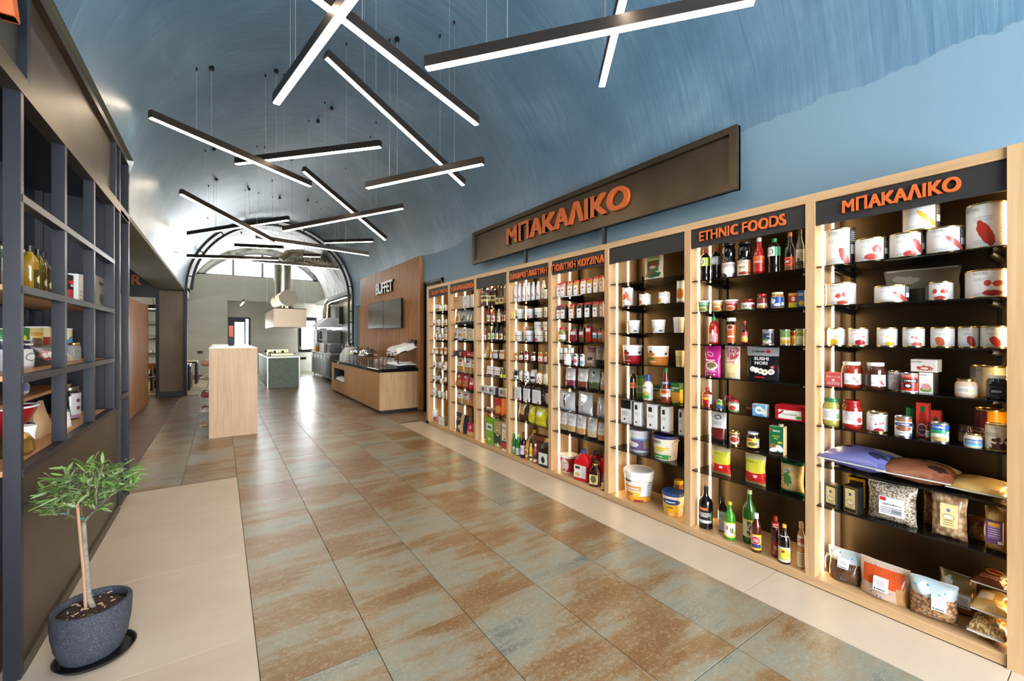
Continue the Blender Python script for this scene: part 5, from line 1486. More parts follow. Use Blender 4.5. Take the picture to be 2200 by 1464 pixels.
def row(bay, shelf, crop, items):
    """Goods standing on one shelf. items: (kind, left px, right px, top px, description, spec). crop: (x0, y0, scale) of the picture crop the px are read in."""
    x0, y0, s = crop
    z0 = BASEZ if shelf == 7 else SHELF[bay][shelf]
    ylo, yhi = POSTS[bay][0] + 0.004, POSTS[bay - 1][1] - 0.008
    for kind, a, b, tp, desc, sp in items:
        u0, u1, v = x0 + a / s, x0 + b / s, y0 + tp / s
        zb = z0 + sp.get('lift', 0.0)
        f0 = XS + sp.get('dx', 0.06)
        col = HOR
        if kind in ROUND:
            r0, r1 = ray(u0, v), ray(u1, v)
            p0, p1 = math.atan2(r0[0], r0[1]), math.atan2(r1[0], r1[1])
            pm, dl = (p0 + p1) / 2, abs(p1 - p0) / 2
            D = f0 / (math.sin(pm) - math.sin(dl))
            r = D * math.sin(dl) * 0.985
            cx, cyy = D * math.sin(pm), D * math.cos(pm)
            cyy = min(max(cyy, ylo + r), yhi - r)
            dax = cx * S_ + cyy * C_
            H = EYE + (dax + (-r if v < HOR else r * 0.85) * 0.9) * (HOR - v) / FPX - zb
            H = max(0.03, H)
            t = thing(NAME[kind], desc, CAT[kind], (cx, cyy, zb), -PI / 2 + sp.get('yaw', 0.35 + RND.uniform(-0.08, 0.08)), sp.get('grp'))
            ROUND[kind](t, r, H, sp)
            ext = (kind, cx, cyy, r, H)
        else:
            D = sp.get('d', 0.08)
            yw = sp.get('yaw', 0.0)
            ya, yb = onX(u0, v, f0)[0], onX(u1, v, f0)[0]
            ya = min(ya, yhi); yb = max(yb, ylo)
            W = max(0.02, abs(ya - yb) * 0.985)
            yc = (ya + yb) / 2
            cx = f0 + D / 2
            fx = f0 + (D * 0.5 if (v > HOR or kind in ('bag', 'lie')) else 0.0)
            rr = ray((u0 + u1) / 2, v)
            H = EYE + (fx / rr[0]) * rr[2] - zb
            H = max(0.03, H)
            t = thing(NAME[kind], desc, CAT[kind], (cx, yc, zb), -PI / 2 + yw, sp.get('grp'))
            {'box': box, 'bag': bag, 'lie': flat, 'can5': can5}[kind](t, W, H, sp, D)
        if sp.get('name'): t.name = sp['name']
        if sp.get('cat'): t['category'] = sp['cat']
        GOODS.append((t, bay, shelf, u0, desc))
def finish_labels():
    """each label says which one: its look, and where it stands when several look alike."""
    seen = {}
    for t, bay, sh, u, d in GOODS: seen.setdefault((bay, sh), []).append((u, t, d))
    looks = {}
    for g in GOODS: looks.setdefault(g[4], []).append(g)
    for (bay, sh), L in seen.items():
        L.sort(key=lambda q: q[0])
        for k, (u, t, d) in enumerate(L):
            same = [q for q in L if q[2] == d]
            pos = ''
            if len(same) > 1: pos = ORD[[q[1] for q in same].index(t)] + ' of ' + ('two', 'three', 'four', 'five', 'six', 'seven', 'eight', 'nine')[len(same) - 2] + ', '
            t['label'] = '%s, %s%s, %s' % (d, pos, SHN[sh], BAYNAME[bay])
            if len(looks[d]) > 1: t['group'] = d + ' packs'
# ================================================================== goods on the shelves
cA, cB, cC, cD = (1740, 340, 4.067), (1740, 680, 4.783), (1740, 930, 4.783), (1740, 1130, 4.783)
cE, cF, cG = (1470, 440, 5.228), (1470, 650, 5.228), (1470, 860, 3.852)
cH, cI = (1300, 520, 5.226), (1300, 780, 4.067)
cJ, cK = (1170, 540, 6.653), (1170, 740, 4.573)
cL, cM = (1080, 560, 6.658), (1080, 760, 5.858)
cN, cO = (910, 580, 7.32), (910, 760, 6.653)
PEP, PINKR, ORR = (202, 78, 68), (216, 104, 96), (214, 106, 66)
DK = (58, 56, 56)
def wt(*blobs, side=True, text=True):
    """white tin label with a fruit picture, grey small print and a dark back band."""
    s = [('l', 0.4, 0.64, 0.15, 0.06, 3, (190, 190, 192)), ('l', 0.38, 0.14, 0.13, 0.05, 3, (180, 180, 182))]
    if side: s += [('r', 0.87, 0.5, 0.14, 0.5, DK), ('l', 0.86, 0.75, 0.1, 0.16, 6, (190, 190, 190)), ('r', 0.86, 0.42, 0.1, 0.13, W_)]
    else: s += [('l', 0.78, 0.3, 0.1, 0.2, 5, (206, 206, 208))]
    return P(W_, tuple(s) + tuple(blobs), 0.25)
RT = (('RISTORIS', 0.36, 0.86, 0.22, 0.09, (84, 84, 86), -0.012),)
def pepper(cx, cy_, rx, ry, rot, c=PEP, am=0.9):
    th = math.asin(max(-0.9, min(0.9, 2 * cx - 1)))
    return ('b', 0.5 + th / PI, cy_, rx * 0.62 / max(0.6, math.cos(th)), ry * 0.88, rot, am * 0.6, c)
white_tin = 'white tin with a %s picture'
row(8, 0, cA, [
    ('tin', 103, 377, 605, 'tall white tin with a pale red pepper picture', dict(m=wt(pepper(.66, .22, .12, .30, -20, (206, 92, 88))), t=RT)),
    ('tin', 390, 688, 687, 'low white tin with two round tomatoes pictured', dict(m=wt(pepper(.62, .5, .14, .2, 0, (214, 96, 90)), pepper(.45, .2, .22, .15, 0, (206, 84, 78))), t=RT)),
    ('tin', 690, 1010, 640, 'white tin with a curved red pepper picture', dict(m=wt(pepper(.74, .42, .1, .34, -15), pepper(.5, .14, .2, .13, 10)), t=RT)),
    ('tin', 1013, 1356, 588, 'white tin with a pink pepper half pictured', dict(m=wt(pepper(.72, .35, .1, .38, -30, PINKR)), t=RT)),
    ('tin', 1357, 1730, 372, 'biggest white tin with a large red pepper picture', dict(m=wt(pepper(.42, .32, .17, .34, -22, (196, 60, 44)), side=False), t=(('RISTORIS', .22, .86, .26, .07, (84, 84, 86), -0.012),)))])
zt_ = 0.1405
row(8, 0, cA, [('tin', 806, 1143, 385, 'white tin with a yellow pepper picture stacked above two tins', dict(m=wt(pepper(.6, .42, .1, .4, -28, (226, 190, 62))), lift=zt_, dx=0.07))])
row(8, 1, cA, [
    ('tin', 133, 408, 1083, 'white tin with three red peppers pictured', dict(m=wt(pepper(.36, .42, .09, .12, 0), pepper(.58, .46, .09, .13, 0), pepper(.5, .12, .2, .1, 0), side=False), t=RT)),
    ('tin', 557, 870, 1105, 'low white tin with one red pepper at its corner', dict(m=wt(pepper(.74, .3, .1, .42, -25)), t=RT)),
    ('bag', 640, 1320, 965, 'wide clear vacuum pouch lying behind the white tins', dict(m=P((150, 142, 122), (('r', .5, .2, .16, .24, (60, 58, 54)), ('r', .62, .3, .05, .2, (190, 186, 172)), ('b', .3, .7, .2, .1, 20, 1.2, (206, 200, 184))), 0.18, 0.2), d=0.03, dx=0.29, name='vacuum_pouch')),
    ('tin', 1035, 1258, 1075, 'smaller white tin with chopped red peppers pictured', dict(m=wt(pepper(.2, .5, .1, .14, 0), pepper(.58, .48, .16, .12, 0), pepper(.4, .14, .26, .12, 0), side=False), t=RT, dx=0.09)),
    ('tin', 1350, 1735, 965, 'largest white tin with sliced red peppers pictured', dict(m=wt(pepper(.45, .52, .09, .12, 0), pepper(.7, .5, .13, .12, 20), pepper(.58, .17, .26, .12, 0, (190, 60, 52)), side=False), t=RT))])
row(8, 2, cB, [
    ('tin', 150, 348, 118, 'white tin with yellow beans pictured', dict(m=wt(pepper(.36, .22, .24, .2, 0, (222, 178, 50)), pepper(.5, .52, .08, .06, 0, (222, 178, 50)), side=False), t=RT, dx=0.12)),
    ('tin', 390, 606, 118, 'white tin with red kidney shapes pictured', dict(m=wt(pepper(.6, .2, .26, .18, 0, (190, 36, 48), 1.2), pepper(.75, .5, .07, .06, 0, (190, 36, 48)), side=False), t=RT, dx=0.12)),
    ('tin', 683, 907, 115, 'white tin with yellow slices pictured', dict(m=wt(pepper(.55, .16, .24, .14, 0, (226, 196, 60), 1.6), pepper(.42, .52, .07, .05, 0, (226, 196, 60)), pepper(.62, .4, .08, .05, 0, (226, 196, 60)), side=False), t=RT, dx=0.11)),
    ('tin', 948, 1188, 112, 'white tin with pink slices pictured', dict(m=wt(pepper(.6, .14, .24, .12, 0, PINKR, 1.6), pepper(.4, .5, .07, .05, 0, PINKR), pepper(.6, .45, .08, .1, 0, PINKR), side=False), t=RT, dx=0.11)),
    ('tin', 1235, 1496, 110, 'white tin with an orange mound pictured', dict(m=wt(pepper(.3, .3, .17, .28, -10, ORR), side=False), t=RT, dx=0.11)),
    ('tin', 1517, 1742, 103, 'white tin with a red chopped mound pictured', dict(m=wt(pepper(.55, .3, .2, .3, -18, (196, 62, 54)), side=False), t=RT, dx=0.12)),
    ('tin', 1744, 2046, 97, 'white tin with a red mound beside the bay edge', dict(m=wt(pepper(.46, .3, .18, .28, -18, (200, 66, 56)), side=False), t=RT, dx=0.11))])
row(8, 3, cB, [
    ('box', 158, 340, 572, 'pink and red carton of tomato puree', dict(m=P((206, 92, 92), (('r', .5, .7, .42, .05, (236, 200, 200)), ('b', .5, .45, .1, .1, 0, .2, (240, 210, 208)), ('l', .5, .22, .4, .1, 3, (240, 214, 212))), .35), side=M((196, 84, 84), .4), t=(('KYKNOS', .5, .7, .6, .1, (190, 50, 50)),), d=.07, yaw=-.12)),
    ('jar', 318, 546, 462, 'big glass jar of red pepper sauce with a white lid', dict(c=(150, 48, 24), lid=WHITE, m=P(W_, (('r', .08, .5, .08, .5, DK), ('b', .62, .4, .06, .3, -20, .3, (212, 80, 60)), ('l', .3, .25, .2, .12, 3, GR)), .3), lz=(.14, .56), dx=.05)),
    ('jar', 563, 787, 470, 'big glass jar of brown sauce with a white lid', dict(c=(74, 38, 26), lid=WHITE, m=P(W_, (('r', .16, .5, .17, .5, DK), ('b', .72, .35, .06, .28, -20, .3, (190, 70, 56)), ('l', .5, .25, .16, .12, 3, GR)), .3), lz=(.14, .56), dx=.05)),
    ('tin', 790, 937, 555, 'slim white tin with a faint peach picture', dict(m=wt(pepper(.45, .25, .2, .25, 0, (226, 196, 180)), side=False), t=(('RIS', .35, .85, .3, .1, (90, 90, 92), 0.0),), dx=.1)),
    ('tin', 932, 1116, 578, 'red and black tomato paste tin with a swan', dict(m=P((180, 36, 34), (('r', .5, .06, .6, .05, (232, 228, 222)), ('r', .5, .62, .42, .1, BLK), ('b', .45, .36, .2, .13, 0, .3, (30, 24, 24)), ('b', .42, .37, .1, .07, 0, .8, W_), ('l', .5, .86, .5, .06, 2, (236, 200, 190))), .28), rim=STEEL, t=(('KYKNOS', .5, .62, .46, .1, W_),), dx=.03)),
    ('box', 1116, 1270, 572, 'pale square tin with sliced ham on lettuce pictured', dict(m=P((226, 226, 222), (('b', .5, .2, .42, .14, 0, .8, (104, 156, 60)), ('b', .5, .32, .34, .16, 0, .5, (210, 150, 146))), .3), side=M((70, 66, 62), .4, name='tin_side'), t=(('RISTORIS', .3, .88, .5, .08, (90, 90, 92), 0.0),), d=.11, dx=.08)),
    ('jar', 1483, 1726, 635, 'squat glass jar of pale cream with a gold lid', dict(c=(214, 186, 158), lid=GOLD, m=P((214, 212, 208), (('b', .6, .4, .14, .3, 0, .6, (222, 206, 140)), ('l', .3, .5, .2, .2, 4, GR)), .3), lz=(.2, .62), dx=.04)),
    ('tin', 1640, 2030, 500, 'broad oval cream tin standing behind the jars', dict(m=P((206, 196, 164), (('b', .6, .5, .12, .2, 0, 1.2, (190, 178, 144)), ('r', .1, .8, .12, .18, (150, 140, 130))), .25), t=(('RISTORIS', .2, .86, .3, .08, (110, 104, 96), 0.0),), dx=.14)),
    ('jar', 1812, 2050, 600, 'black olive jar with a white lid and blue label', dict(c=(16, 15, 22), lid=WHITE, m=P((20, 20, 28), (('b', .4, .42, .36, .4, 0, .1, (60, 64, 92)), ('b', .4, .42, .3, .33, 0, .1, (20, 20, 30)), ('l', .4, .42, .2, .1, 2, (200, 200, 214))), .25), lz=(.14, .66), dx=.03))])
row(8, 3, cB, [('box', 1030, 1305, 440, 'pale square tin with a small red picture, stacked on top', dict(m=P((206, 202, 192), (('b', .55, .3, .3, .2, 0, 2.0, (176, 60, 52)), ('b', .55, .28, .16, .1, 0, .6, (206, 202, 192))), .3), side=M((190, 184, 170), .35), t=(('RISTORIS', .25, .8, .4, .13, (80, 80, 82), 0.0),), d=.11, dx=.08, lift=.115))])
row(8, 4, cB, [
    ('jar', 118, 314, 830, 'glass jar of yellow green spread with a green lid', dict(c=(166, 160, 70), lid=M((30, 110, 66), .35), m=P(W_, (('b', .72, .36, .12, .24, 0, .5, (140, 190, 120)), ('l', .3, .5, .2, .3, 5, GR)), .3), lz=(.22, .62), dx=.05)),
    ('jar', 328, 541, 850, 'glass jar of red sauce with a red lid', dict(c=(150, 28, 20), lid=M((150, 20, 24), .35), m=P(W_, (('b', .78, .34, .15, .22, 0, .4, (206, 50, 44)), ('l', .3, .6, .25, .3, 6, GR)), .3), t=(('RISTORIS', .4, .58, .3, .05, (90, 90, 92), 0.0),), lz=(.18, .62), dx=.05)),
    ('tin', 580, 806, 972, 'low white tin with scattered red petals pictured', dict(m=wt(pepper(.55, .12, .26, .12, 0, (180, 40, 56), 1.8), pepper(.4, .42, .05, .06, 20, (180, 40, 56)), pepper(.62, .46, .05, .07, -20, (180, 40, 56)), pepper(.74, .5, .04, .05, 0, (180, 40, 56)), side=False), t=RT, dx=.07)),
    ('tin', 868, 1053, 1018, 'white and brown tin of lentils with a blue band', dict(m=P(W_, (('r', .5, .9, .8, .14, (150, 96, 60)), ('b', .5, .62, .5, .1, 0, .3, (30, 52, 110)), ('b', .45, .42, .32, .13, 0, .3, (140, 84, 56)), ('r', .9, .12, .2, .08, (70, 110, 170))), .28), rim=STEEL, t=(('LA PALMA', .45, .63, .5, .08, W_), ('LENTICCHIE', .5, .2, .5, .07, (70, 90, 140))), dx=.05)),
    ('box', 985, 1080, 936, 'green pepper sauce carton behind the bean tin', dict(m=P((36, 130, 60), (('b', .75, .4, .25, .3, 0, .1, (20, 70, 40)), ('b', .7, .3, .2, .14, 0, .1, W_)), .35), side=M((30, 100, 50), .4), d=.05, dx=.16)),
    ('box', 1087, 1217, 882, 'tall red pepper sauce carton with a diamond label', dict(m=P((206, 56, 36), (('b', .55, .5, .3, .3, 0, .1, (160, 30, 28)), ('r', .55, .82, .2, .08, (30, 90, 50)), ('b', .5, .22, .42, .18, 0, .05, (230, 226, 220)), ('b', .5, .22, .36, .14, 0, .05, (120, 50, 46))), .35), side=M((150, 30, 26), .4), t=(('TABASCO', .5, .22, .5, .04, W_),), d=.06, dx=.13)),
    ('box', 1236, 1340, 962, 'short red pepper sauce carton behind a tin', dict(m=P((206, 60, 38), (('b', .55, .4, .3, .4, 0, .1, (160, 34, 28)), ('r', .55, .66, .2, .1, (30, 80, 46))), .35), side=M((150, 30, 26), .4), d=.05, dx=.17)),
    ('bot', 1188, 1238, 1078, 'tiny bottle of red pepper sauce between two tins', dict(p='sauce', c=(150, 40, 24), capc=(150, 30, 30), m=P(W_, (('l', .5, .5, .4, .3, 3, RED),), .3), dx=.09)),
    ('tin', 1237, 1435, 1083, 'blue, green and white soup tin', dict(m=P((36, 150, 100), (('r', .5, .82, .9, .17, (36, 96, 180)), ('b', .42, .22, .5, .26, 0, .2, (232, 230, 222)), ('b', .4, .18, .3, .12, 0, .5, (190, 160, 100)), ('b', .78, .5, .1, .09, 0, .1, W_)), .28), rim=STEEL, t=(('Coultas', .4, .82, .42, .12, W_),), dx=.04)),
    ('jar', 1513, 1692, 1110, 'dark jar of brown spread with a gold label', dict(c=(56, 30, 18), lid=M((60, 44, 24), .3, .4), m=P((120, 84, 40), (('b', .6, .4, .2, .3, 0, .5, (60, 34, 20)),), .3), dx=.09)),
    ('tin', 1684, 2050, 936, 'large red and yellow tin at the back', dict(m=P((120, 30, 30), (('r', .75, .72, .4, .3, (226, 160, 30)), ('b', .85, .5, .4, .1, 0, .9, (60, 26, 20)), ('l', .3, .3, .4, .16, 3, (220, 200, 180))), .28), t=(('PREGO', .35, .42, .3, .1, (226, 214, 200)),), dx=.17)),
    ('jar', 1575, 1780, 1185, 'small jar of white beans with a gold lid and blue label', dict(c=(206, 196, 176), lid=GOLD, m=P((60, 92, 140), (('r', .5, .14, .6, .16, (90, 180, 210)), ('l', .5, .6, .36, .22, 4, (210, 220, 232))), .3), lz=(.16, .6), dx=.02)),
    ('tin', 1800, 2050, 1090, 'cream tin with spilled dark coffee beans pictured', dict(m=P((222, 212, 184), (('b', .55, .14, .34, .18, 0, 1.6, (76, 40, 30)), ('b', .42, .42, .12, .1, 0, 1.9, (84, 46, 34)), ('b', .72, .46, .1, .07, 0, 1.9, (84, 46, 34)), ('l', .25, .6, .2, .08, 3, GR)), .26), t=RT, dx=.03))])
row(8, 5, cC, [
    ('lie', 62, 845, 150, 'large blue printed flour sack lying at the left', dict(m=P((96, 98, 160), (('b', .45, .25, .6, .3, 0, .9, (112, 112, 176)), ('b', .6, .8, .5, .2, 0, .6, (186, 170, 150)), ('b', .3, .45, .08, .05, 0, 1.2, BLK), ('b', .8, .3, .14, .12, 0, 1.4, (52, 54, 84)), ('l', .3, .85, .2, .05, 2, (130, 120, 120))), .25), d=.33, dx=.02, yaw=-.08)),
    ('lie', 640, 1457, 285, 'large brown printed flour sack leaning on the blue one', dict(m=P((128, 76, 54), (('b', .45, .3, .6, .3, 0, .9, (146, 92, 66)), ('b', .6, .84, .5, .16, 0, .6, (184, 162, 130)), ('b', .3, .55, .1, .05, 0, 1.4, (40, 26, 22)), ('b', .8, .3, .14, .14, 0, 1.4, (60, 46, 44)), ('l', .3, .85, .2, .05, 2, (180, 150, 130))), .25), d=.30, dx=.02, yaw=.05)),
    ('lie', 1370, 2040, 470, 'stack of flat round tortillas in clear film', dict(m=P((196, 160, 92), (('b', .5, .5, .5, .5, 0, .2, (214, 182, 116)), ('r', .6, .72, .2, .06, (232, 220, 190))), .2), d=.3, dx=.05))])
TEA = lambda: P(BLK, (('r', .5, .5, .45, .47, (206, 164, 70)), ('r', .5, .5, .43, .455, BLK), ('r', .5, .54, .37, .36, (226, 208, 152)), ('b', .5, .4, .28, .1, 0, .05, (90, 40, 34)), ('b', .5, .4, .25, .08, 0, .05, (232, 220, 180)), ('b', .5, .7, .1, .06, 0, .4, (70, 90, 150)), ('l', .5, .2, .25, .08, 3, (140, 110, 70))), .3)
row(8, 6, cC, [
    ('box', 150, 305, 522, 'black and cream pasta box with gold borders', dict(m=TEA(), side=M(BLK, .35), d=.06, yaw=-.25, dx=.04)),
    ('box', 345, 512, 540, 'black and cream pasta box with gold borders', dict(m=TEA(), side=M(BLK, .35), d=.06, yaw=-.25, dx=.04)),
    ('box', 385, 575, 455, 'yellow and black box behind the two black boxes', dict(m=P((206, 160, 40), (('r', .5, .5, .4, .4, (40, 30, 20)), ('r', .6, .4, .3, .28, (206, 160, 50))), .3), side=M((50, 40, 24), .4), d=.05, dx=.2)),
    ('bag', 560, 1085, 520, 'big clear bag of white pasta tubes with a white label', dict(m=P((206, 196, 178), (('g', .5, .5, .5, .5, 26, (112, 92, 66), (232, 224, 208)),), .22), d=.10, k='pillow', lb=((.55, .46, .48, .46, P((226, 226, 234), (('r', .16, .88, .13, .1, (200, 36, 36)), ('l', .5, .3, .44, .2, 4, (110, 110, 120)), ('r', .72, .26, .2, .1, (130, 130, 140))), .4)),), t=(('\u03a3\u039a\u0399\u039f\u03a5\u03a6\u0399\u03a7\u03a4\u039f', .58, .52, .36, .045, (30, 30, 34)),), dx=.05)),
    ('bag', 1215, 1605, 605, 'clear bag of large shell pasta with a cream label', dict(m=P((196, 160, 118), (('g', .5, .5, .5, .5, 9, (150, 110, 74), (226, 196, 158)),), .2), d=.11, k='pillow', lb=((.56, .55, .44, .5, P((226, 208, 150), (('b', .5, .45, .36, .12, 0, .05, (80, 40, 36)), ('b', .5, .45, .33, .1, 0, .05, (236, 226, 190)), ('l', .5, .2, .3, .14, 3, (150, 120, 70)), ('b', .5, .74, .12, .07, 0, .4, (90, 110, 170))), .4)),), dx=.04)),
    ('bag', 1150, 1290, 600, 'bag of brown pasta half hidden behind the shell pasta', dict(m=P((170, 110, 56), (('g', .5, .5, .5, .5, 16, (100, 60, 30), (196, 140, 84)),), .2), d=.06, dx=.2, k='pillow')),
    ('bag', 1600, 1800, 855, 'small bag of brown couscous behind the large one', dict(m=P((140, 96, 46), (('g', .5, .5, .5, .5, 60, (110, 74, 34), (170, 122, 62)), ('r', .5, .78, .4, .12, (110, 50, 40))), .25), d=.09, dx=.13, k='pillow')),
    ('bag', 1770, 2050, 765, 'large bag of couscous with a purple label', dict(m=P((206, 166, 92), (('g', .5, .5, .5, .5, 70, (180, 140, 70), (216, 182, 110)),), .22), d=.12, k='pillow', lb=((.5, .5, .7, .5, P((84, 52, 92), (('r', .5, .86, .36, .08, (206, 140, 50)), ('l', .5, .5, .36, .26, 5, (190, 170, 190)), ('r', .84, .1, .12, .07, (220, 200, 170))), .4)),), t=(('COUSCOUS', .5, .69, .4, .04, (230, 180, 60)),), dx=.03))])
FILM = lambda gr, dk, sc=24, top=(176, 190, 196): P(top, (('g', .5, .3, .6, .34, sc, dk, gr), ('b', .3, .8, .12, .14, 30, .8, (214, 222, 226)), ('d', .5, .8, .5, .18, 7, .2, (70, 150, 190)), ('d', .5, .35, .5, .3, 6, .13, (50, 130, 180))), .15)
LBL = P((232, 232, 236), (('l', .5, .6, .3, .24, 4, (150, 150, 156)), ('r', .55, .12, .3, .04, (60, 60, 66)), ('b', .14, .13, .06, .07, 0, .3, BLK)), .4)
row(8, 7, cD, [
    ('bag', 100, 172, 262, 'bag of pale grain squeezed against the bay side', dict(m=FILM((196, 176, 140), (150, 130, 96), 40), d=.08, dx=.12, k='pillow')),
    ('bag', 152, 512, 232, 'clear bag of brown lentils with blue print', dict(m=FILM((128, 96, 66), (70, 48, 32), 44), d=.12, lb=((.52, .62, .3, .28, LBL),), dx=.07)),
    ('bag', 480, 1010, 368, 'clear bag of orange lentils with blue print', dict(m=P((196, 170, 150), (('g', .5, .62, .42, .24, 70, (190, 70, 30), (222, 104, 54)), ('d', .5, .9, .5, .08, 9, .2, (80, 160, 190)), ('d', .42, .2, .42, .2, 7, .16, (60, 100, 180)), ('r', .9, .2, .12, .25, (186, 140, 90))), .15), d=.11, lb=((.48, .45, .28, .34, LBL),), dx=.04)),
    ('bag', 990, 1500, 545, 'clear bag of chickpeas with a white label in front', dict(m=FILM((206, 164, 124), (110, 76, 50), 15), d=.13, lb=((.6, .56, .3, .34, LBL),), dx=.015, k='pillow', yaw=.2)),
    ('bag', 1300, 1700, 480, 'bag of pale grain with turquoise print standing behind', dict(m=FILM((190, 152, 86), (160, 122, 62), 60, (140, 126, 88)), d=.12, lb=((.72, .45, .36, .3, LBL),), dx=.2, k='pillow')),
    ('lie', 1600, 2040, 890, 'bag of chickpeas lying at the bottom of the pile', dict(m=P((196, 160, 100), (('g', .5, .5, .5, .5, 20, (110, 80, 44), (222, 186, 124)), ('b', .3, .3, .05, .04, 0, .8, (40, 130, 110)), ('b', .7, .2, .05, .04, 0, .8, (40, 130, 110))), .2), d=.26, dx=.02))])
row(8, 7, cD, [('lie', 1640, 2045, 700, 'bag of pale semolina lying in the middle of the pile', dict(m=P((206, 170, 100), (('g', .5, .5, .5, .5, 90, (196, 158, 88), (214, 180, 112)), ('r', .35, .4, .2, .16, (226, 220, 206))), .2), d=.24, dx=.05, lift=.11)),
               ('lie', 1640, 2045, 480, 'brown printed bag lying on top of the pile', dict(m=P((92, 52, 34), (('b', .55, .6, .3, .14, 0, .4, (190, 150, 40)), ('b', .55, .6, .22, .1, 0, .4, (120, 30, 30)), ('l', .5, .3, .3, .1, 2, (190, 130, 120)), ('b', .85, .4, .1, .3, 0, 1.8, (206, 186, 140))), .18), d=.22, dx=.07, lift=.25))])

# ------------------------------------------------ ethnic foods bay
KIK = lambda c, c2: P(c, (('b', .3, .5, .26, .38, 0, .1, (230, 228, 220)), ('b', .3, .5, .2, .3, 0, .3, (40, 40, 40)), ('b', .3, .5, .15, .24, 0, .2, (226, 222, 214)), ('r', .8, .5, .22, .5, c2)), .3)
row(7, 0, cE, [
    ('bot', 163, 286, 500, 'soy sauce bottle with a lime green label', dict(p='soy', c=(12, 9, 8), capc=(170, 40, 46), m=KIK((214, 220, 130), (150, 190, 50)), lz=(.48, .74), dx=.09)),
    ('bot', 297, 414, 487, 'soy sauce bottle with a grey label', dict(p='soy', c=(12, 9, 8), capc=(170, 40, 46), m=KIK((110, 116, 130), (150, 150, 150)), lz=(.48, .74), dx=.09)),
    ('bot', 422, 586, 425, 'large black sauce bottle with a lilac grey label', dict(p='big', c=(12, 10, 10), capc=BLK, capr=.9, m=P((206, 186, 178), (('b', .5, .45, .3, .34, 0, .2, (236, 232, 228)), ('b', .12, .1, .3, .2, 0, .3, (60, 30, 36)), ('b', .9, .1, .2, .2, 0, .3, (120, 80, 90)), ('l', .5, .8, .4, .1, 2, (90, 70, 76))), .3), lz=(.02, .44), dx=.05)),
    ('bot', 595, 766, 408, 'large black sauce bottle with a cream and orange label', dict(p='big', c=(12, 10, 10), capc=BLK, capr=.9, m=P((226, 210, 186), (('r', .9, .5, .2, .5, (206, 130, 80)), ('b', .5, .15, .34, .1, 0, 1.0, (150, 60, 40)), ('l', .3, .85, .26, .1, 2, (90, 70, 60))), .3), lz=(.02, .46), t=(('SAUCE', .42, .26, .28, .06, (70, 50, 44)),), dx=.05)),
    ('bot', 772, 906, 362, 'red chilli sauce bottle with a silver cap', dict(p='sauce', c=(150, 18, 20), capc=(206, 200, 200), m=P((196, 30, 28), (('r', .5, .86, .5, .12, (214, 96, 40)), ('b', .5, .42, .4, .2, 0, .4, (150, 40, 20)), ('l', .5, .6, .3, .08, 2, (236, 210, 190))), .28), lz=(.08, .5), dx=.05)),
    ('bot', 937, 1087, 370, 'soy sauce bottle with a green cap and teal label', dict(p='soy', c=(12, 9, 8), capc=(30, 140, 80), m=KIK((226, 230, 222), (30, 130, 90)), lz=(.48, .74), dx=.05)),
    ('bot', 1125, 1246, 302, 'tall dark soy bottle with a red label and amber cap', dict(p='sauce', c=(14, 8, 6), capc=(206, 126, 40), m=P((190, 34, 30), (('b', .45, .65, .36, .3, 0, .1, (220, 170, 40)), ('b', .45, .65, .32, .26, 0, .1, (180, 24, 24)), ('b', .5, .15, .4, .12, 0, 1.0, (100, 80, 30))), .28), lz=(.02, .36), t=(('ABC', .4, .24, .3, .06, W_),), dx=.05)),
    ('bot', 1249, 1352, 270, 'clear bottle with a cream label beside the bay edge', dict(p='sauce', c=(120, 112, 90), al=.75, capc=(150, 140, 110), m=P((222, 212, 186), (('b', .5, .1, .5, .2, 0, .8, (60, 56, 40)), ('l', .5, .6, .36, .2, 4, (130, 110, 90)), ('r', .35, .35, .12, .1, (90, 80, 70))), .3), lz=(.1, .5), dx=.05))])
CUP = lambda c, f: P(c, (('b', .45, .28, .34, .26, 0, .3, (226, 214, 170)), ('b', .45, .26, .26, .18, 0, .9, f), ('b', .85, .5, .12, .16, 0, 1.2, (190, 70, 50)), ('l', .5, .82, .5, .1, 2, (236, 236, 230))), .3)
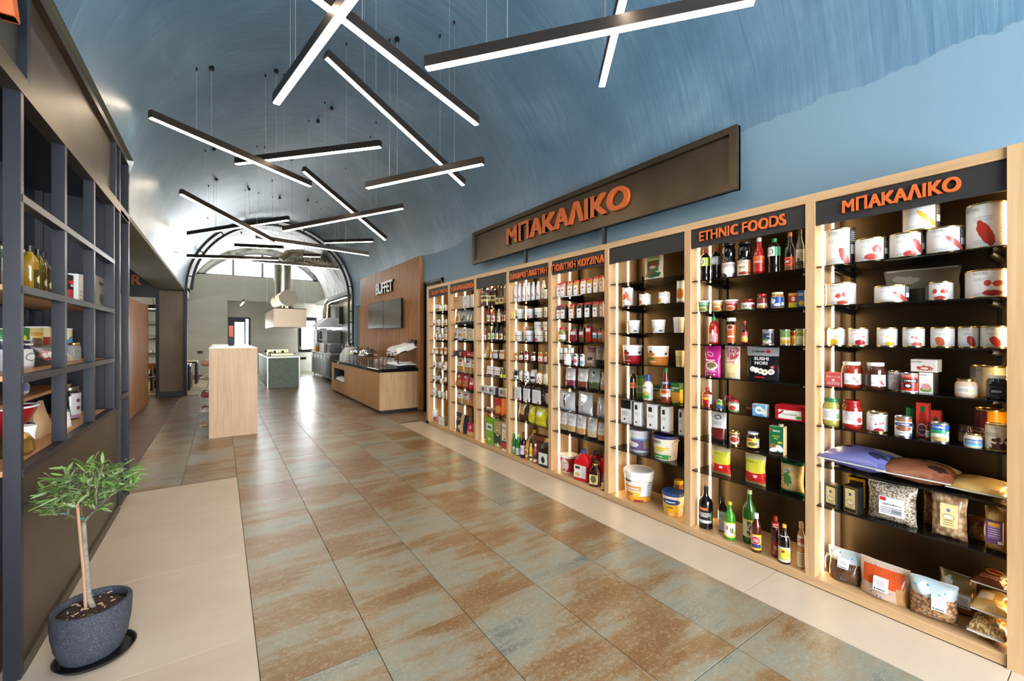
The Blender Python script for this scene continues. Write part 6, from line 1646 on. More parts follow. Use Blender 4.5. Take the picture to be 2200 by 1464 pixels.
row(7, 1, cE, [
    ('tub', 135, 277, 1078, 'green noodle cup with a white lid', dict(m=CUP((60, 140, 80), (140, 150, 70)), taper=.8, dx=.06)),
    ('tub', 312, 445, 1075, 'yellow noodle cup with a white lid', dict(m=CUP((220, 170, 80), (206, 120, 60)), taper=.8, dx=.06)),
    ('tub', 455, 606, 1065, 'red noodle cup with a white lid', dict(m=CUP((170, 40, 46), (190, 90, 50)), taper=.8, dx=.05)),
    ('jar', 638, 800, 1060, 'wide low jar with a red lid and white label', dict(c=(110, 30, 26), lid=M((170, 26, 34), .35), m=P((226, 218, 210), (('b', .8, .45, .2, .3, 0, .3, (140, 36, 30)), ('r', .5, .06, .6, .08, (90, 150, 60))), .3), t=(('\u7cdf\u8fa3', .4, .36, .3, .2, (60, 30, 30)),), lz=(.06, .68), dx=.05)),
    ('jar', 812, 939, 1000, 'taller jar of dark paste with a red lid', dict(c=(84, 28, 24), lid=M((180, 30, 34), .35), m=P((120, 40, 40), (('r', .5, .3, .6, .2, (220, 200, 190)), ('b', .5, .18, .3, .14, 0, .6, (190, 150, 60))), .3), lz=(.06, .72), dx=.06)),
    ('jar', 970, 1128, 980, 'jar of peanut butter with a blue label and cream lid', dict(c=(176, 128, 60), lid=M((226, 216, 196), .4), m=P((36, 84, 170), (('b', .22, .6, .18, .26, 0, 1.4, W_), ('b', .5, .22, .2, .14, 0, 1.2, W_), ('r', .86, .3, .1, .16, (226, 226, 226))), .3), lz=(.1, .7), dx=.05)),
    ('box', 1168, 1266, 992, 'red and yellow packet with an onion picture', dict(m=P((190, 40, 34), (('r', .5, .16, .5, .2, (214, 190, 50)), ('r', .5, .92, .5, .1, (220, 160, 60)), ('b', .6, .6, .26, .16, 0, .3, (226, 214, 206))), .35), side=M((160, 40, 34), .4), d=.03, dx=.08)),
    ('box', 1268, 1350, 964, 'blue packet with yellow banana chips pictured', dict(m=P((50, 100, 160), (('b', .6, .25, .4, .16, 0, .6, (220, 180, 50)), ('l', .5, .8, .4, .1, 2, W_)), .35), side=M((46, 90, 150), .4), d=.03, dx=.06))])
row(7, 2, cF, [
    ('bot', 270, 393, 120, 'red chilli squeeze bottle with a green nozzle', dict(p='squeeze', c=(170, 30, 22), ro=.25, cap='nozzle', capc=(40, 140, 70), m=P((174, 34, 26), (('b', .5, .72, .08, .2, 0, .1, W_), ('l', .5, .34, .4, .3, 6, (236, 226, 220))), .3), lz=(.05, .5), dx=.07)),
    ('bot', 478, 584, 172, 'black flat bottle with a white cap and orange label', dict(p='shoulder', c=(16, 12, 12), capc=(226, 226, 226), capr=1.0, m=P((206, 90, 36), (('b', .4, .86, .34, .13, 0, .1, (226, 210, 200)), ('b', .4, .86, .28, .1, 0, .2, (120, 40, 36)), ('b', .5, .35, .3, .05, 0, .4, W_)), .3), lz=(.06, .74), dx=.06)),
    ('bot', 640, 717, 207, 'small dark sauce bottle with a red cap', dict(p='sauce', c=(60, 22, 14), capc=(190, 40, 46), m=P((200, 70, 60), (('r', .5, .3, .6, .2, (222, 190, 60)), ('l', .5, .6, .36, .1, 2, W_)), .3), lz=(.1, .52), dx=.06)),
    ('tin', 877, 1016, 303, 'navy tin with a white bowl pictured', dict(m=P((44, 50, 74), (('b', .42, .22, .3, .14, 0, .3, (214, 206, 196)), ('b', .42, .34, .14, .07, 0, .8, (90, 140, 70)), ('l', .45, .84, .36, .1, 2, (226, 226, 230))), .28), rim=STEEL, t=(('CREAM', .55, .56, .24, .08, W_),), dx=.06)),
    ('tin', 1075, 1192, 305, 'green tin with baby corn pictured', dict(m=P((110, 150, 80), (('r', .5, .25, .6, .26, (226, 210, 170)), ('b', .5, .22, .4, .12, 0, .7, (206, 160, 50))), .28), rim=STEEL, dx=.06)),
    ('tin', 1180, 1258, 318, 'red and yellow tin squeezed between two green tins', dict(m=P((170, 40, 30), (('r', .5, .3, .6, .34, (206, 160, 50)), ('b', .5, .55, .4, .1, 0, .6, (226, 200, 90))), .28), rim=STEEL, dx=.12)),
    ('tin', 1250, 1352, 297, 'pale green tin beside the bay edge', dict(m=P((176, 190, 110), (('b', .5, .3, .4, .3, 0, .5, (222, 220, 190)), ('l', .5, .66, .4, .1, 2, (70, 90, 50))), .28), rim=STEEL, dx=.05))])
row(7, 3, cF, [
    ('bag', 210, 390, 492, 'magenta pouch with a pan drawing and noodle plate', dict(m=P((196, 36, 130), (('b', .5, .36, .38, .15, 0, .1, (226, 224, 216)), ('b', .5, .37, .3, .1, 0, .9, (130, 110, 70)), ('b', .4, .74, .2, .07, 10, .15, W_), ('b', .4, .74, .17, .05, 10, .15, (196, 36, 130)), ('l', .5, .18, .3, .05, 2, (236, 200, 220)), ('b', .3, .07, .06, .03, 0, 0, (226, 226, 220)), ('b', .5, .07, .06, .03, 0, 0, (226, 160, 50)), ('b', .7, .07, .06, .03, 0, 0, (226, 226, 220))), .3), seal=M((196, 36, 130), .3), d=.06, t=(('bacon', .5, .55, .55, .06, W_, .04),), dx=.06)),
    ('bag', 435, 607, 492, 'clear pack with a red lattice top and cream contents', dict(m=P((226, 214, 190), (('r', .5, .78, .5, .22, (222, 196, 190)), ('g', .5, .78, .46, .2, 13, (170, 60, 66), (232, 216, 210)), ('r', .5, .24, .44, .2, (232, 214, 160)), ('l', .5, .14, .3, .05, 2, (206, 140, 80))), .2), d=.06, t=(('KEWPIE', .5, .5, .6, .06, (190, 50, 50)),), dx=.06)),
    ('bag', 690, 1056, 503, 'black and silver pouch of sushi nori', dict(m=P((24, 23, 25), (('r', .5, .87, .5, .13, (150, 150, 152)), ('b', .68, .87, .07, .05, 0, .1, (190, 30, 36)), ('b', .2, .34, .09, .08, -25, .2, W_), ('b', .33, .31, .09, .08, -25, .2, W_), ('b', .46, .29, .09, .08, -25, .2, W_), ('b', .6, .26, .1, .08, -15, .2, W_), ('b', .79, .28, .1, .08, -10, .2, W_), ('b', .46, .29, .04, .03, 0, .5, (190, 110, 60)), ('b', .6, .26, .04, .03, 0, .5, (150, 150, 60)), ('b', .79, .28, .04, .03, 0, .5, (190, 120, 70)), ('b', .84, .42, .07, .05, 0, .1, (170, 30, 36)), ('r', .44, .11, .16, .022, (190, 30, 40))), .22), seal=M((150, 150, 152), .3), d=.04, t=(('SUSHI', .5, .66, .46, .1, (206, 206, 206), .04), ('NORI', .5, .53, .4, .1, (206, 206, 206), .04), ('SHIMAMI', .4, .87, .4, .06, (30, 30, 30)), ('10', .84, .42, .08, .045, W_)), dx=.05))])
row(7, 4, cF, [
    ('bot', 203, 320, 950, 'amber square bottle of red sauce with a red cap', dict(p='shoulder', c=(120, 36, 14), capc=(160, 44, 34), m=P((170, 30, 24), (('b', .4, .55, .3, .14, 0, .7, (222, 180, 50)), ('r', .9, .4, .16, .5, (206, 206, 210)), ('l', .4, .84, .3, .08, 2, (222, 200, 150))), .28), lz=(.2, .7), dx=.05)),
    ('tin', 360, 448, 1090, 'tiny tin in yellow, green and blue', dict(m=P((206, 206, 60), (('r', .5, .85, .9, .15, (90, 170, 80)), ('b', .45, .25, .36, .3, 0, .4, (50, 110, 180))), .28), rim=STEEL, dx=.06)),
    ('jar', 452, 560, 1040, 'dark red curry paste jar at the back', dict(c=(90, 22, 22), lid=M((150, 24, 34), .35), m=P((120, 26, 30), (('l', .5, .5, .3, .2, 3, (206, 170, 160)),), .3), dx=.13)),
    ('jar', 497, 623, 1085, 'curry paste jar with a red lid and pale green label', dict(c=(120, 116, 90), lid=M((170, 24, 34), .35), m=P((206, 210, 170), (('b', .45, .4, .3, .3, 0, .7, (170, 60, 50)), ('r', .85, .5, .16, .3, (230, 226, 180)), ('r', .5, .07, .6, .08, (90, 150, 60))), .3), lz=(.1, .72), dx=.03)),
    ('tin', 692, 770, 1137, 'small dark red tin half hidden by the blue carton', dict(m=P((96, 20, 26), (('l', .4, .6, .3, .12, 2, (206, 170, 160)),), .28), rim=M((80, 24, 24), .4), dx=.1)),
    ('box', 760, 912, 1140, 'light blue and white carton of tofu', dict(m=P((90, 160, 206), (('b', .5, .5, .3, .36, 0, .05, (226, 230, 232)), ('b', .14, .84, .1, .1, 0, .1, (200, 50, 50)), ('b', .85, .35, .14, .3, 0, .3, (220, 216, 196)), ('r', .5, .1, .3, .06, (60, 130, 190))), .3), side=M((200, 214, 222), .35), d=.06, t=(('TOFU', .5, .5, .4, .16, (60, 60, 64), .03),), dx=.04, yaw=.1)),
    ('box', 1015, 1350, 1150, 'red plastic tub of chilli paste with a white label', dict(m=P((170, 24, 30), (('r', .5, .4, .4, .3, (226, 222, 214)), ('b', .18, .5, .05, .2, 30, .1, (170, 30, 30)), ('b', .8, .25, .1, .1, 0, .6, (80, 140, 60)), ('r', .5, .92, .5, .1, (150, 16, 24))), .3), side=M((170, 24, 30), .3), d=.1, t=(('GOCHUJANG', .5, .4, .5, .1, (90, 80, 74)),), dx=.03, yaw=.06))])
row(7, 5, cG, [
    ('bag', 200, 331, 97, 'white topped pouch of dark red beans', dict(m=P((206, 206, 208), (('g', .5, .28, .5, .2, 40, (70, 20, 16), (130, 46, 34)), ('r', .5, .05, .5, .06, BLK), ('b', .5, .84, .24, .07, 0, 1.6, (60, 58, 58)), ('b', .5, .84, .16, .04, 0, .9, (206, 206, 208)), ('l', .5, .62, .3, .06, 2, GR)), .25), d=.07, dx=.06)),
    ('tin', 372, 461, 250, 'gold and red tin of coffee', dict(m=P((150, 96, 60), (('b', .5, .4, .36, .3, 0, .5, (226, 220, 210)), ('b', .5, .45, .3, .2, 0, .6, (160, 50, 40)), ('r', .5, .92, .9, .06, (200, 180, 130))), .25), dx=.06)),
    ('jar', 515, 627, 255, 'jar of dark spread with a white lid and yellow label', dict(c=(40, 26, 18), lid=M((206, 210, 216), .35), m=P((216, 200, 90), (('b', .5, .4, .3, .2, 0, .7, (110, 90, 50)), ('b', .3, .8, .2, .1, 0, .3, (200, 90, 50)), ('r', .9, .5, .12, .4, (200, 214, 226))), .3), lz=(.1, .66), dx=.06)),
    ('box', 700, 817, 210, 'green carton of coconut milk', dict(m=P((24, 104, 62), (('b', .3, .3, .28, .09, 0, .2, (150, 96, 50)), ('b', .3, .17, .3, .08, -5, .1, W_), ('b', .72, .24, .28, .11, 10, .1, W_), ('b', .1, .88, .07, .05, 0, .1, (200, 40, 40)), ('r', .5, .04, .5, .045, BLK), ('r', .75, .45, .16, .04, (206, 180, 60))), .3), side=M((222, 214, 170), .35), d=.065, cap=(206, 200, 180), t=(('AROY-D', .5, .84, .5, .06, W_, .03), ('COCONUT', .48, .66, .5, .05, (206, 200, 90), .03), ('MILK', .48, .58, .3, .05, (206, 200, 90), .03)), dx=.05, yaw=.12))])
NOOD = lambda: P((196, 30, 34), (('r', .5, .9, .5, .1, (196, 180, 140)), ('r', .5, .68, .5, .18, (206, 200, 60)), ('b', .5, .5, .6, .1, 0, .1, (206, 200, 60)), ('r', .5, .03, .5, .05, (190, 166, 120)), ('b', .6, .3, .1, .05, 0, .5, (220, 190, 190)), ('l', .5, .1, .5, .03, 1, (222, 170, 50))), .22)
row(7, 6, cG, [
    ('bag', 208, 366, 385, 'red and yellow pack of noodles', dict(m=NOOD(), d=.07, k='pillow', t=(('\u4e0a\u6d77\u9eb5\u6761', .5, .8, .6, .07, (60, 110, 50)),), dx=.07)),
    ('bag', 483, 658, 445, 'red and yellow pack of noodles', dict(m=NOOD(), d=.07, k='pillow', t=(('\u4e0a\u6d77\u9eb5\u6761', .5, .78, .6, .07, (60, 110, 50)),), dx=.06)),
    ('bag', 768, 969, 500, 'clear pack of rice vermicelli with green ends', dict(m=P((206, 176, 116), (('g', .5, .5, .5, .4, 30, (186, 152, 90), (218, 192, 136)), ('r', .5, .96, .5, .05, (30, 110, 60)), ('r', .5, .05, .5, .08, (30, 110, 60)), ('b', .4, .5, .2, .2, 0, 1.8, (60, 120, 60)), ('b', .4, .74, .1, .04, 0, .3, (90, 130, 160))), .2), seal=M((30, 110, 60), .3), d=.1, k='pillow', dx=.06))])
row(7, 7, cG, [
    ('bot', 118, 239, 700, 'big black wine bottle with a flowered label', dict(p='wine', c=(10, 8, 7), capc=BLK, m=P((20, 18, 18), (('b', .4, .92, .3, .1, 0, .8, (206, 120, 70)), ('b', .08, .3, .12, .4, 0, 1.8, (150, 90, 80)), ('b', .9, .3, .12, .4, 0, 1.8, (90, 130, 80)), ('b', .5, .12, .45, .1, 0, .7, (206, 206, 206)), ('l', .5, .6, .34, .12, 3, W_)), .25), lz=(.14, .52), t=(('MARSALA', .5, .31, .34, .03, W_),), dx=.05)),
    ('bot', 283, 352, 795, 'narrow square bottle of dark vinegar', dict(p='shoulder', c=(14, 10, 9), sq=5, capc=BLK, m=P((196, 196, 200), (('l', .5, .8, .3, .1, 2, GR),), .3), lz=(.04, .6), dx=.12)),
    ('bot', 328, 429, 828, 'small green bottle with a yellow cap and white label', dict(p='wine', c=(60, 140, 30), ro=.12, capc=(216, 190, 50), m=P((232, 230, 222), (('r', .5, .96, .8, .05, (206, 206, 90)), ('r', .5, .04, .8, .05, (206, 206, 60)), ('b', .75, .45, .05, .2, 0, 1.0, (90, 120, 80)), ('b', .4, .6, .07, .16, 0, 1.2, (190, 120, 120)), ('b', .9, .3, .1, .14, 0, .5, (220, 190, 100))), .3), lz=(.08, .48), t=(('\u67da\u5b50', .66, .28, .16, .14, (80, 100, 80)),), dx=.03)),
    ('bot', 483, 601, 727, 'tall green bottle with a brushed black label', dict(p='wine', c=(34, 90, 24), ro=.12, capc=(190, 206, 150), m=P((222, 216, 170), (('r', .5, .95, .8, .05, (206, 200, 90)), ('b', .6, .16, .14, .1, 0, .1, (222, 180, 50))), .3), lz=(.13, .46), t=(('\u67da', .48, .39, .18, .09, BLK, .04), ('\u5b50', .52, .3, .16, .08, BLK, .04), ('\u9162', .46, .21, .16, .08, BLK, .04)), dx=.09)),
    ('bot', 552, 643, 925, 'brown bottle with a white cap and yellow label', dict(p='wasp', c=(76, 26, 14), capc=(226, 226, 226), m=P((222, 176, 40), (('b', .5, .62, .36, .3, 0, .1, (206, 206, 200)), ('b', .5, .62, .3, .25, 0, .2, (196, 40, 40)), ('r', .5, .25, .4, .12, (40, 54, 120)), ('l', .5, .62, .2, .1, 2, W_)), .28), lz=(.08, .48), dx=.005)),
    ('bot', 717, 793, 950, 'slim dark bottle with red labels and red cap', dict(p='shoulder', c=(50, 16, 12), capc=(160, 30, 34), m=P((150, 26, 28), (('b', .55, .5, .14, .1, 0, .6, (206, 160, 90)), ('l', .5, .24, .34, .1, 2, (206, 140, 120))), .28), lz=(.02, .4), m2=P((190, 36, 34), (('l', .5, .5, .3, .3, 2, W_),), .28), lz2=(.68, .86), lr2=.8, t=(('\u56fd', .5, .25, .2, .09, (222, 200, 150)),), dx=.05)),
    ('bot', 777, 881, 1015, 'dark soy bottle with a yellow cap and butterfly-shaped label', dict(p='wine', c=(12, 9, 8), capc=(222, 180, 40), m=P((222, 216, 200), (('b', .5, .5, .38, .42, 0, .3, (206, 206, 60)), ('b', .45, .7, .12, .1, 0, .8, (170, 60, 40)), ('l', .6, .2, .2, .1, 2, (120, 140, 170))), .3), lz=(.06, .44), m2=P(W_, (), .3), lz2=(.64, .72), lr2=.72, dx=.005)),
    ('bot', 932, 1003, 1000, 'tan sesame sauce bottle beside the bay edge', dict(p='wasp', c=(190, 130, 76), ro=.3, capc=(206, 176, 140), capr=.55, m=P((214, 196, 160), (('l', .5, .5, .3, .4, 5, (140, 110, 80)),), .3), lz=(.05, .36), m2=P((222, 206, 180), (('b', .6, .5, .2, .3, 0, .6, (190, 60, 50)), ('l', .3, .6, .2, .2, 2, (60, 60, 60))), .3), lz2=(.5, .72), lr2=.95, dx=.03))])

# ------------------------------------------------ blank-signed third bay
OTIN = lambda c=(222, 150, 70), x=.3: P(W_, (('b', x, .3, .2, .2, 0, .4, c), ('l', .55, .75, .36, .1, 3, (170, 170, 172)), ('b', .2, .06, .07, .04, 0, .2, (60, 90, 60)), ('b', .45, .06, .07, .04, 0, .2, (180, 70, 50)), ('b', .8, .06, .07, .04, 0, .2, (120, 60, 50))), .26)
row(6, 0, cH, [('bag', 425, 638, 130, 'white pouch of mushroom mix with a green picture', dict(m=P((222, 214, 196), (('r', .5, .6, .32, .26, (60, 110, 60)), ('b', .5, .56, .3, .14, 0, .8, (130, 76, 48)), ('b', .5, .5, .18, .05, 0, .4, (222, 200, 180)), ('b', .5, .24, .42, .1, 0, .9, (50, 110, 70)), ('b', .36, .3, .2, .09, 0, .3, (130, 90, 56)), ('r', .5, .78, .36, .05, (200, 196, 120))), .25), d=.05, t=(('FUNGHI SECCHI', .5, .9, .8, .05, (90, 84, 70), .02),), dx=.16))])
row(6, 1, cH, [
    ('tin', 195, 319, 507, 'tall white tin with an orange pepper pictured', dict(m=P(W_, (('b', .3, .5, .2, .16, 0, .5, (222, 84, 50)), ('b', .6, .5, .1, .3, -30, .5, (226, 110, 70)), ('b', .25, .24, .1, .06, 0, .5, (222, 90, 50)), ('r', .5, .05, .5, .03, (120, 60, 50))), .26), rim=STEEL, dx=.07)),
    ('tin', 383, 516, 577, 'short white tin with an orange fruit pictured', dict(m=OTIN((222, 120, 60), .22), dx=.06)),
    ('tin', 597, 731, 556, 'short white tin with a yellow fruit pictured', dict(m=OTIN((222, 170, 70), .25), dx=.06)),
    ('tin', 803, 893, 432, 'tall white tin with half an orange peach pictured', dict(m=P(W_, (('b', .5, .42, .4, .24, 0, .1, (222, 150, 60)), ('b', .5, .42, .3, .17, 0, .1, (206, 120, 46)), ('b', .25, .06, .08, .03, 0, .2, (50, 90, 60)), ('b', .5, .06, .08, .03, 0, .2, (190, 80, 50)), ('b', .78, .06, .08, .03, 0, .2, (150, 60, 50))), .26), dx=.06))])
TB = lambda: P(W_, (('b', .22, .3, .14, .16, 0, .5, (226, 176, 80)), ('l', .6, .5, .26, .16, 4, (180, 180, 184)), ('r', .72, .2, .1, .06, (70, 70, 74))), .35)
row(6, 2, cH, [
    ('tub', 243, 396, 880, 'white tub with an orange dot and bar code', dict(m=TB(), taper=.82, dx=.07)),
    ('tub', 517, 682, 873, 'white tub with an orange dot and bar code', dict(m=TB(), taper=.82, dx=.05)),
    ('tub', 763, 893, 845, 'white tub with ruled lines beside the bay edge', dict(m=P((232, 226, 214), (('l', .5, .5, .4, .3, 6, (190, 184, 170)),), .35), taper=.84, dx=.06))])
SB = lambda c: P(W_, (('r', .5, .24, 1.2, .25, c), ('b', .32, .62, .16, .12, 0, .3, c), ('b', .32, .78, .07, .06, 0, .1, (40, 34, 30)), ('b', .34, .36, .14, .06, 0, .3, (60, 110, 60)), ('b', .85, .66, .06, .08, 0, .1, (60, 70, 80)), ('l', .35, .18, .16, .04, 1, W_)), .32)
row(6, 3, cH, [
    ('tub', 195, 424, 1158, 'white and red bucket of spread with a tomato emblem', dict(m=SB((160, 30, 40)), taper=.88, dx=.05)),
    ('tub', 472, 724, 1165, 'white and orange bucket of spread with an emblem', dict(m=SB((196, 120, 40)), taper=.88, dx=.04)),
    ('tub', 788, 893, 1220, 'cream yellow tub with small print beside the bay edge', dict(m=P((226, 200, 130), (('l', .5, .5, .3, .3, 6, (120, 100, 70)),), .35), lid=M((226, 206, 150), .4), taper=.86, dx=.05))])
KN = lambda: P((40, 110, 50), (('b', .5, .35, .36, .3, 0, .6, (206, 150, 50)), ('r', .9, .4, .14, .36, (214, 190, 40)), ('l', .4, .82, .3, .08, 1, (206, 226, 190))), .3)
row(6, 4, cI, [
    ('bot', 212, 273, 40, 'dark wine bottle with an orange label', dict(p='wine', c=(30, 18, 12), capc=BLK, m=P((206, 110, 60), (('l', .5, .5, .36, .2, 2, (90, 40, 30)),), .3), lz=(.3, .5), dx=.1)),
    ('tub', 275, 352, 107, 'green tub of stock powder behind the white bottle', dict(m=P((120, 170, 60), (('r', .5, .4, .6, .2, (206, 214, 160)), ('l', .5, .4, .3, .1, 2, (40, 90, 40))), .3), lid=M((40, 120, 50), .4), taper=.95, dx=.16)),
    ('bot', 330, 421, 100, 'white bottle with a blue cap and green label', dict(p='squeeze', c=(226, 216, 200), ro=.3, capc=(40, 70, 150), capr=.5, m=P((226, 222, 214), (('r', .4, .22, .4, .2, (70, 150, 60)), ('b', .5, .4, .2, .14, 0, .6, (220, 170, 90)), ('r', .92, .4, .1, .4, (190, 200, 220))), .3), lz=(.05, .62), t=(('RISSO', .42, .5, .34, .07, (40, 44, 80)),), dx=.04)),
    ('tub', 420, 486, 192, 'green tub of stock cubes between the bottles', dict(m=KN(), lid=M((40, 110, 50), .4), taper=.92, dx=.14)),
    ('bot', 480, 581, 40, 'tapered red sauce bottle with a green cap', dict(p='cone', c=(120, 40, 24), ro=.15, capc=(40, 110, 60), capr=.3, m=P((200, 196, 200), (('b', .5, .6, .34, .3, 0, .2, (190, 150, 70)), ('b', .5, .6, .2, .18, 0, .6, (170, 50, 40)), ('r', .5, .96, .6, .06, (60, 80, 140))), .3), lz=(.18, .42), lr=1.0, m2=P((40, 70, 120), (('l', .5, .5, .3, .3, 2, W_),), .3), lz2=(.52, .62), lr2=.72, dx=.03)),
    ('tub', 566, 688, 167, 'larger green tub of stock powder at the shelf end', dict(m=KN(), lid=M((40, 110, 50), .4), taper=.93, t=(('broth', .3, .66, .3, .1, W_),), dx=.07))])
CT = lambda sym: P((226, 226, 226), (('r', .35, .78, .2, .1, (40, 38, 40)), ('l', .4, .5, .3, .06, 2, (130, 130, 132)), ('b', .36, .14, .12, .05, 0, 1.6, (30, 30, 32))), .3)
row(6, 5, cI, [
    ('box', 135, 227, 317, 'white and black pack with a dark top', dict(m=P((226, 226, 226), (('r', .5, .82, .5, .2, (30, 28, 28)), ('l', .4, .4, .3, .1, 3, GR), ('b', .36, .16, .1, .04, 0, 1.6, (30, 30, 32))), .25), side=M((200, 198, 194), .35), d=.07, dx=.06)),
    ('box', 248, 306, 338, 'white carton with a black square emblem', dict(m=CT(0), side=M((206, 206, 206), .35), d=.07, dx=.05, yaw=.1)),
    ('box', 362, 444, 355, 'white carton with a black square emblem', dict(m=CT(0), side=M((206, 206, 206), .35), d=.07, dx=.05, yaw=.1)),
    ('box', 484, 544, 375, 'white carton with a black square emblem', dict(m=CT(0), side=M((206, 200, 190), .35), d=.09, dx=.05, yaw=.12)),
    ('box', 640, 692, 400, 'white carton with a black square emblem', dict(m=CT(0), side=M((206, 206, 206), .35), d=.07, dx=.05))])
row(6, 6, cI, [
    ('tub', 205, 413, 562, 'grey white bucket with a violet label', dict(m=P((206, 206, 214), (('r', .42, .42, .42, .3, (110, 90, 130)), ('b', .3, .4, .2, .14, 0, .5, (226, 226, 230)), ('r', .75, .42, .1, .2, (170, 140, 110)), ('r', .42, .68, .42, .04, (120, 150, 190))), .35), lid=M((206, 206, 214), .4), taper=.88, dx=.05, yaw=.5)),
    ('tub', 413, 647, 603, 'white bucket with a blue lid and yellow flowers', dict(m=P((226, 220, 206), (('b', .42, .5, .14, .12, 30, .8, (222, 200, 60)), ('b', .2, .45, .06, .06, 0, .6, (226, 206, 90)), ('b', .62, .56, .06, .05, 0, .6, (222, 196, 90)), ('r', .42, .16, .26, .1, (60, 150, 60)), ('l', .85, .5, .1, .3, 7, (170, 164, 150)), ('b', .72, .2, .03, .03, 0, 0, (40, 60, 140)), ('b', .72, .1, .03, .03, 0, 0, (190, 150, 60))), .35), lid=M((40, 42, 110), .4), taper=.86, bail=True, t=(('RISSO', .3, .74, .34, .12, (30, 34, 50), .02), ('MAYONESA', .42, .155, .2, .05, W_)), dx=.03))])
row(6, 7, cI, [
    ('tub', 158, 430, 897, 'large white mayonnaise bucket with an orange band', dict(m=P(W_, (('r', .5, .06, 1.2, .16, (226, 160, 50)), ('r', .36, .5, .3, .09, (222, 150, 60)), ('b', .42, .28, .24, .1, 0, .8, (222, 190, 70)), ('b', .36, .26, .1, .07, 0, .6, (200, 110, 60)), ('b', .3, .76, .14, .05, 0, .1, (30, 50, 40)), ('l', .6, .76, .3, .02, 1, (206, 140, 100)), ('r', .6, .04, .12, .04, (150, 40, 40)), ('l', .92, .45, .1, .3, 7, (130, 130, 134))), .35), taper=.84, bail=True, t=(('MAYONNAISE', .36, .45, .5, .07, W_, .03),), dx=.02)),
    ('jar', 593, 692, 1010, 'yellow lidded jar of honey coloured sauce at the back', dict(c=(140, 76, 26), lid=M((222, 180, 30), .4), dx=.17)),
    ('tub', 495, 700, 1092, 'mayonnaise bucket with a dark blue lid', dict(m=P((230, 214, 186), (('r', .5, .28, .24, .28, (226, 172, 30)), ('b', .5, .7, .32, .14, 0, .1, (30, 58, 120)), ('b', .52, .12, .1, .08, 0, .5, (222, 180, 150)), ('r', .95, .5, .06, .1, (226, 180, 40)), ('b', .12, .2, .06, .06, 0, .1, (150, 40, 40))), .35), lid=M((28, 66, 124), .4), taper=.84, t=(('HELLMANN\u2019S', .5, .63, .3, .06, W_, .03), ('REAL', .5, .4, .2, .06, (60, 50, 40), .03)), dx=.02))])
# ------------------------------------------------ fourth bay: spices, pulses, sauces
SPL = P((232, 228, 224), (('b', .5, .68, .16, .1, 0, .6, (176, 50, 70)), ('b', .3, .62, .1, .05, 0, .4, (60, 50, 60)), ('l', .5, .3, .3, .06, 2, (150, 140, 140))), .3)
RL = M((196, 36, 44), .35, name='red_lid')
def spice(c): return dict(c=c, sq=6, lid=RL, m=SPL, lz=(.06, .66), yaw=.25)
S1 = [(130, 241, 455, (226, 206, 196)), (234, 331, 438, (214, 176, 150)), (333, 437, 425, (206, 166, 130)), (421, 519, 410, (200, 150, 60)), (521, 629, 395, (222, 200, 170)), (613, 711, 380, (200, 140, 40)), (702, 786, 362, (206, 176, 130)), (788, 850, 345, (196, 160, 110))]
row(5, 0, cJ, [('jar', a, b, tp, 'red capped spice jar of %s' % n, spice(c)) for (a, b, tp, c), n in zip(S1, ('pale pink salt', 'beige powder', 'tan powder', 'yellow mustard', 'white pepper', 'golden turmeric', 'sesame seed', 'light brown powder'))])
S2 = [(140, 232, 773, (60, 60, 84)), (236, 332, 763, (64, 56, 66)), (353, 460, 755, (176, 120, 76)), (466, 575, 743, (60, 40, 36)), (578, 690, 733, (36, 34, 36)), (692, 790, 722, (150, 110, 84)), (793, 850, 712, (190, 160, 130))]
row(5, 1, cJ, [('jar', a, b, tp, 'red capped spice jar of %s' % n, spice(c)) for (a, b, tp, c), n in zip(S2, ('blue poppy seed', 'black cumin', 'ginger', 'cloves', 'black pepper', 'nutmeg', 'almond flakes'))])
PXL = lambda c: P(c, (('r', .5, .8, .3, .12, (210, 200, 196)), ('r', .5, .66, .3, .06, (180, 50, 50))), .3)
row(5, 2, cJ, [
    ('jar', 195, 334, 1090, 'jar of dried herbs with a red lid', dict(c=(140, 130, 80), lid=RL, m=P((232, 232, 238), (('l', .5, .5, .3, .2, 2, GR),), .3), lz=(.2, .5), dx=.05)),
    ('jar', 365, 487, 1090, 'square jar of dark pink spice with a brown lid', dict(c=(120, 36, 46), sq=6, lid=M((70, 50, 40), .4), m=P((196, 190, 186), (), .3), lz=(.5, .72))),
    ('jar', 499, 590, 1090, 'square jar of olive spice with a black lid', dict(c=(84, 66, 30), sq=6, lid=BLACK, m=P((200, 196, 192), (('r', .5, .2, .5, .2, (170, 50, 50)),), .3), lz=(.36, .72))),
    ('jar', 592, 687, 1052, 'tall square jar of paprika with a black lid', dict(c=(150, 40, 24), sq=6, lid=BLACK, m=P((206, 200, 196), (('r', .5, .2, .5, .2, (180, 50, 50)),), .3), lz=(.5, .8))),
    ('jar', 690, 765, 1100, 'small square jar of chilli with a blue label', dict(c=(140, 50, 30), sq=6, lid=BLACK, m=P((210, 206, 200), (('r', .5, .3, .5, .3, (80, 160, 170)),), .3), lz=(.3, .68))),
    ('jar', 768, 850, 1100, 'small square jar of brown spice with a blue label', dict(c=(150, 84, 40), sq=6, lid=BLACK, m=P((210, 206, 200), (('r', .5, .3, .5, .3, (80, 160, 170)),), .3), lz=(.3, .68)))])
TUBEM = P((232, 232, 232), (('r', .5, .4, .5, .16, (226, 226, 230)), ('r', .5, .16, .5, .12, (60, 50, 46)), ('r', .5, .66, .4, .03, (120, 110, 106))), .3)
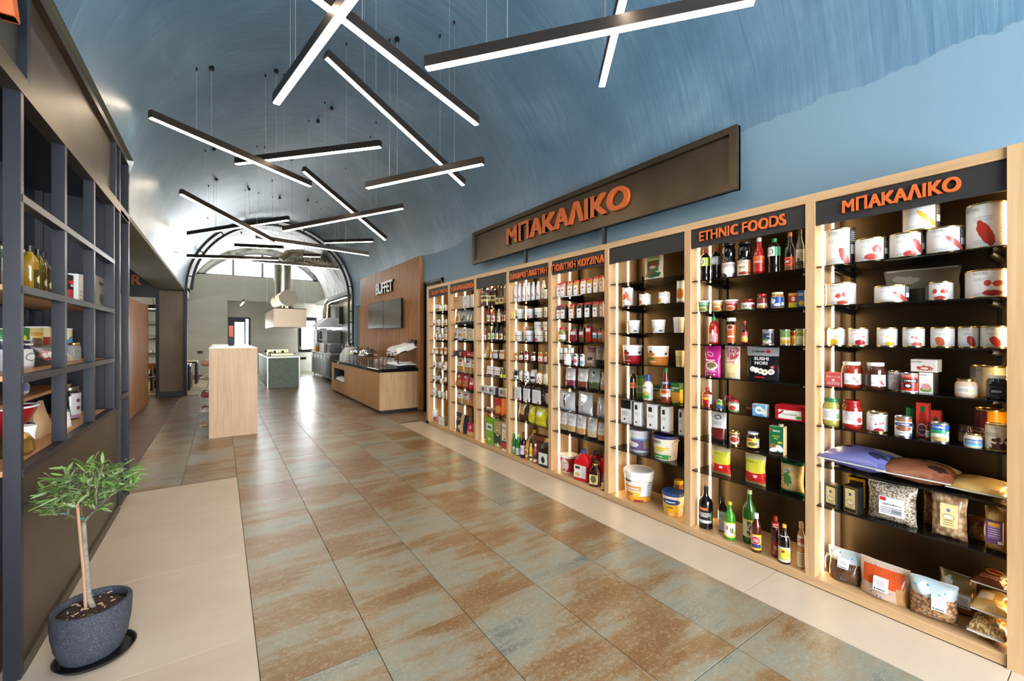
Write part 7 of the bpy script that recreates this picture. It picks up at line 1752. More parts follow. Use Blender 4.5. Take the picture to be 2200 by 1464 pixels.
row(5, 3, cK, [
    ('tube', 130, 184, 35, 'white twist top spice tube', dict(m=TUBEM, dx=.09)),
    ('tube', 187, 237, 33, 'white twist top spice tube', dict(m=TUBEM, dx=.09)),
    ('tube', 241, 293, 32, 'white twist top spice tube', dict(m=TUBEM, dx=.09)),
    ('jar', 192, 268, 92, 'white jar of salt in front of the tubes', dict(c=(222, 216, 206), lid=M((226, 220, 200), .4), m=P((236, 236, 234), (('l', .5, .5, .3, .1, 1, GR),), .3), lz=(.2, .66), dx=.02)),
    ('tin', 284, 336, 95, 'slim white canister with a pink picture', dict(m=P(W_, (('b', .5, .4, .3, .2, 0, .8, (206, 90, 120)), ('r', .4, .85, .3, .06, (40, 40, 40))), .3), rim=STEEL)),
    ('tin', 346, 398, 95, 'slim white canister with a blue picture', dict(m=P(W_, (('b', .5, .3, .3, .16, 0, .8, (110, 170, 206)), ('r', .4, .85, .3, .06, (40, 40, 40))), .3), rim=STEEL)),
    ('bag', 400, 484, 22, 'pouch of red berries with a dark window', dict(m=P((150, 124, 116), (('r', .5, .85, .5, .14, (120, 60, 66)), ('r', .5, .4, .3, .08, (60, 50, 46)), ('l', .5, .25, .3, .06, 2, W_)), .25), d=.06, dx=.08)),
    ('bag', 480, 570, 18, 'brown pouch with a black foot at the shelf end', dict(m=P((130, 116, 96), (('r', .5, .16, .5, .2, BLK), ('b', .5, .75, .16, .1, 0, .6, (70, 60, 54))), .25), d=.07, dx=.06))])
PCH = lambda c, foot=BLK: P((206, 204, 204), (('r', .5, .26, .5, .14, c), ('r', .5, .06, .5, .07, foot), ('b', .5, .8, .14, .07, 0, .2, (60, 56, 58)), ('b', .5, .8, .09, .045, 0, .2, (206, 204, 204)), ('l', .5, .56, .26, .05, 2, (130, 126, 126))), .2)
row(5, 4, cK, [
    ('bag', 190, 281, 232, 'silver pouch with a dark pink band', dict(m=PCH((120, 40, 70)), d=.07)),
    ('bag', 303, 403, 238, 'silver pouch with a red brown band', dict(m=PCH((120, 60, 50)), d=.08)),
    ('bag', 413, 518, 233, 'grey green pouch with a green band', dict(m=P((150, 166, 160), (('r', .5, .26, .5, .14, (70, 90, 50)), ('r', .5, .06, .5, .07, BLK), ('b', .5, .8, .14, .07, 0, .2, (50, 56, 58)), ('l', .5, .56, .26, .05, 2, (90, 100, 100))), .2), d=.08)),
    ('bag', 510, 576, 242, 'brown pouch hidden behind the tan one', dict(m=P((150, 110, 66), (('r', .5, .5, .3, .3, (130, 90, 50)),), .25), d=.05, dx=.19)),
    ('bag', 537, 584, 272, 'silver pouch with a tan band at the shelf end', dict(m=PCH((190, 140, 96)), d=.07, dx=.05)),
    ('bag', 362, 410, 226, 'pale pouch peeping between two silver pouches', dict(m=P((206, 180, 140), (), .25), d=.05, dx=.19))])
VAC = lambda c: P((206, 206, 212), (('b', .45, .5, .05, .4, -8, .25, c), ('b', .5, .85, .3, .05, 0, .6, (226, 220, 206))), .16, .25)
row(5, 5, cK, [
    ('bag', 118, 277, 458, 'white vacuum bag with a brown seam', dict(m=VAC((90, 56, 40)), d=.08)),
    ('bag', 306, 447, 467, 'white vacuum bag with a grey seam', dict(m=VAC((150, 150, 154)), d=.08)),
    ('bag', 495, 584, 517, 'white vacuum bag with a tan seam at the shelf end', dict(m=VAC((120, 84, 60)), d=.08))])
row(5, 6, cK, [
    ('bag', 133, 216, 657, 'silver pouch of green lentils', dict(m=PCH((150, 140, 90)), d=.07)),
    ('bag', 200, 291, 664, 'silver pouch of pale beans', dict(m=PCH((190, 160, 110)), d=.07)),
    ('bag', 293, 385, 692, 'silver pouch of tan lentils', dict(m=PCH((190, 140, 90)), d=.07)),
    ('bag', 400, 495, 710, 'silver pouch of white beans', dict(m=PCH((206, 186, 150)), d=.07)),
    ('bag', 470, 540, 722, 'gold pouch behind the last two', dict(m=P((196, 156, 90), (), .25, .3), d=.05, dx=.2)),
    ('bag', 503, 584, 768, 'silver pouch of orange brown lentils', dict(m=PCH((190, 120, 60)), d=.07, dx=.05))])
row(5, 7, cK, [
    ('tub', 118, 302, 1062, 'red ketchup bucket with a white lid', dict(m=P((190, 34, 34), (('b', .42, .5, .18, .42, 0, .1, (230, 226, 222)), ('b', .42, .2, .05, .06, 0, .1, (170, 30, 30)), ('r', .5, .02, 1.2, .05, W_), ('r', .9, .3, .08, .12, W_), ('l', .42, .66, .14, .08, 2, (120, 100, 80))), .32), taper=.88, t=(('TOMATO', .42, .42, .16, .04, (150, 40, 40)),), dx=.06, yaw=.5)),
    ('can5', 280, 409, 1018, 'red sauce jerrycan with a blue cap and white label', dict(c=(196, 22, 28), capc=(50, 60, 140), m=P((226, 220, 210), (('r', .3, .8, .2, .1, (40, 36, 36)), ('r', .8, .4, .16, .4, (206, 206, 210)), ('b', .3, .24, .2, .16, 0, .6, (206, 170, 110))), .3), d=.11, dx=.03, yaw=.2)),
    ('can5', 392, 520, 1032, 'red sauce jerrycan turned sideways with a dark cap', dict(c=(170, 20, 28), capc=(50, 50, 90), d=.13, dx=.13)),
    ('bot', 443, 553, 1122, 'square shouldered brown sauce bottle with a cream label', dict(p='sauce', c=(44, 24, 14), capc=(46, 40, 30), sq=4, m=P((206, 190, 130), (('b', .5, .5, .36, .36, 0, .3, (90, 80, 50)), ('l', .5, .8, .36, .1, 1, (50, 40, 30))), .3), lz=(.1, .46), m2=P((222, 206, 130), (('b', .4, .5, .16, .3, 0, .1, BLK),), .3), lz2=(.7, .86), lr2=.5, dx=.01)),
    ('can5', 526, 584, 1066, 'red sauce jerrycan half hidden by the bay edge', dict(c=(170, 20, 28), capc=(170, 30, 34), d=.1, dx=.1)),
    ('bot', 557, 588, 1270, 'small amber sauce bottle at the bay edge', dict(p='sauce', c=(60, 34, 16), capc=BLK, m=P((206, 180, 110), (('l', .5, .5, .3, .3, 3, (80, 60, 40)),), .3), lz=(.1, .5), dx=.01))])

# ------------------------------------------------ fifth bay: pastry goods
MLK = lambda c: P((230, 230, 232), (('b', .4, .5, .08, .3, 0, 1.6, c), ('b', .65, .4, .06, .25, -20, 1.4, c)), .3)
row(4, 0, cL, [('bot', a, b, tp, 'white topping bottle with %s marks' % n, dict(p='milk', c=(228, 228, 232), ro=.35, capc=(230, 230, 230), capr=.6, m=MLK(c), lz=(.12, .5), lw=1.2)) for a, b, tp, n, c in ((138, 213, 332, 'dark blue', (70, 70, 90)), (216, 277, 326, 'wine red', (150, 60, 70)), (279, 342, 318, 'black', (80, 60, 60)), (345, 407, 311, 'red and grey', (120, 60, 66)), (408, 471, 303, 'scarlet', (170, 50, 66)), (476, 545, 293, 'brown', (90, 70, 66)), (553, 621, 283, 'faint tan', (190, 170, 150)))] + [
    ('tub', 592, 640, 390, 'small white tub with a black lid beside the bottles', dict(m=P(W_, (('l', .5, .5, .4, .3, 6, GR),), .35), lid=BLACK, dx=.02))])
PT = lambda c, c2=(60, 60, 66): P((224, 226, 230), (('r', .5, .62, .5, .03, c2), ('b', .3, .2, .24, .16, 0, .8, c), ('l', .6, .42, .3, .06, 2, (150, 150, 154))), .35)
row(4, 1, cL, [
    ('tub', 158, 306, 695, 'white tub with a green line and green picture', dict(m=PT((90, 120, 60), (150, 190, 70)), taper=.88)),
    ('tub', 341, 448, 690, 'white tub with a green line and red fruit', dict(m=PT((190, 50, 56), (150, 190, 70)), taper=.9)),
    ('tub', 453, 578, 678, 'pale grey tub with blue print', dict(m=PT((90, 80, 80), (110, 130, 180)), taper=.9)),
    ('tub', 590, 640, 667, 'white tub with dark print at the shelf end', dict(m=P(W_, (('l', .5, .5, .4, .3, 6, (90, 90, 94)),), .35), taper=.92))])
row(4, 2, cL, [
    ('tub', 155, 289, 1012, 'white tub with a lime patch', dict(m=PT((190, 206, 100)), taper=.88)),
    ('tub', 312, 452, 1004, 'white tub with a turquoise patch', dict(m=PT((80, 170, 180)), taper=.9)),
    ('tub', 454, 590, 1004, 'cream tub with a raspberry patch', dict(m=PT((190, 80, 110)), taper=.92)),
    ('tub', 596, 640, 1010, 'small cream tub at the end of the lower row', dict(m=PT((190, 90, 110)), taper=.92))])
row(4, 2, cL, [
    ('tub', 305, 440, 942, 'plain cream tub standing behind the lower row', dict(m=P((214, 196, 170), (), .35), taper=.92, lift=.0, dx=.2)),
    ('tub', 446, 561, 876, 'white tub with a yellow patch stacked on top', dict(m=PT((206, 200, 90)), taper=.9, lift=.132, dx=.065)),
    ('tub', 570, 640, 872, 'white tub with a pink patch stacked on top', dict(m=PT((206, 110, 170)), taper=.9, lift=.132, dx=.065))])
JM = lambda: P((232, 224, 220), (('b', .55, .3, .16, .14, 0, .6, (150, 50, 46)), ('l', .5, .6, .3, .06, 1, GR)), .3)
row(4, 3, cL, [('jar', a, b, tp, 'jam jar of %s with an oval label' % n, dict(c=c, lid=GOLD, m=JM(), lz=(.14, .6), dx=d)) for a, b, tp, n, c, d in ((170, 231, 1315, 'yellow apricot', (206, 140, 40), .06), (233, 303, 1297, 'dark plum', (90, 30, 24), .06), (310, 383, 1283, 'red cherry', (120, 20, 24), .05), (405, 486, 1305, 'blackberry', (70, 18, 20), .05), (503, 580, 1310, 'orange peel', (190, 90, 20), .05), (588, 640, 1312, 'red brown quince', (120, 50, 20), .05))])
DOT = lambda c: P((230, 228, 224), (('b', .35, .6, .07, .1, 0, .5, c), ('b', .62, .5, .08, .1, 0, .5, c), ('b', .45, .3, .08, .1, 0, .5, c), ('b', .72, .25, .07, .1, 0, .5, c)), .28)
row(4, 4, cM, [
    ('jar', 140, 229, 197, 'jar of dark cherries with a grey lid', dict(c=(40, 22, 26), lid=M((150, 150, 156), .4), m=P(W_, (('b', .4, .4, .2, .2, 0, 1.2, (60, 60, 70)),), .3), lz=(.06, .44), dx=.06)),
    ('tin', 206, 268, 214, 'white tin with yellow rings', dict(m=DOT((206, 196, 60)), dx=.06)),
    ('tin', 266, 351, 224, 'white tin with black berries', dict(m=DOT((40, 36, 40)), rim=STEEL, dx=.04)),
    ('jar', 346, 447, 199, 'wide lidded jar with a dark fruit label', dict(c=(200, 196, 190), lid=M((206, 190, 160), .4), m=P((222, 222, 226), (('b', .5, .45, .36, .2, 0, .8, (60, 40, 60)),), .3), lz=(.1, .7), dx=.06)),
    ('tin', 421, 506, 242, 'white tin with orange and brown nuts', dict(m=DOT((190, 110, 80)), dx=.04)),
    ('tin', 510, 566, 250, 'white tin with pale marks at the shelf end', dict(m=DOT((206, 190, 160)), dx=.04)),
    ('box', 497, 545, 132, 'tall pale pack standing behind the last tins', dict(m=P((220, 210, 196), (('b', .5, .8, .3, .12, 0, .6, (190, 170, 150)),), .35), d=.05, dx=.18))])
CHO = lambda: P((50, 32, 26), (('g', .5, .5, .5, .5, 16, (30, 18, 14), (84, 56, 46)),), .15)
CLB = P((222, 222, 228), (('l', .5, .6, .4, .3, 6, (190, 190, 198)), ('r', .8, .1, .12, .08, (190, 40, 46))), .3)
row(4, 5, cM, [('bag', a, b, tp, 'clear bag of dark chocolate drops', dict(m=CHO(), d=.09, k='pillow', lb=((.42, .38, .68, .7, CLB),), dx=.05)) for a, b, tp in ((148, 250, 352), (258, 362, 372), (368, 505, 388))] + [
    ('bag', 518, 566, 404, 'bag of brown sugar beside the chocolate drops', dict(m=P((70, 48, 36), (('r', .5, .35, .4, .3, (206, 196, 180)),), .2), d=.08, k='pillow'))])
YB = lambda: P((214, 206, 40), (('r', .4, .66, .26, .1, (222, 222, 214)), ('l', .5, .35, .3, .12, 3, (170, 160, 40))), .22)
row(4, 6, cM, [
    ('bag', 178, 296, 602, 'bag of dark beans with a kraft label', dict(m=P((72, 44, 34), (('r', .4, .62, .34, .28, (196, 160, 110)),), .18), d=.09)),
    ('bag', 302, 390, 648, 'yellow bag with a white patch', dict(m=YB(), seal=M((214, 206, 40), .3), d=.08)),
    ('bag', 386, 532, 668, 'yellow bag with a white patch', dict(m=YB(), seal=M((214, 206, 40), .3), d=.09, dx=.03)),
    ('bag', 536, 566, 694, 'clear bag of purple grains at the shelf end', dict(m=P((150, 130, 130), (('g', .5, .5, .5, .5, 40, (100, 80, 84), (170, 150, 146)),), .2), d=.07))])
row(4, 7, cM, [
    ('bot', 108, 165, 1003, 'green lemon juice bottle with a green cap', dict(p='wasp', c=(30, 130, 54), ro=.2, capc=(40, 140, 60), m=P((206, 222, 206), (('b', .5, .3, .3, .2, 0, .6, (120, 160, 60)),), .3), lz=(.06, .36), dx=.04)),
    ('bot', 163, 238, 1007, 'green lime juice bottle with a yellow cap', dict(p='wasp', c=(30, 120, 48), ro=.2, capc=(206, 196, 70), m=P((206, 214, 222), (('l', .5, .5, .3, .3, 4, GR),), .3), lz=(.06, .36), dx=.02)),
    ('bot', 220, 302, 982, 'black wine bottle with a white label', dict(p='wine', c=(16, 10, 10), capc=BLK, m=P((222, 214, 218), (('l', .4, .6, .2, .2, 4, (150, 60, 70)),), .3), lz=(.14, .5), dx=.01)),
    ('bot', 280, 328, 1065, 'slim amber bottle beside the wine bottle', dict(p='sauce', c=(176, 110, 24), al=.9, capc=(70, 90, 40), m=P((206, 180, 120), (('b', .5, .5, .3, .3, 0, .6, (150, 70, 40)),), .3), lz=(.14, .52), dx=.01)),
    ('bot', 332, 382, 1127, 'yellow squeeze bottle', dict(p='wasp', c=(214, 180, 30), ro=.3, capc=(220, 190, 40), m=P((206, 206, 190), (('r', .5, .5, .4, .2, (60, 60, 60)),), .3), lz=(.08, .4), dx=.01)),
    ('bot', 383, 441, 1132, 'pink syrup bottle with a white cap', dict(p='shoulder', c=(170, 80, 60), al=.9, capc=(226, 226, 230), m=P((60, 40, 44), (('r', .5, .2, .5, .2, (206, 200, 200)),), .3), lz=(.08, .44), dx=.005)),
    ('can5', 443, 566, 1052, 'large clear jug of dark syrup with a gold cap', dict(c=(30, 22, 18), capc=(196, 176, 110), m=P((206, 206, 206), (('b', .5, .4, .2, .3, 0, .6, (30, 30, 30)),), .3), d=.12, dx=.0, yaw=.15)),
    ('can5', 305, 408, 942, 'dark jug with a yellow cap at the back', dict(c=(60, 36, 28), capc=(222, 186, 30), d=.12, dx=.17)),
    ('box', 376, 556, 1030, 'brown cardboard carry box at the back', dict(m=P((150, 84, 60), (('r', .6, .78, .3, .05, (90, 50, 40)),), .6), side=M((140, 80, 56), .7), d=.1, dx=.15)),
    ('bot', 366, 410, 1008, 'red capped bottle behind the carry box corner', dict(p='sauce', c=(90, 30, 24), capc=(190, 30, 46), dx=.13))])

# ------------------------------------------------ sixth bay: jars, vinegars, oils
BJ = lambda: P((206, 190, 140), (('b', .5, .5, .36, .2, 0, .8, (90, 60, 40)), ('r', .5, .94, .5, .08, (70, 56, 30)), ('r', .5, .06, .5, .08, (190, 180, 70))), .3)
row(3, 0, cN, [
    ('jar', 870, 1058, 280, 'biggest glass jar of dried mushrooms', dict(c=(96, 70, 58), lid=CHROME, m=BJ(), lz=(.26, .64), dx=.04, yaw=.6)),
    ('jar', 1052, 1166, 282, 'large glass jar of dried mushrooms behind', dict(c=(84, 58, 48), lid=CHROME, m=BJ(), lz=(.26, .64), dx=.14)),
    ('jar', 1167, 1262, 238, 'tall glass jar with a chrome lid', dict(c=(110, 110, 110), lid=CHROME, dx=.2)),
    ('box', 1128, 1180, 425, 'small mushroom packet in front of the jars', dict(m=BJ(), side=M((120, 100, 60), .4), d=.04, dx=.05)),
    ('box', 1186, 1256, 420, 'mushroom packet second along', dict(m=BJ(), side=M((120, 100, 60), .4), d=.04, dx=.05)),
    ('jar', 1258, 1292, 245, 'glass jar at the bay edge', dict(c=(130, 130, 128), lid=CHROME, dx=.1))])
VB = lambda c: P((222, 218, 208), (('b', .5, .45, .3, .25, 0, .6, c), ('l', .5, .8, .3, .08, 1, GR)), .3)
def vin(a, b, tp, d, c, lc, capc=BLK, dx=.06, p='sauce', al=1.0): return ('bot', a, b, tp, d, dict(p=p, c=c, al=al, capc=capc, m=VB(lc), lz=(.1, .46), dx=dx))
row(3, 1, cN, [vin(994, 1060, 562, 'raspberry vinegar bottle', (130, 20, 34), (120, 150, 60), (170, 160, 150)), vin(1063, 1136, 592, 'stout amber bottle with a black and pink label', (150, 80, 20), (200, 60, 130), (190, 150, 60), p='shoulder'), vin(1155, 1217, 612, 'clear vinegar bottle', (190, 180, 150), (170, 150, 100), (200, 200, 200)), vin(1213, 1256, 542, 'dark wine bottle behind', (40, 16, 18), (110, 30, 40), BLK, .14, 'wine'), vin(1254, 1291, 572, 'dark red bottle at the bay edge', (60, 14, 20), (170, 40, 40), BLK, .05, 'wine')])
row(3, 2, cN, [vin(944, 1001, 922, 'rose vinegar bottle', (190, 90, 60), (206, 130, 110), (206, 150, 110)), vin(1006, 1061, 862, 'dark green oil bottle with a gold base', (56, 60, 20), (90, 150, 50), (60, 50, 30)), vin(1066, 1126, 852, 'dark bottle with a green leaf label', (30, 26, 18), (120, 170, 60), (60, 50, 40)), vin(1128, 1188, 852, 'dark bottle with a yellow lemon label', (30, 26, 18), (206, 200, 70), (60, 50, 40)), vin(1191, 1256, 872, 'dark bottle with a brown nut label', (26, 22, 26), (170, 90, 60), BLK), vin(1263, 1291, 942, 'small bottle at the bay edge', (40, 26, 22), (60, 110, 60), BLK)])
row(3, 3, cN, [vin(944, 991, 1237, 'small golden oil bottle', (206, 150, 40), (220, 190, 110), (206, 170, 80)), vin(988, 1041, 1132, 'tall clear oil bottle with a white label', (206, 180, 110), (206, 190, 150), (206, 190, 150), .12), vin(1040, 1090, 1227, 'golden oil bottle with a white label', (196, 130, 30), (206, 180, 120), (206, 170, 80)),
    ('jar', 1094, 1188, 1262, 'jar of grey pate with a white lid', dict(c=(120, 110, 106), lid=WHITE, m=P((206, 210, 222), (('l', .5, .5, .3, .2, 3, GR),), .3), lz=(.1, .6))), ('jar', 1188, 1288, 1262, 'jar of tan spread with a white lid', dict(c=(176, 130, 90), lid=WHITE, m=P((214, 206, 190), (('l', .5, .5, .3, .2, 3, GR),), .3), lz=(.1, .6)))])
WP = lambda: P((232, 230, 230), (('r', .5, .6, .5, .03, (170, 50, 70)), ('b', .5, .12, .44, .1, 0, .6, (110, 50, 56)), ('l', .5, .4, .3, .06, 1, GR)), .25)
row(3, 4, cO, [('bag', 880, 980, 177, 'white pouch with a red line and berry foot', dict(m=WP(), seal=M(W_, .3), d=.06)), ('bag', 984, 1110, 190, 'white pouch with a red line and nut foot', dict(m=WP(), seal=M(W_, .3), d=.06, dx=.05)),
    ('bot', 1088, 1136, 206, 'small dark oil bottle with a lime label', dict(p='shoulder', c=(60, 60, 20), capc=BLK, m=P((190, 200, 50), (), .3), lz=(.1, .4), dx=.02)), ('bot', 1139, 1184, 212, 'small dark oil bottle with a lime label', dict(p='shoulder', c=(60, 60, 20), capc=BLK, m=P((190, 200, 50), (), .3), lz=(.1, .4), dx=.02))])
PK = lambda c=(214, 214, 218): P(c, (('b', .4, .5, .16, .26, 0, .8, (120, 80, 90)), ('l', .7, .5, .2, .3, 4, GR)), .28)
row(3, 5, cO, [('box', 803, 916, 452, 'white carton with a small emblem', dict(m=PK(), d=.05)), ('box', 915, 1021, 464, 'silver white carton with blue print', dict(m=PK((206, 212, 222)), d=.05)), ('box', 1023, 1066, 484, 'narrow navy carton', dict(m=P((50, 52, 76), (), .3), side=M((46, 48, 70), .4), d=.05)), ('box', 1068, 1176, 494, 'cream carton with a floral drawing', dict(m=PK((214, 208, 190)), d=.05))])
row(3, 6, cO, [('bag', 878, 1008, 765, 'small bag of nuts leaning sideways', dict(m=P((206, 184, 156), (('g', .5, .5, .5, .5, 14, (130, 90, 60), (222, 196, 166)),), .2), d=.06, k='pillow')), ('box', 1014, 1104, 618, 'red and orange box of snacks', dict(m=P((190, 70, 40), (('r', .5, .7, .5, .2, (170, 40, 50)), ('b', .5, .3, .4, .25, 0, .8, (214, 150, 70))), .3), side=M((214, 110, 30), .35), d=.11, yaw=.15, dx=.05))])
row(3, 7, cO, [
    ('box', 880, 1003, 905, 'tall lime green oil tin', dict(m=P((120, 168, 50), (('r', .5, .66, .36, .13, (206, 222, 226)), ('b', .5, .66, .24, .05, 0, .9, (90, 90, 90)), ('b', .5, .2, .14, .045, 0, .1, (222, 226, 206)), ('b', .24, .1, .05, .02, 0, .1, (40, 40, 30))), .3), side=M((110, 156, 46), .35), d=.09, cap=(206, 196, 150), dx=.03)),
    ('box', 1006, 1108, 950, 'tall gold and green oil tin', dict(m=P((176, 156, 104), (('r', .5, .34, .5, .2, (30, 64, 36)), ('b', .5, .56, .26, .12, 0, .2, (222, 210, 160)), ('b', .5, .56, .18, .08, 0, .5, (100, 110, 60)), ('b', .55, .12, .16, .07, 0, .1, (226, 220, 200))), .3), side=M((150, 130, 84), .35), d=.09, dx=.02)),
    ('box', 1117, 1183, 990, 'white and red carton of rice oil', dict(m=P((226, 220, 204), (('r', .5, .2, .5, .12, (196, 44, 40)), ('r', .5, .34, .5, .03, (40, 44, 80)), ('b', .5, .6, .22, .1, 0, .2, (226, 180, 40)), ('b', .55, .44, .18, .05, 0, .3, (110, 70, 50))), .3), side=M((214, 206, 190), .35), d=.08, t=(('RIS', .5, .84, .7, .1, (40, 40, 40)),), dx=.01))])

# ------------------------------------------------ seventh bay: pasta
row(2, 0, cN, [('box', 470, 606, 418, 'kraft coloured rice box', dict(m=P((196, 160, 120), (('l', .4, .86, .3, .06, 1, (120, 50, 46)),), .5), side=M((190, 160, 110), .5), d=.08, t=(('RISO', .42, .66, .6, .18, (150, 50, 46), .02),))), ('box', 615, 700, 408, 'silver white rice box', dict(m=P((214, 214, 216), (('b', .5, .18, .2, .08, 0, .2, (190, 150, 110)), ('l', .5, .8, .2, .1, 2, GR)), .25), side=M((190, 190, 194), .35), d=.1, yaw=.1)), ('box', 742, 778, 388, 'white rice box at the bay edge', dict(m=P((220, 216, 210), (), .3), d=.08, dx=.05))])
BGS = lambda top, mid: P(top, (('b', .5, .45, .34, .2, 0, .5, mid), ('r', .5, .08, .5, .1, (60, 58, 60)), ('l', .5, .75, .3, .08, 2, GR)), .22)
row(2, 1, cN, [('bag', a, b, tp, n, dict(m=BGS(c, mm), d=.08, dx=dx)) for a, b, tp, n, c, mm, dx in ((480, 562, 650, 'cream pasta bag with a grey foot', (222, 200, 170), (150, 110, 80), .07), (556, 656, 638, 'grey pasta bag with a dark foot', (150, 152, 156), (60, 60, 64), .05), (657, 714, 632, 'grey pasta bag with a white emblem', (140, 142, 144), (222, 220, 214), .05), (716, 762, 642, 'dark grey pasta bag', (120, 120, 122), (206, 190, 160), .05), (764, 780, 636, 'narrow pasta bag at the bay edge', (190, 186, 180), (120, 110, 100), .05))])
row(2, 2, cN, [('bag', 446, 520, 912, 'white and grey macaroni bag', dict(m=BGS((206, 206, 208), (110, 110, 112)), d=.07)), ('bag', 523, 605, 917, 'macaroni bag with an orange window', dict(m=P((206, 204, 200), (('r', .5, .45, .4, .12, (196, 120, 30)), ('l', .5, .8, .3, .06, 1, RED)), .25), d=.07)), ('box', 608, 665, 917, 'white spaghetti box with a yellow window', dict(m=P((214, 216, 220), (('r', .5, .42, .24, .2, (206, 156, 50)), ('b', .5, .82, .26, .06, 0, .1, (170, 50, 50)), ('r', .5, .08, .5, .08, (50, 56, 80))), .3), side=M((196, 198, 202), .35), d=.08, yaw=.1)), ('box', 704, 780, 930, 'pale green pasta box', dict(m=P((206, 206, 170), (('b', .45, .4, .24, .2, 0, .2, (196, 166, 90)), ('b', .5, .84, .14, .05, 0, .1, (190, 130, 90))), .3), d=.07))])
row(2, 3, cN, [('box', 468, 545, 1264, 'navy pasta box with a red oval', dict(m=P((40, 46, 76), (('b', .3, .8, .26, .14, 0, .1, (190, 60, 60)),), .3), side=M((40, 46, 76), .35), d=.07)), ('box', 547, 606, 1262, 'blue and yellow pasta box', dict(m=P((60, 64, 84), (('r', .5, .4, .3, .36, (206, 150, 40)),), .3), side=M((46, 50, 76), .35), d=.07)), ('box', 611, 780, 1288, 'long red pasta box lying on its side', dict(m=P((170, 34, 48), (('r', .62, .5, .14, .14, (226, 206, 206)), ('b', .9, .4, .1, .3, 0, .5, (206, 150, 70))), .3), side=M((150, 30, 44), .35), d=.07))])
YP = lambda t: P(t, (('r', .5, .22, .42, .18, (206, 150, 60)), ('g', .5, .22, .4, .17, 22, (150, 96, 34), (222, 176, 90)), ('b', .5, .74, .22, .08, 0, .2, (170, 50, 50)), ('l', .5, .5, .3, .05, 1, GR)), .22)
row(2, 4, cO, [('bag', 452, 560, 47, 'tall cream bag of fusilli', dict(m=YP((222, 206, 176)), d=.08)), ('bag', 562, 666, 62, 'white bag of golden pasta', dict(m=YP((216, 214, 210)), d=.08)), ('bag', 668, 708, 82, 'cream pasta bag at the bay edge', dict(m=YP((214, 200, 170)), d=.07))])
RP = lambda c, f: P(c, (('r', .5, .34, .38, .2, f), ('g', .5, .34, .36, .19, 18, (130, 70, 30), (226, 190, 120)), ('b', .5, .78, .2, .09, 0, .3, (226, 206, 200))), .22)
row(2, 5, cO, [('bag', 437, 540, 275, 'red brown bag of snacks', dict(m=RP((170, 56, 34), (190, 110, 60)), seal=M((170, 56, 34), .3), d=.08)), ('bag', 537, 630, 285, 'crimson bag of shell pasta', dict(m=RP((176, 34, 54), (206, 160, 90)), seal=M((176, 34, 54), .3), d=.08)), ('bag', 632, 708, 348, 'crimson bag with white lettering at the bay edge', dict(m=P((180, 36, 60), (('r', .5, .55, .3, .08, W_), ('b', .5, .8, .14, .08, 0, .2, (90, 60, 40))), .25), seal=M((180, 36, 60), .3), d=.08, dx=.04))])
row(2, 6, cO, [('bag', 450, 540, 518, 'white bag of yellow noodles', dict(m=YP((222, 216, 190)), d=.07)), ('bag', 540, 632, 534, 'silver bag of yellow noodles', dict(m=YP((196, 194, 190)), d=.08)), ('bag', 634, 690, 562, 'red and cream noodle bag', dict(m=YP((190, 110, 90)), d=.07)), ('bag', 692, 710, 566, 'narrow orange noodle bag at the bay edge', dict(m=P((206, 140, 90), (), .3), d=.06))])
row(2, 7, cO, [('bag', 425, 610, 845, 'large navy bag of pasta with a white oval', dict(m=P((34, 40, 66), (('r', .62, .5, .12, .5, (206, 170, 110)), ('b', .26, .7, .2, .08, 0, .1, (226, 222, 220)), ('b', .26, .7, .16, .06, 0, .1, (150, 60, 66)), ('r', .48, .3, .06, .09, W_), ('r', .14, .22, .1, .06, (206, 190, 150))), .22), seal=M((40, 44, 66), .3), d=.1, dx=.03)), ('bag', 592, 708, 985, 'crimson bag of pasta with a clear foot', dict(m=P((184, 34, 62), (('r', .5, .2, .5, .22, (206, 160, 100)), ('b', .5, .7, .16, .14, 0, .3, (206, 150, 140))), .25), seal=M((184, 34, 62), .3), d=.09, dx=.01))])

# ------------------------------------------------ farthest bay: small white tins
ST = lambda c: P((228, 228, 226), (('b', .55, .3, .16, .18, 0, .8, c), ('l', .4, .75, .3, .08, 2, (190, 190, 190))), .28)
row(1, 0, cN, [('tin', 147, 272, 538, 'low white tin with a brown picture', dict(m=ST((170, 120, 70)), dx=.1)), ('tin', 242, 305, 557, 'small white tin with a gold picture', dict(m=ST((206, 160, 60)), dx=.04)), ('tin', 310, 376, 548, 'small white tin with a grey picture', dict(m=ST((120, 110, 100)), dx=.05))])
row(1, 1, cN, [('tin', a, b, tp, 'white tin with %s marks' % n, dict(m=ST(c), dx=.07)) for a, b, tp, n, c in ((115, 189, 782, 'orange', (206, 130, 60)), (206, 281, 778, 'red orange', (206, 100, 60)), (291, 331, 783, 'scattered red', (190, 60, 50)), (333, 376, 774, 'pink', (200, 110, 90)))])
row(1, 2, cN, [('tin', a, b, tp, 'white tin with %s marks' % n, dict(m=ST(c), dx=.07)) for a, b, tp, n, c in ((165, 233, 1006, 'rust', (190, 80, 50)), (237, 285, 1004, 'crimson', (180, 50, 60)), (288, 331, 990, 'red mound', (196, 70, 50)), (333, 376, 996, 'faint', (196, 170, 140)))])
row(1, 2, cN, [('tin', 200, 269, 897, 'white tin with a dark red picture, stacked', dict(m=ST((150, 50, 50)), dx=.08, lift=.1125)), ('tin', 330, 376, 893, 'white tin with a brown picture, stacked', dict(m=ST((170, 110, 60)), dx=.08, lift=.127))])
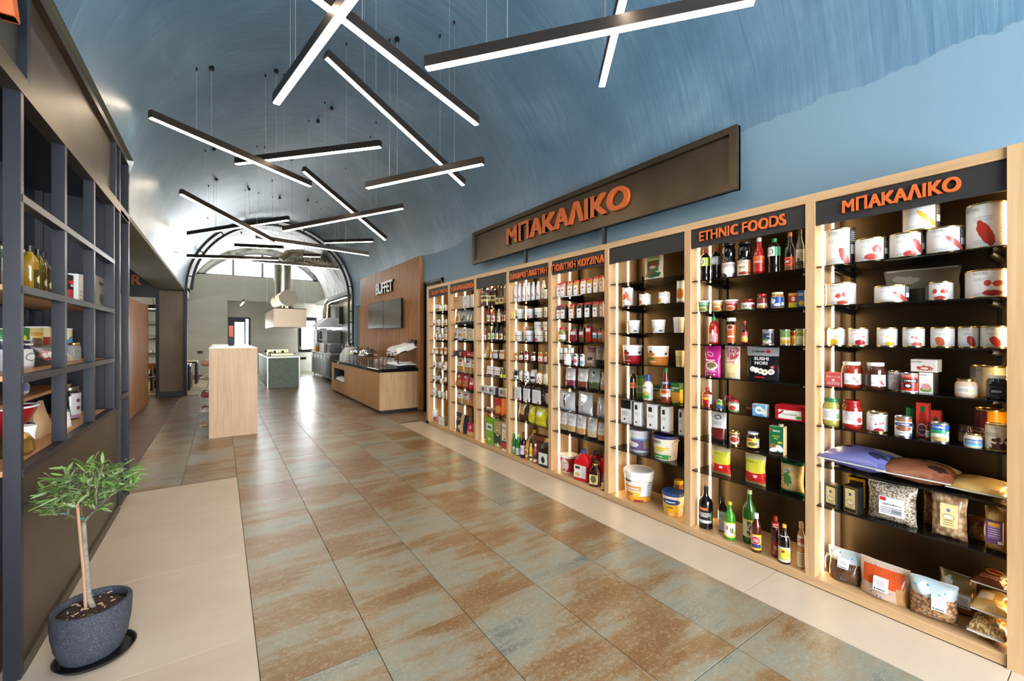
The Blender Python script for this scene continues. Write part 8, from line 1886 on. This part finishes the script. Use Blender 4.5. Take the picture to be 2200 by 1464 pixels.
row(1, 3, cN, [('jar', 120, 166, 1222, 'small jar of pale spread', dict(c=(214, 206, 190), lid=WHITE, m=P(W_, (), .3))), ('jar', 168, 258, 1217, 'jar of yellow peppers', dict(c=(206, 156, 60), lid=WHITE, m=P((232, 226, 220), (), .3), lz=(.1, .45))), ('jar', 259, 323, 1218, 'jar of orange pickles', dict(c=(190, 120, 60), lid=WHITE, m=P((232, 226, 220), (), .3), lz=(.1, .5))), ('jar', 325, 376, 1222, 'jar of brown pickles', dict(c=(176, 110, 60), lid=WHITE, m=P((232, 226, 220), (), .3), lz=(.1, .45)))])
row(1, 4, cO, [('tin', 122, 194, 112, 'white tin with an olive picture', dict(m=ST((120, 110, 50)), dx=.07)), ('tin', 213, 298, 112, 'white tin with a pale picture', dict(m=ST((200, 190, 170)), dx=.08)), ('tin', 300, 342, 114, 'white tin at the bay edge', dict(m=ST((200, 180, 150)), dx=.08)), ('tub', 272, 336, 167, 'small round white pot with red spots', dict(m=P(W_, (('b', .5, .5, .2, .2, 0, 1.0, (180, 40, 60)),), .35), dx=.02))])
row(1, 5, cO, [('tin', 113, 184, 312, 'white tin with black olives', dict(m=ST((40, 36, 36)), dx=.06)), ('jar', 188, 266, 258, 'tall jar of brown pickles', dict(c=(110, 70, 30), lid=M((90, 80, 60), .4), m=P((226, 222, 214), (), .3), lz=(.22, .62), dx=.1)), ('tin', 232, 290, 350, 'small white tin with a yellow picture', dict(m=ST((214, 196, 90)), dx=.03)), ('jar', 296, 342, 268, 'jar of dark pickles at the bay edge', dict(c=(90, 60, 30), lid=M((70, 60, 40), .4), m=P((226, 222, 214), (), .3), lz=(.22, .6), dx=.06))])
row(1, 6, cO, [('tin', a, b, tp, 'plain white tin, %s' % n, dict(m=ST((196, 190, 176)), dx=.06)) for a, b, tp, n in ((126, 203, 484, 'widest of its row'), (206, 256, 524, 'with a gold rim'), (259, 304, 543, 'low'), (312, 342, 524, 'at the bay edge'))])
row(1, 7, cO, [('tin', 120, 214, 785, 'tall white tin with scattered red petals', dict(m=P((230, 230, 230), (('b', .7, .2, .22, .18, 20, 1.8, (190, 90, 80)), ('b', .5, .5, .05, .04, 0, .5, (60, 50, 50))), .28), dx=.04)), ('box', 219, 290, 885, 'white square tin with a black side', dict(m=P((226, 224, 216), (('b', .5, .4, .2, .2, 0, .8, (206, 200, 190)),), .28), side=M((60, 54, 46), .35), d=.1, dx=.03, yaw=.1))])
finish_labels()

# ================================================================== goods on the dark steel rack (front faces the aisle, +x)
def rack_good(kind, u0, u1, v, shelf, desc, sp, X=-0.82):
    """sides seen nearly edge-on: u0..u1 along the rack at depth X."""
    z0 = RZ[shelf]
    ya, yb = onX(u0, v, X)[0], onX(u1, v, X)[0]
    yc = (ya + yb) / 2; W = abs(yb - ya)
    z1 = onX((u0 + u1) / 2, v, X)[1]
    t = thing(NAME[kind], desc, CAT[kind], (X - sp.get('d', .1) / 2, yc, z0), PI / 2 + sp.get('yaw', 0.0))
    H = max(0.04, z1 - z0)
    if kind in ROUND: ROUND[kind](t, sp.get('r', W / 2), H, sp)
    else: {'box': box, 'bag': bag}[kind](t, min(W, sp.get('w', W)), H, sp, sp.get('d', .1))
    if sp.get('name'): t.name = sp['name']
    if sp.get('cat'): t['category'] = sp['cat']
    return t
COF = P((206, 176, 140), (('r', .5, .84, .5, .1, (40, 90, 50)), ('r', .5, .62, .5, .14, (226, 226, 220)), ('b', .7, .25, .3, .2, 0, .9, (60, 120, 50)), ('r', .5, .8, .16, .05, (226, 180, 60))), .5)
rack_good('bag', 56, 74, 536, 2, 'kraft coffee bag with a green and white label', dict(m=COF, d=.1, w=.14, yaw=-.9), -.9)
OIL = dict(p='shoulder', c=(150, 116, 20), al=.8, capc=BLK, r=.036, m=P((60, 50, 20), (('b', .5, .5, .3, .2, 0, .8, (206, 200, 150)),), .3), lz=(.1, .5), lw=.9, d=.07)
rack_good('bot', 76, 92, 530, 2, 'olive oil bottle with a black cap in front', dict(OIL), -.82)
rack_good('bot', 94, 106, 537, 2, 'olive oil bottle with a black cap behind the first', dict(OIL, c=(96, 84, 20)), -.86)
rack_good('bot', 106, 114, 545, 2, 'darker olive oil bottle last of three on the rack', dict(OIL, c=(70, 50, 20)), -.88)
rack_good('bot', 146, 168, 568, 2, 'black squeeze bottle with a red barbecue label', dict(p='squeeze', c=(24, 20, 22), ro=.3, cap='nozzle', capc=BLK, r=.045, m=P((30, 26, 28), (('b', .5, .7, .3, .1, 0, .8, RED), ('r', .5, .2, .5, .18, (150, 50, 50))), .3), lz=(.08, .7), d=.09, t=(('BARBECUE', .5, .42, .4, .05, W_),)), -.82)
rack_good('box', 168, 184, 592, 2, 'white carton beside the barbecue bottle', dict(m=P((226, 222, 214), (('l', .5, .3, .3, .2, 3, GR),), .3), d=.08), -.84)
rack_good('box', 207, 234, 598, 2, 'silver square tin with an olive branch', dict(m=P((170, 158, 140), (('r', .5, .8, .3, .05, (60, 56, 46)), ('b', .5, .3, .3, .16, 0, 1.2, (80, 100, 60)), ('b', .55, .3, .06, .05, 0, .2, (170, 50, 50))), .3, .4), side=STEEL, d=.10), -.82)
SIL = P((206, 206, 208), (('r', .5, .86, .5, .14, (40, 110, 50)), ('b', .5, .78, .26, .08, 0, .3, (206, 190, 60)), ('r', .5, .6, .5, .1, (40, 40, 66)), ('b', .7, .3, .2, .1, 0, .2, (120, 120, 124)), ('b', .7, .3, .15, .07, 0, .2, (206, 206, 208))), .25, .2)
rack_good('bag', 48, 80, 706, 1, 'silver coffee bag with a green top', dict(m=SIL, d=.12, w=.17, yaw=-.5, t=(('espresso', .5, .6, .5, .06, W_),)), -.86)
rack_good('bag', 84, 152, 742, 1, 'black coffee pouch with a red knot emblem', dict(m=P((24, 23, 24), (('b', .3, .5, .16, .26, 0, .1, (170, 36, 40)), ('b', .24, .5, .06, .12, 0, .1, W_), ('b', .36, .5, .06, .12, 0, .1, W_)), .3), seal=BLACK, d=.1, t=(('SIN', .72, .5, .3, .2, W_),)), -.88)
rack_good('tin', 84, 100, 703, 1, 'yellow canister behind the black pouch', dict(m=P((214, 190, 120), (('b', .3, .5, .3, .2, 0, .6, (110, 80, 60)), ('r', .5, .8, .6, .05, (206, 150, 60))), .3), r=.06, rim=WHITE, d=.12), -1.02)
rack_good('tin', 100, 116, 702, 1, 'cream canister with a red scoop picture', dict(m=P((222, 206, 160), (('r', .5, .4, .3, .3, (150, 30, 44)),), .3), r=.06, rim=WHITE, d=.12), -1.02)
rack_good('tin', 145, 165, 706, 1, 'canister with a blue and orange picture', dict(m=P((222, 206, 160), (('b', .5, .45, .36, .3, 0, .5, (80, 150, 190)), ('b', .6, .25, .2, .15, 0, .4, (190, 110, 70))), .3), r=.06, rim=WHITE, d=.12), -.92)
rack_good('jar', 165, 184, 737, 1, 'small clear glass jar behind the rack post', dict(body=GL, lid=GOLD, r=.04, d=.08), -.86)
rack_good('tub', 66, 92, 913, 0, 'small white porcelain cup', dict(m=P((238, 238, 236), (), .2), taper=.7, r=.045, d=.09, name='white_cup', cat='cup', lid=M((238, 238, 236), .2, name='glazed')), -.80)
rack_good('bag', 98, 117, 862, 0, 'folded kraft paper bag', dict(m=P((176, 146, 110), (), .6), seal=M((176, 146, 110), .6), d=.1, w=.2), -.86)
rack_good('bag', 145, 160, 862, 0, 'kraft pouch with a white and blue label', dict(m=P((206, 176, 136), (('r', .5, .45, .4, .3, (226, 226, 222)), ('r', .5, .7, .4, .06, (60, 140, 170))), .4), d=.1, w=.2), -.8)
WB = lambda: P((206, 206, 214), (('b', .3, .7, .1, .08, 0, .1, (90, 60, 90)), ('b', .3, .4, .1, .08, 0, .1, (110, 60, 90)), ('l', .6, .5, .2, .3, 7, GR), ('r', .5, .06, .6, .08, (160, 120, 150))), .3)
rack_good('jar', 148, 166, 822, 0, 'white labelled syrup jar with a black cap, rear', dict(c=(40, 34, 34), lid=STEELD, r=.06, m=WB(), lz=(.04, .8), d=.12), -.98)
rack_good('jar', 162, 185, 830, 0, 'white labelled syrup jar with a dark neck, front', dict(c=(40, 34, 34), lid=STEELD, r=.06, m=WB(), lz=(.04, .8), d=.12), -.86)
t = thing('red_colander', 'red enamel colander with a pale rim on the lowest rack shelf', 'bowl', (-1.02, 3.52, RZ[0] + 0.06))
MB().lathe([(.06, 0), (.1, .02), (.15, .12), (.158, .15), (.15, .15), (.09, .03)], 24, cap1=False).build('bowl', M((150, 24, 30), .25, name='red_enamel'), t)
MB().lathe([(.15, .148), (.164, .152), (.164, .16), (.148, .16)], 24, cap0=False, cap1=False).build('rim', WHITE, t)
MB().lathe([(.07, -.06), (.06, 0)], 16).build('foot', M((150, 24, 30), .25, name='red_enamel'), t)
t = thing('brass_kettle', 'brass kettle with a curved black handle before the colander', 'kettle', (-.87, 3.22, RZ[0]))
MB().lathe([(.06, 0), (.075, .02), (.07, .07), (.05, .11), (.03, .12), (0, .125)], 20).build('body', M((170, 140, 80), .25, .9, name='brass'), t)
MB().tube([(.0, .05, .1), (.02, .12, .14), (.02, .18, .13), (.02, .2, .06)], .009, 8).build('handle', BLACKM, t)
MB().tube([(0, -.06, .05), (0, -.11, .09), (0, -.12, .12)], .009, 8, 0, .006).build('spout', M((170, 140, 80), .25, .9, name='brass'), t)
t = thing('raised_shelf', 'small raised wooden shelf on the lowest rack board', 'shelf', (-1.02, 3.45, RZ[0] + .235))
MB().box(-.14, -.5, 0, .1, 1.0, .02).build('board', SHELFW, t)
for y in (-.48, .98): MB().tube([(.08, y, -.235), (.08, y, 0)], .006, 6).build('leg', STEELD, t)
for k, (x, y, d) in enumerate(((-1.0, 3.75, 'blue and white packet on the raised rack shelf'), (-1.06, 4.0, 'clear crumpled bag on the raised rack shelf'))):
    t = thing('food_bag', d, 'bag', (x, y, RZ[0] + .255), PI / 2)
    bag(t, .16, .12, dict(m=P((206, 210, 222), (('r', .5, .8, .5, .2, (40, 80, 180)), ('b', .5, .4, .3, .2, 0, .6, (70, 110, 190))) if k == 0 else (), .2), d=.08))
t = thing('food_bag', 'clear bag of white sugar on the near end of the rack', 'bag', (-.87, 2.6, RZ[0]), PI / 2)
bag(t, .2, .25, dict(m=P((206, 202, 196), (('r', .5, .8, .5, .2, (150, 40, 40)),), .2), d=.12))
t = thing('food_box', 'kraft box at the near end of the rack', 'box', (-.87, 2.62, RZ[2]), PI / 2)
box(t, .2, .22, dict(m=P((206, 166, 126), (('r', .5, .3, .5, .3, (214, 210, 204)), ('l', .5, .3, .3, .2, 4, GR)), .5), side=M((206, 166, 126), .5)), .12)
t = thing('food_bag', 'silver and green coffee bag at the near end of the rack', 'bag', (-.87, 2.62, RZ[1]), PI / 2)
bag(t, .2, .26, dict(m=P((196, 196, 196), (('r', .5, .85, .5, .15, (30, 90, 40)),), .25), d=.12))

# ================================================================== bags sticking out of the gondola
for k, (u, v, sh, c) in enumerate(((446, 776, 4, (170, 120, 100)), (446, 812, 3, (196, 170, 150)), (444, 842, 2, (130, 50, 60)), (444, 848, 2, (60, 110, 60)), (446, 874, 1, (206, 196, 180)), (440, 905, 1, (140, 84, 50)), (440, 927, 0, (190, 160, 130)))):
    z = GSZ[sh]
    t = thing('food_bag', ('reddish snack bag on the top gondola shelf', 'pale snack bag on the second gondola shelf', 'dark red snack bag sticking out of the middle gondola shelf', 'green snack bag beside the dark red one', 'white snack bag above the brown one', 'brown snack bag sticking out low on the gondola', 'tan snack bag on the lowest gondola shelf')[k], 'bag', (-.165, 8.12 + .22 * (k % 2) + .05 * k, z), -PI / 2, 'snack bags on the gondola')
    flat(t, .2, .09, dict(m=P(c, (('b', .5, .5, .3, .2, 0, .6, (222, 210, 190)),), .22)), .2)
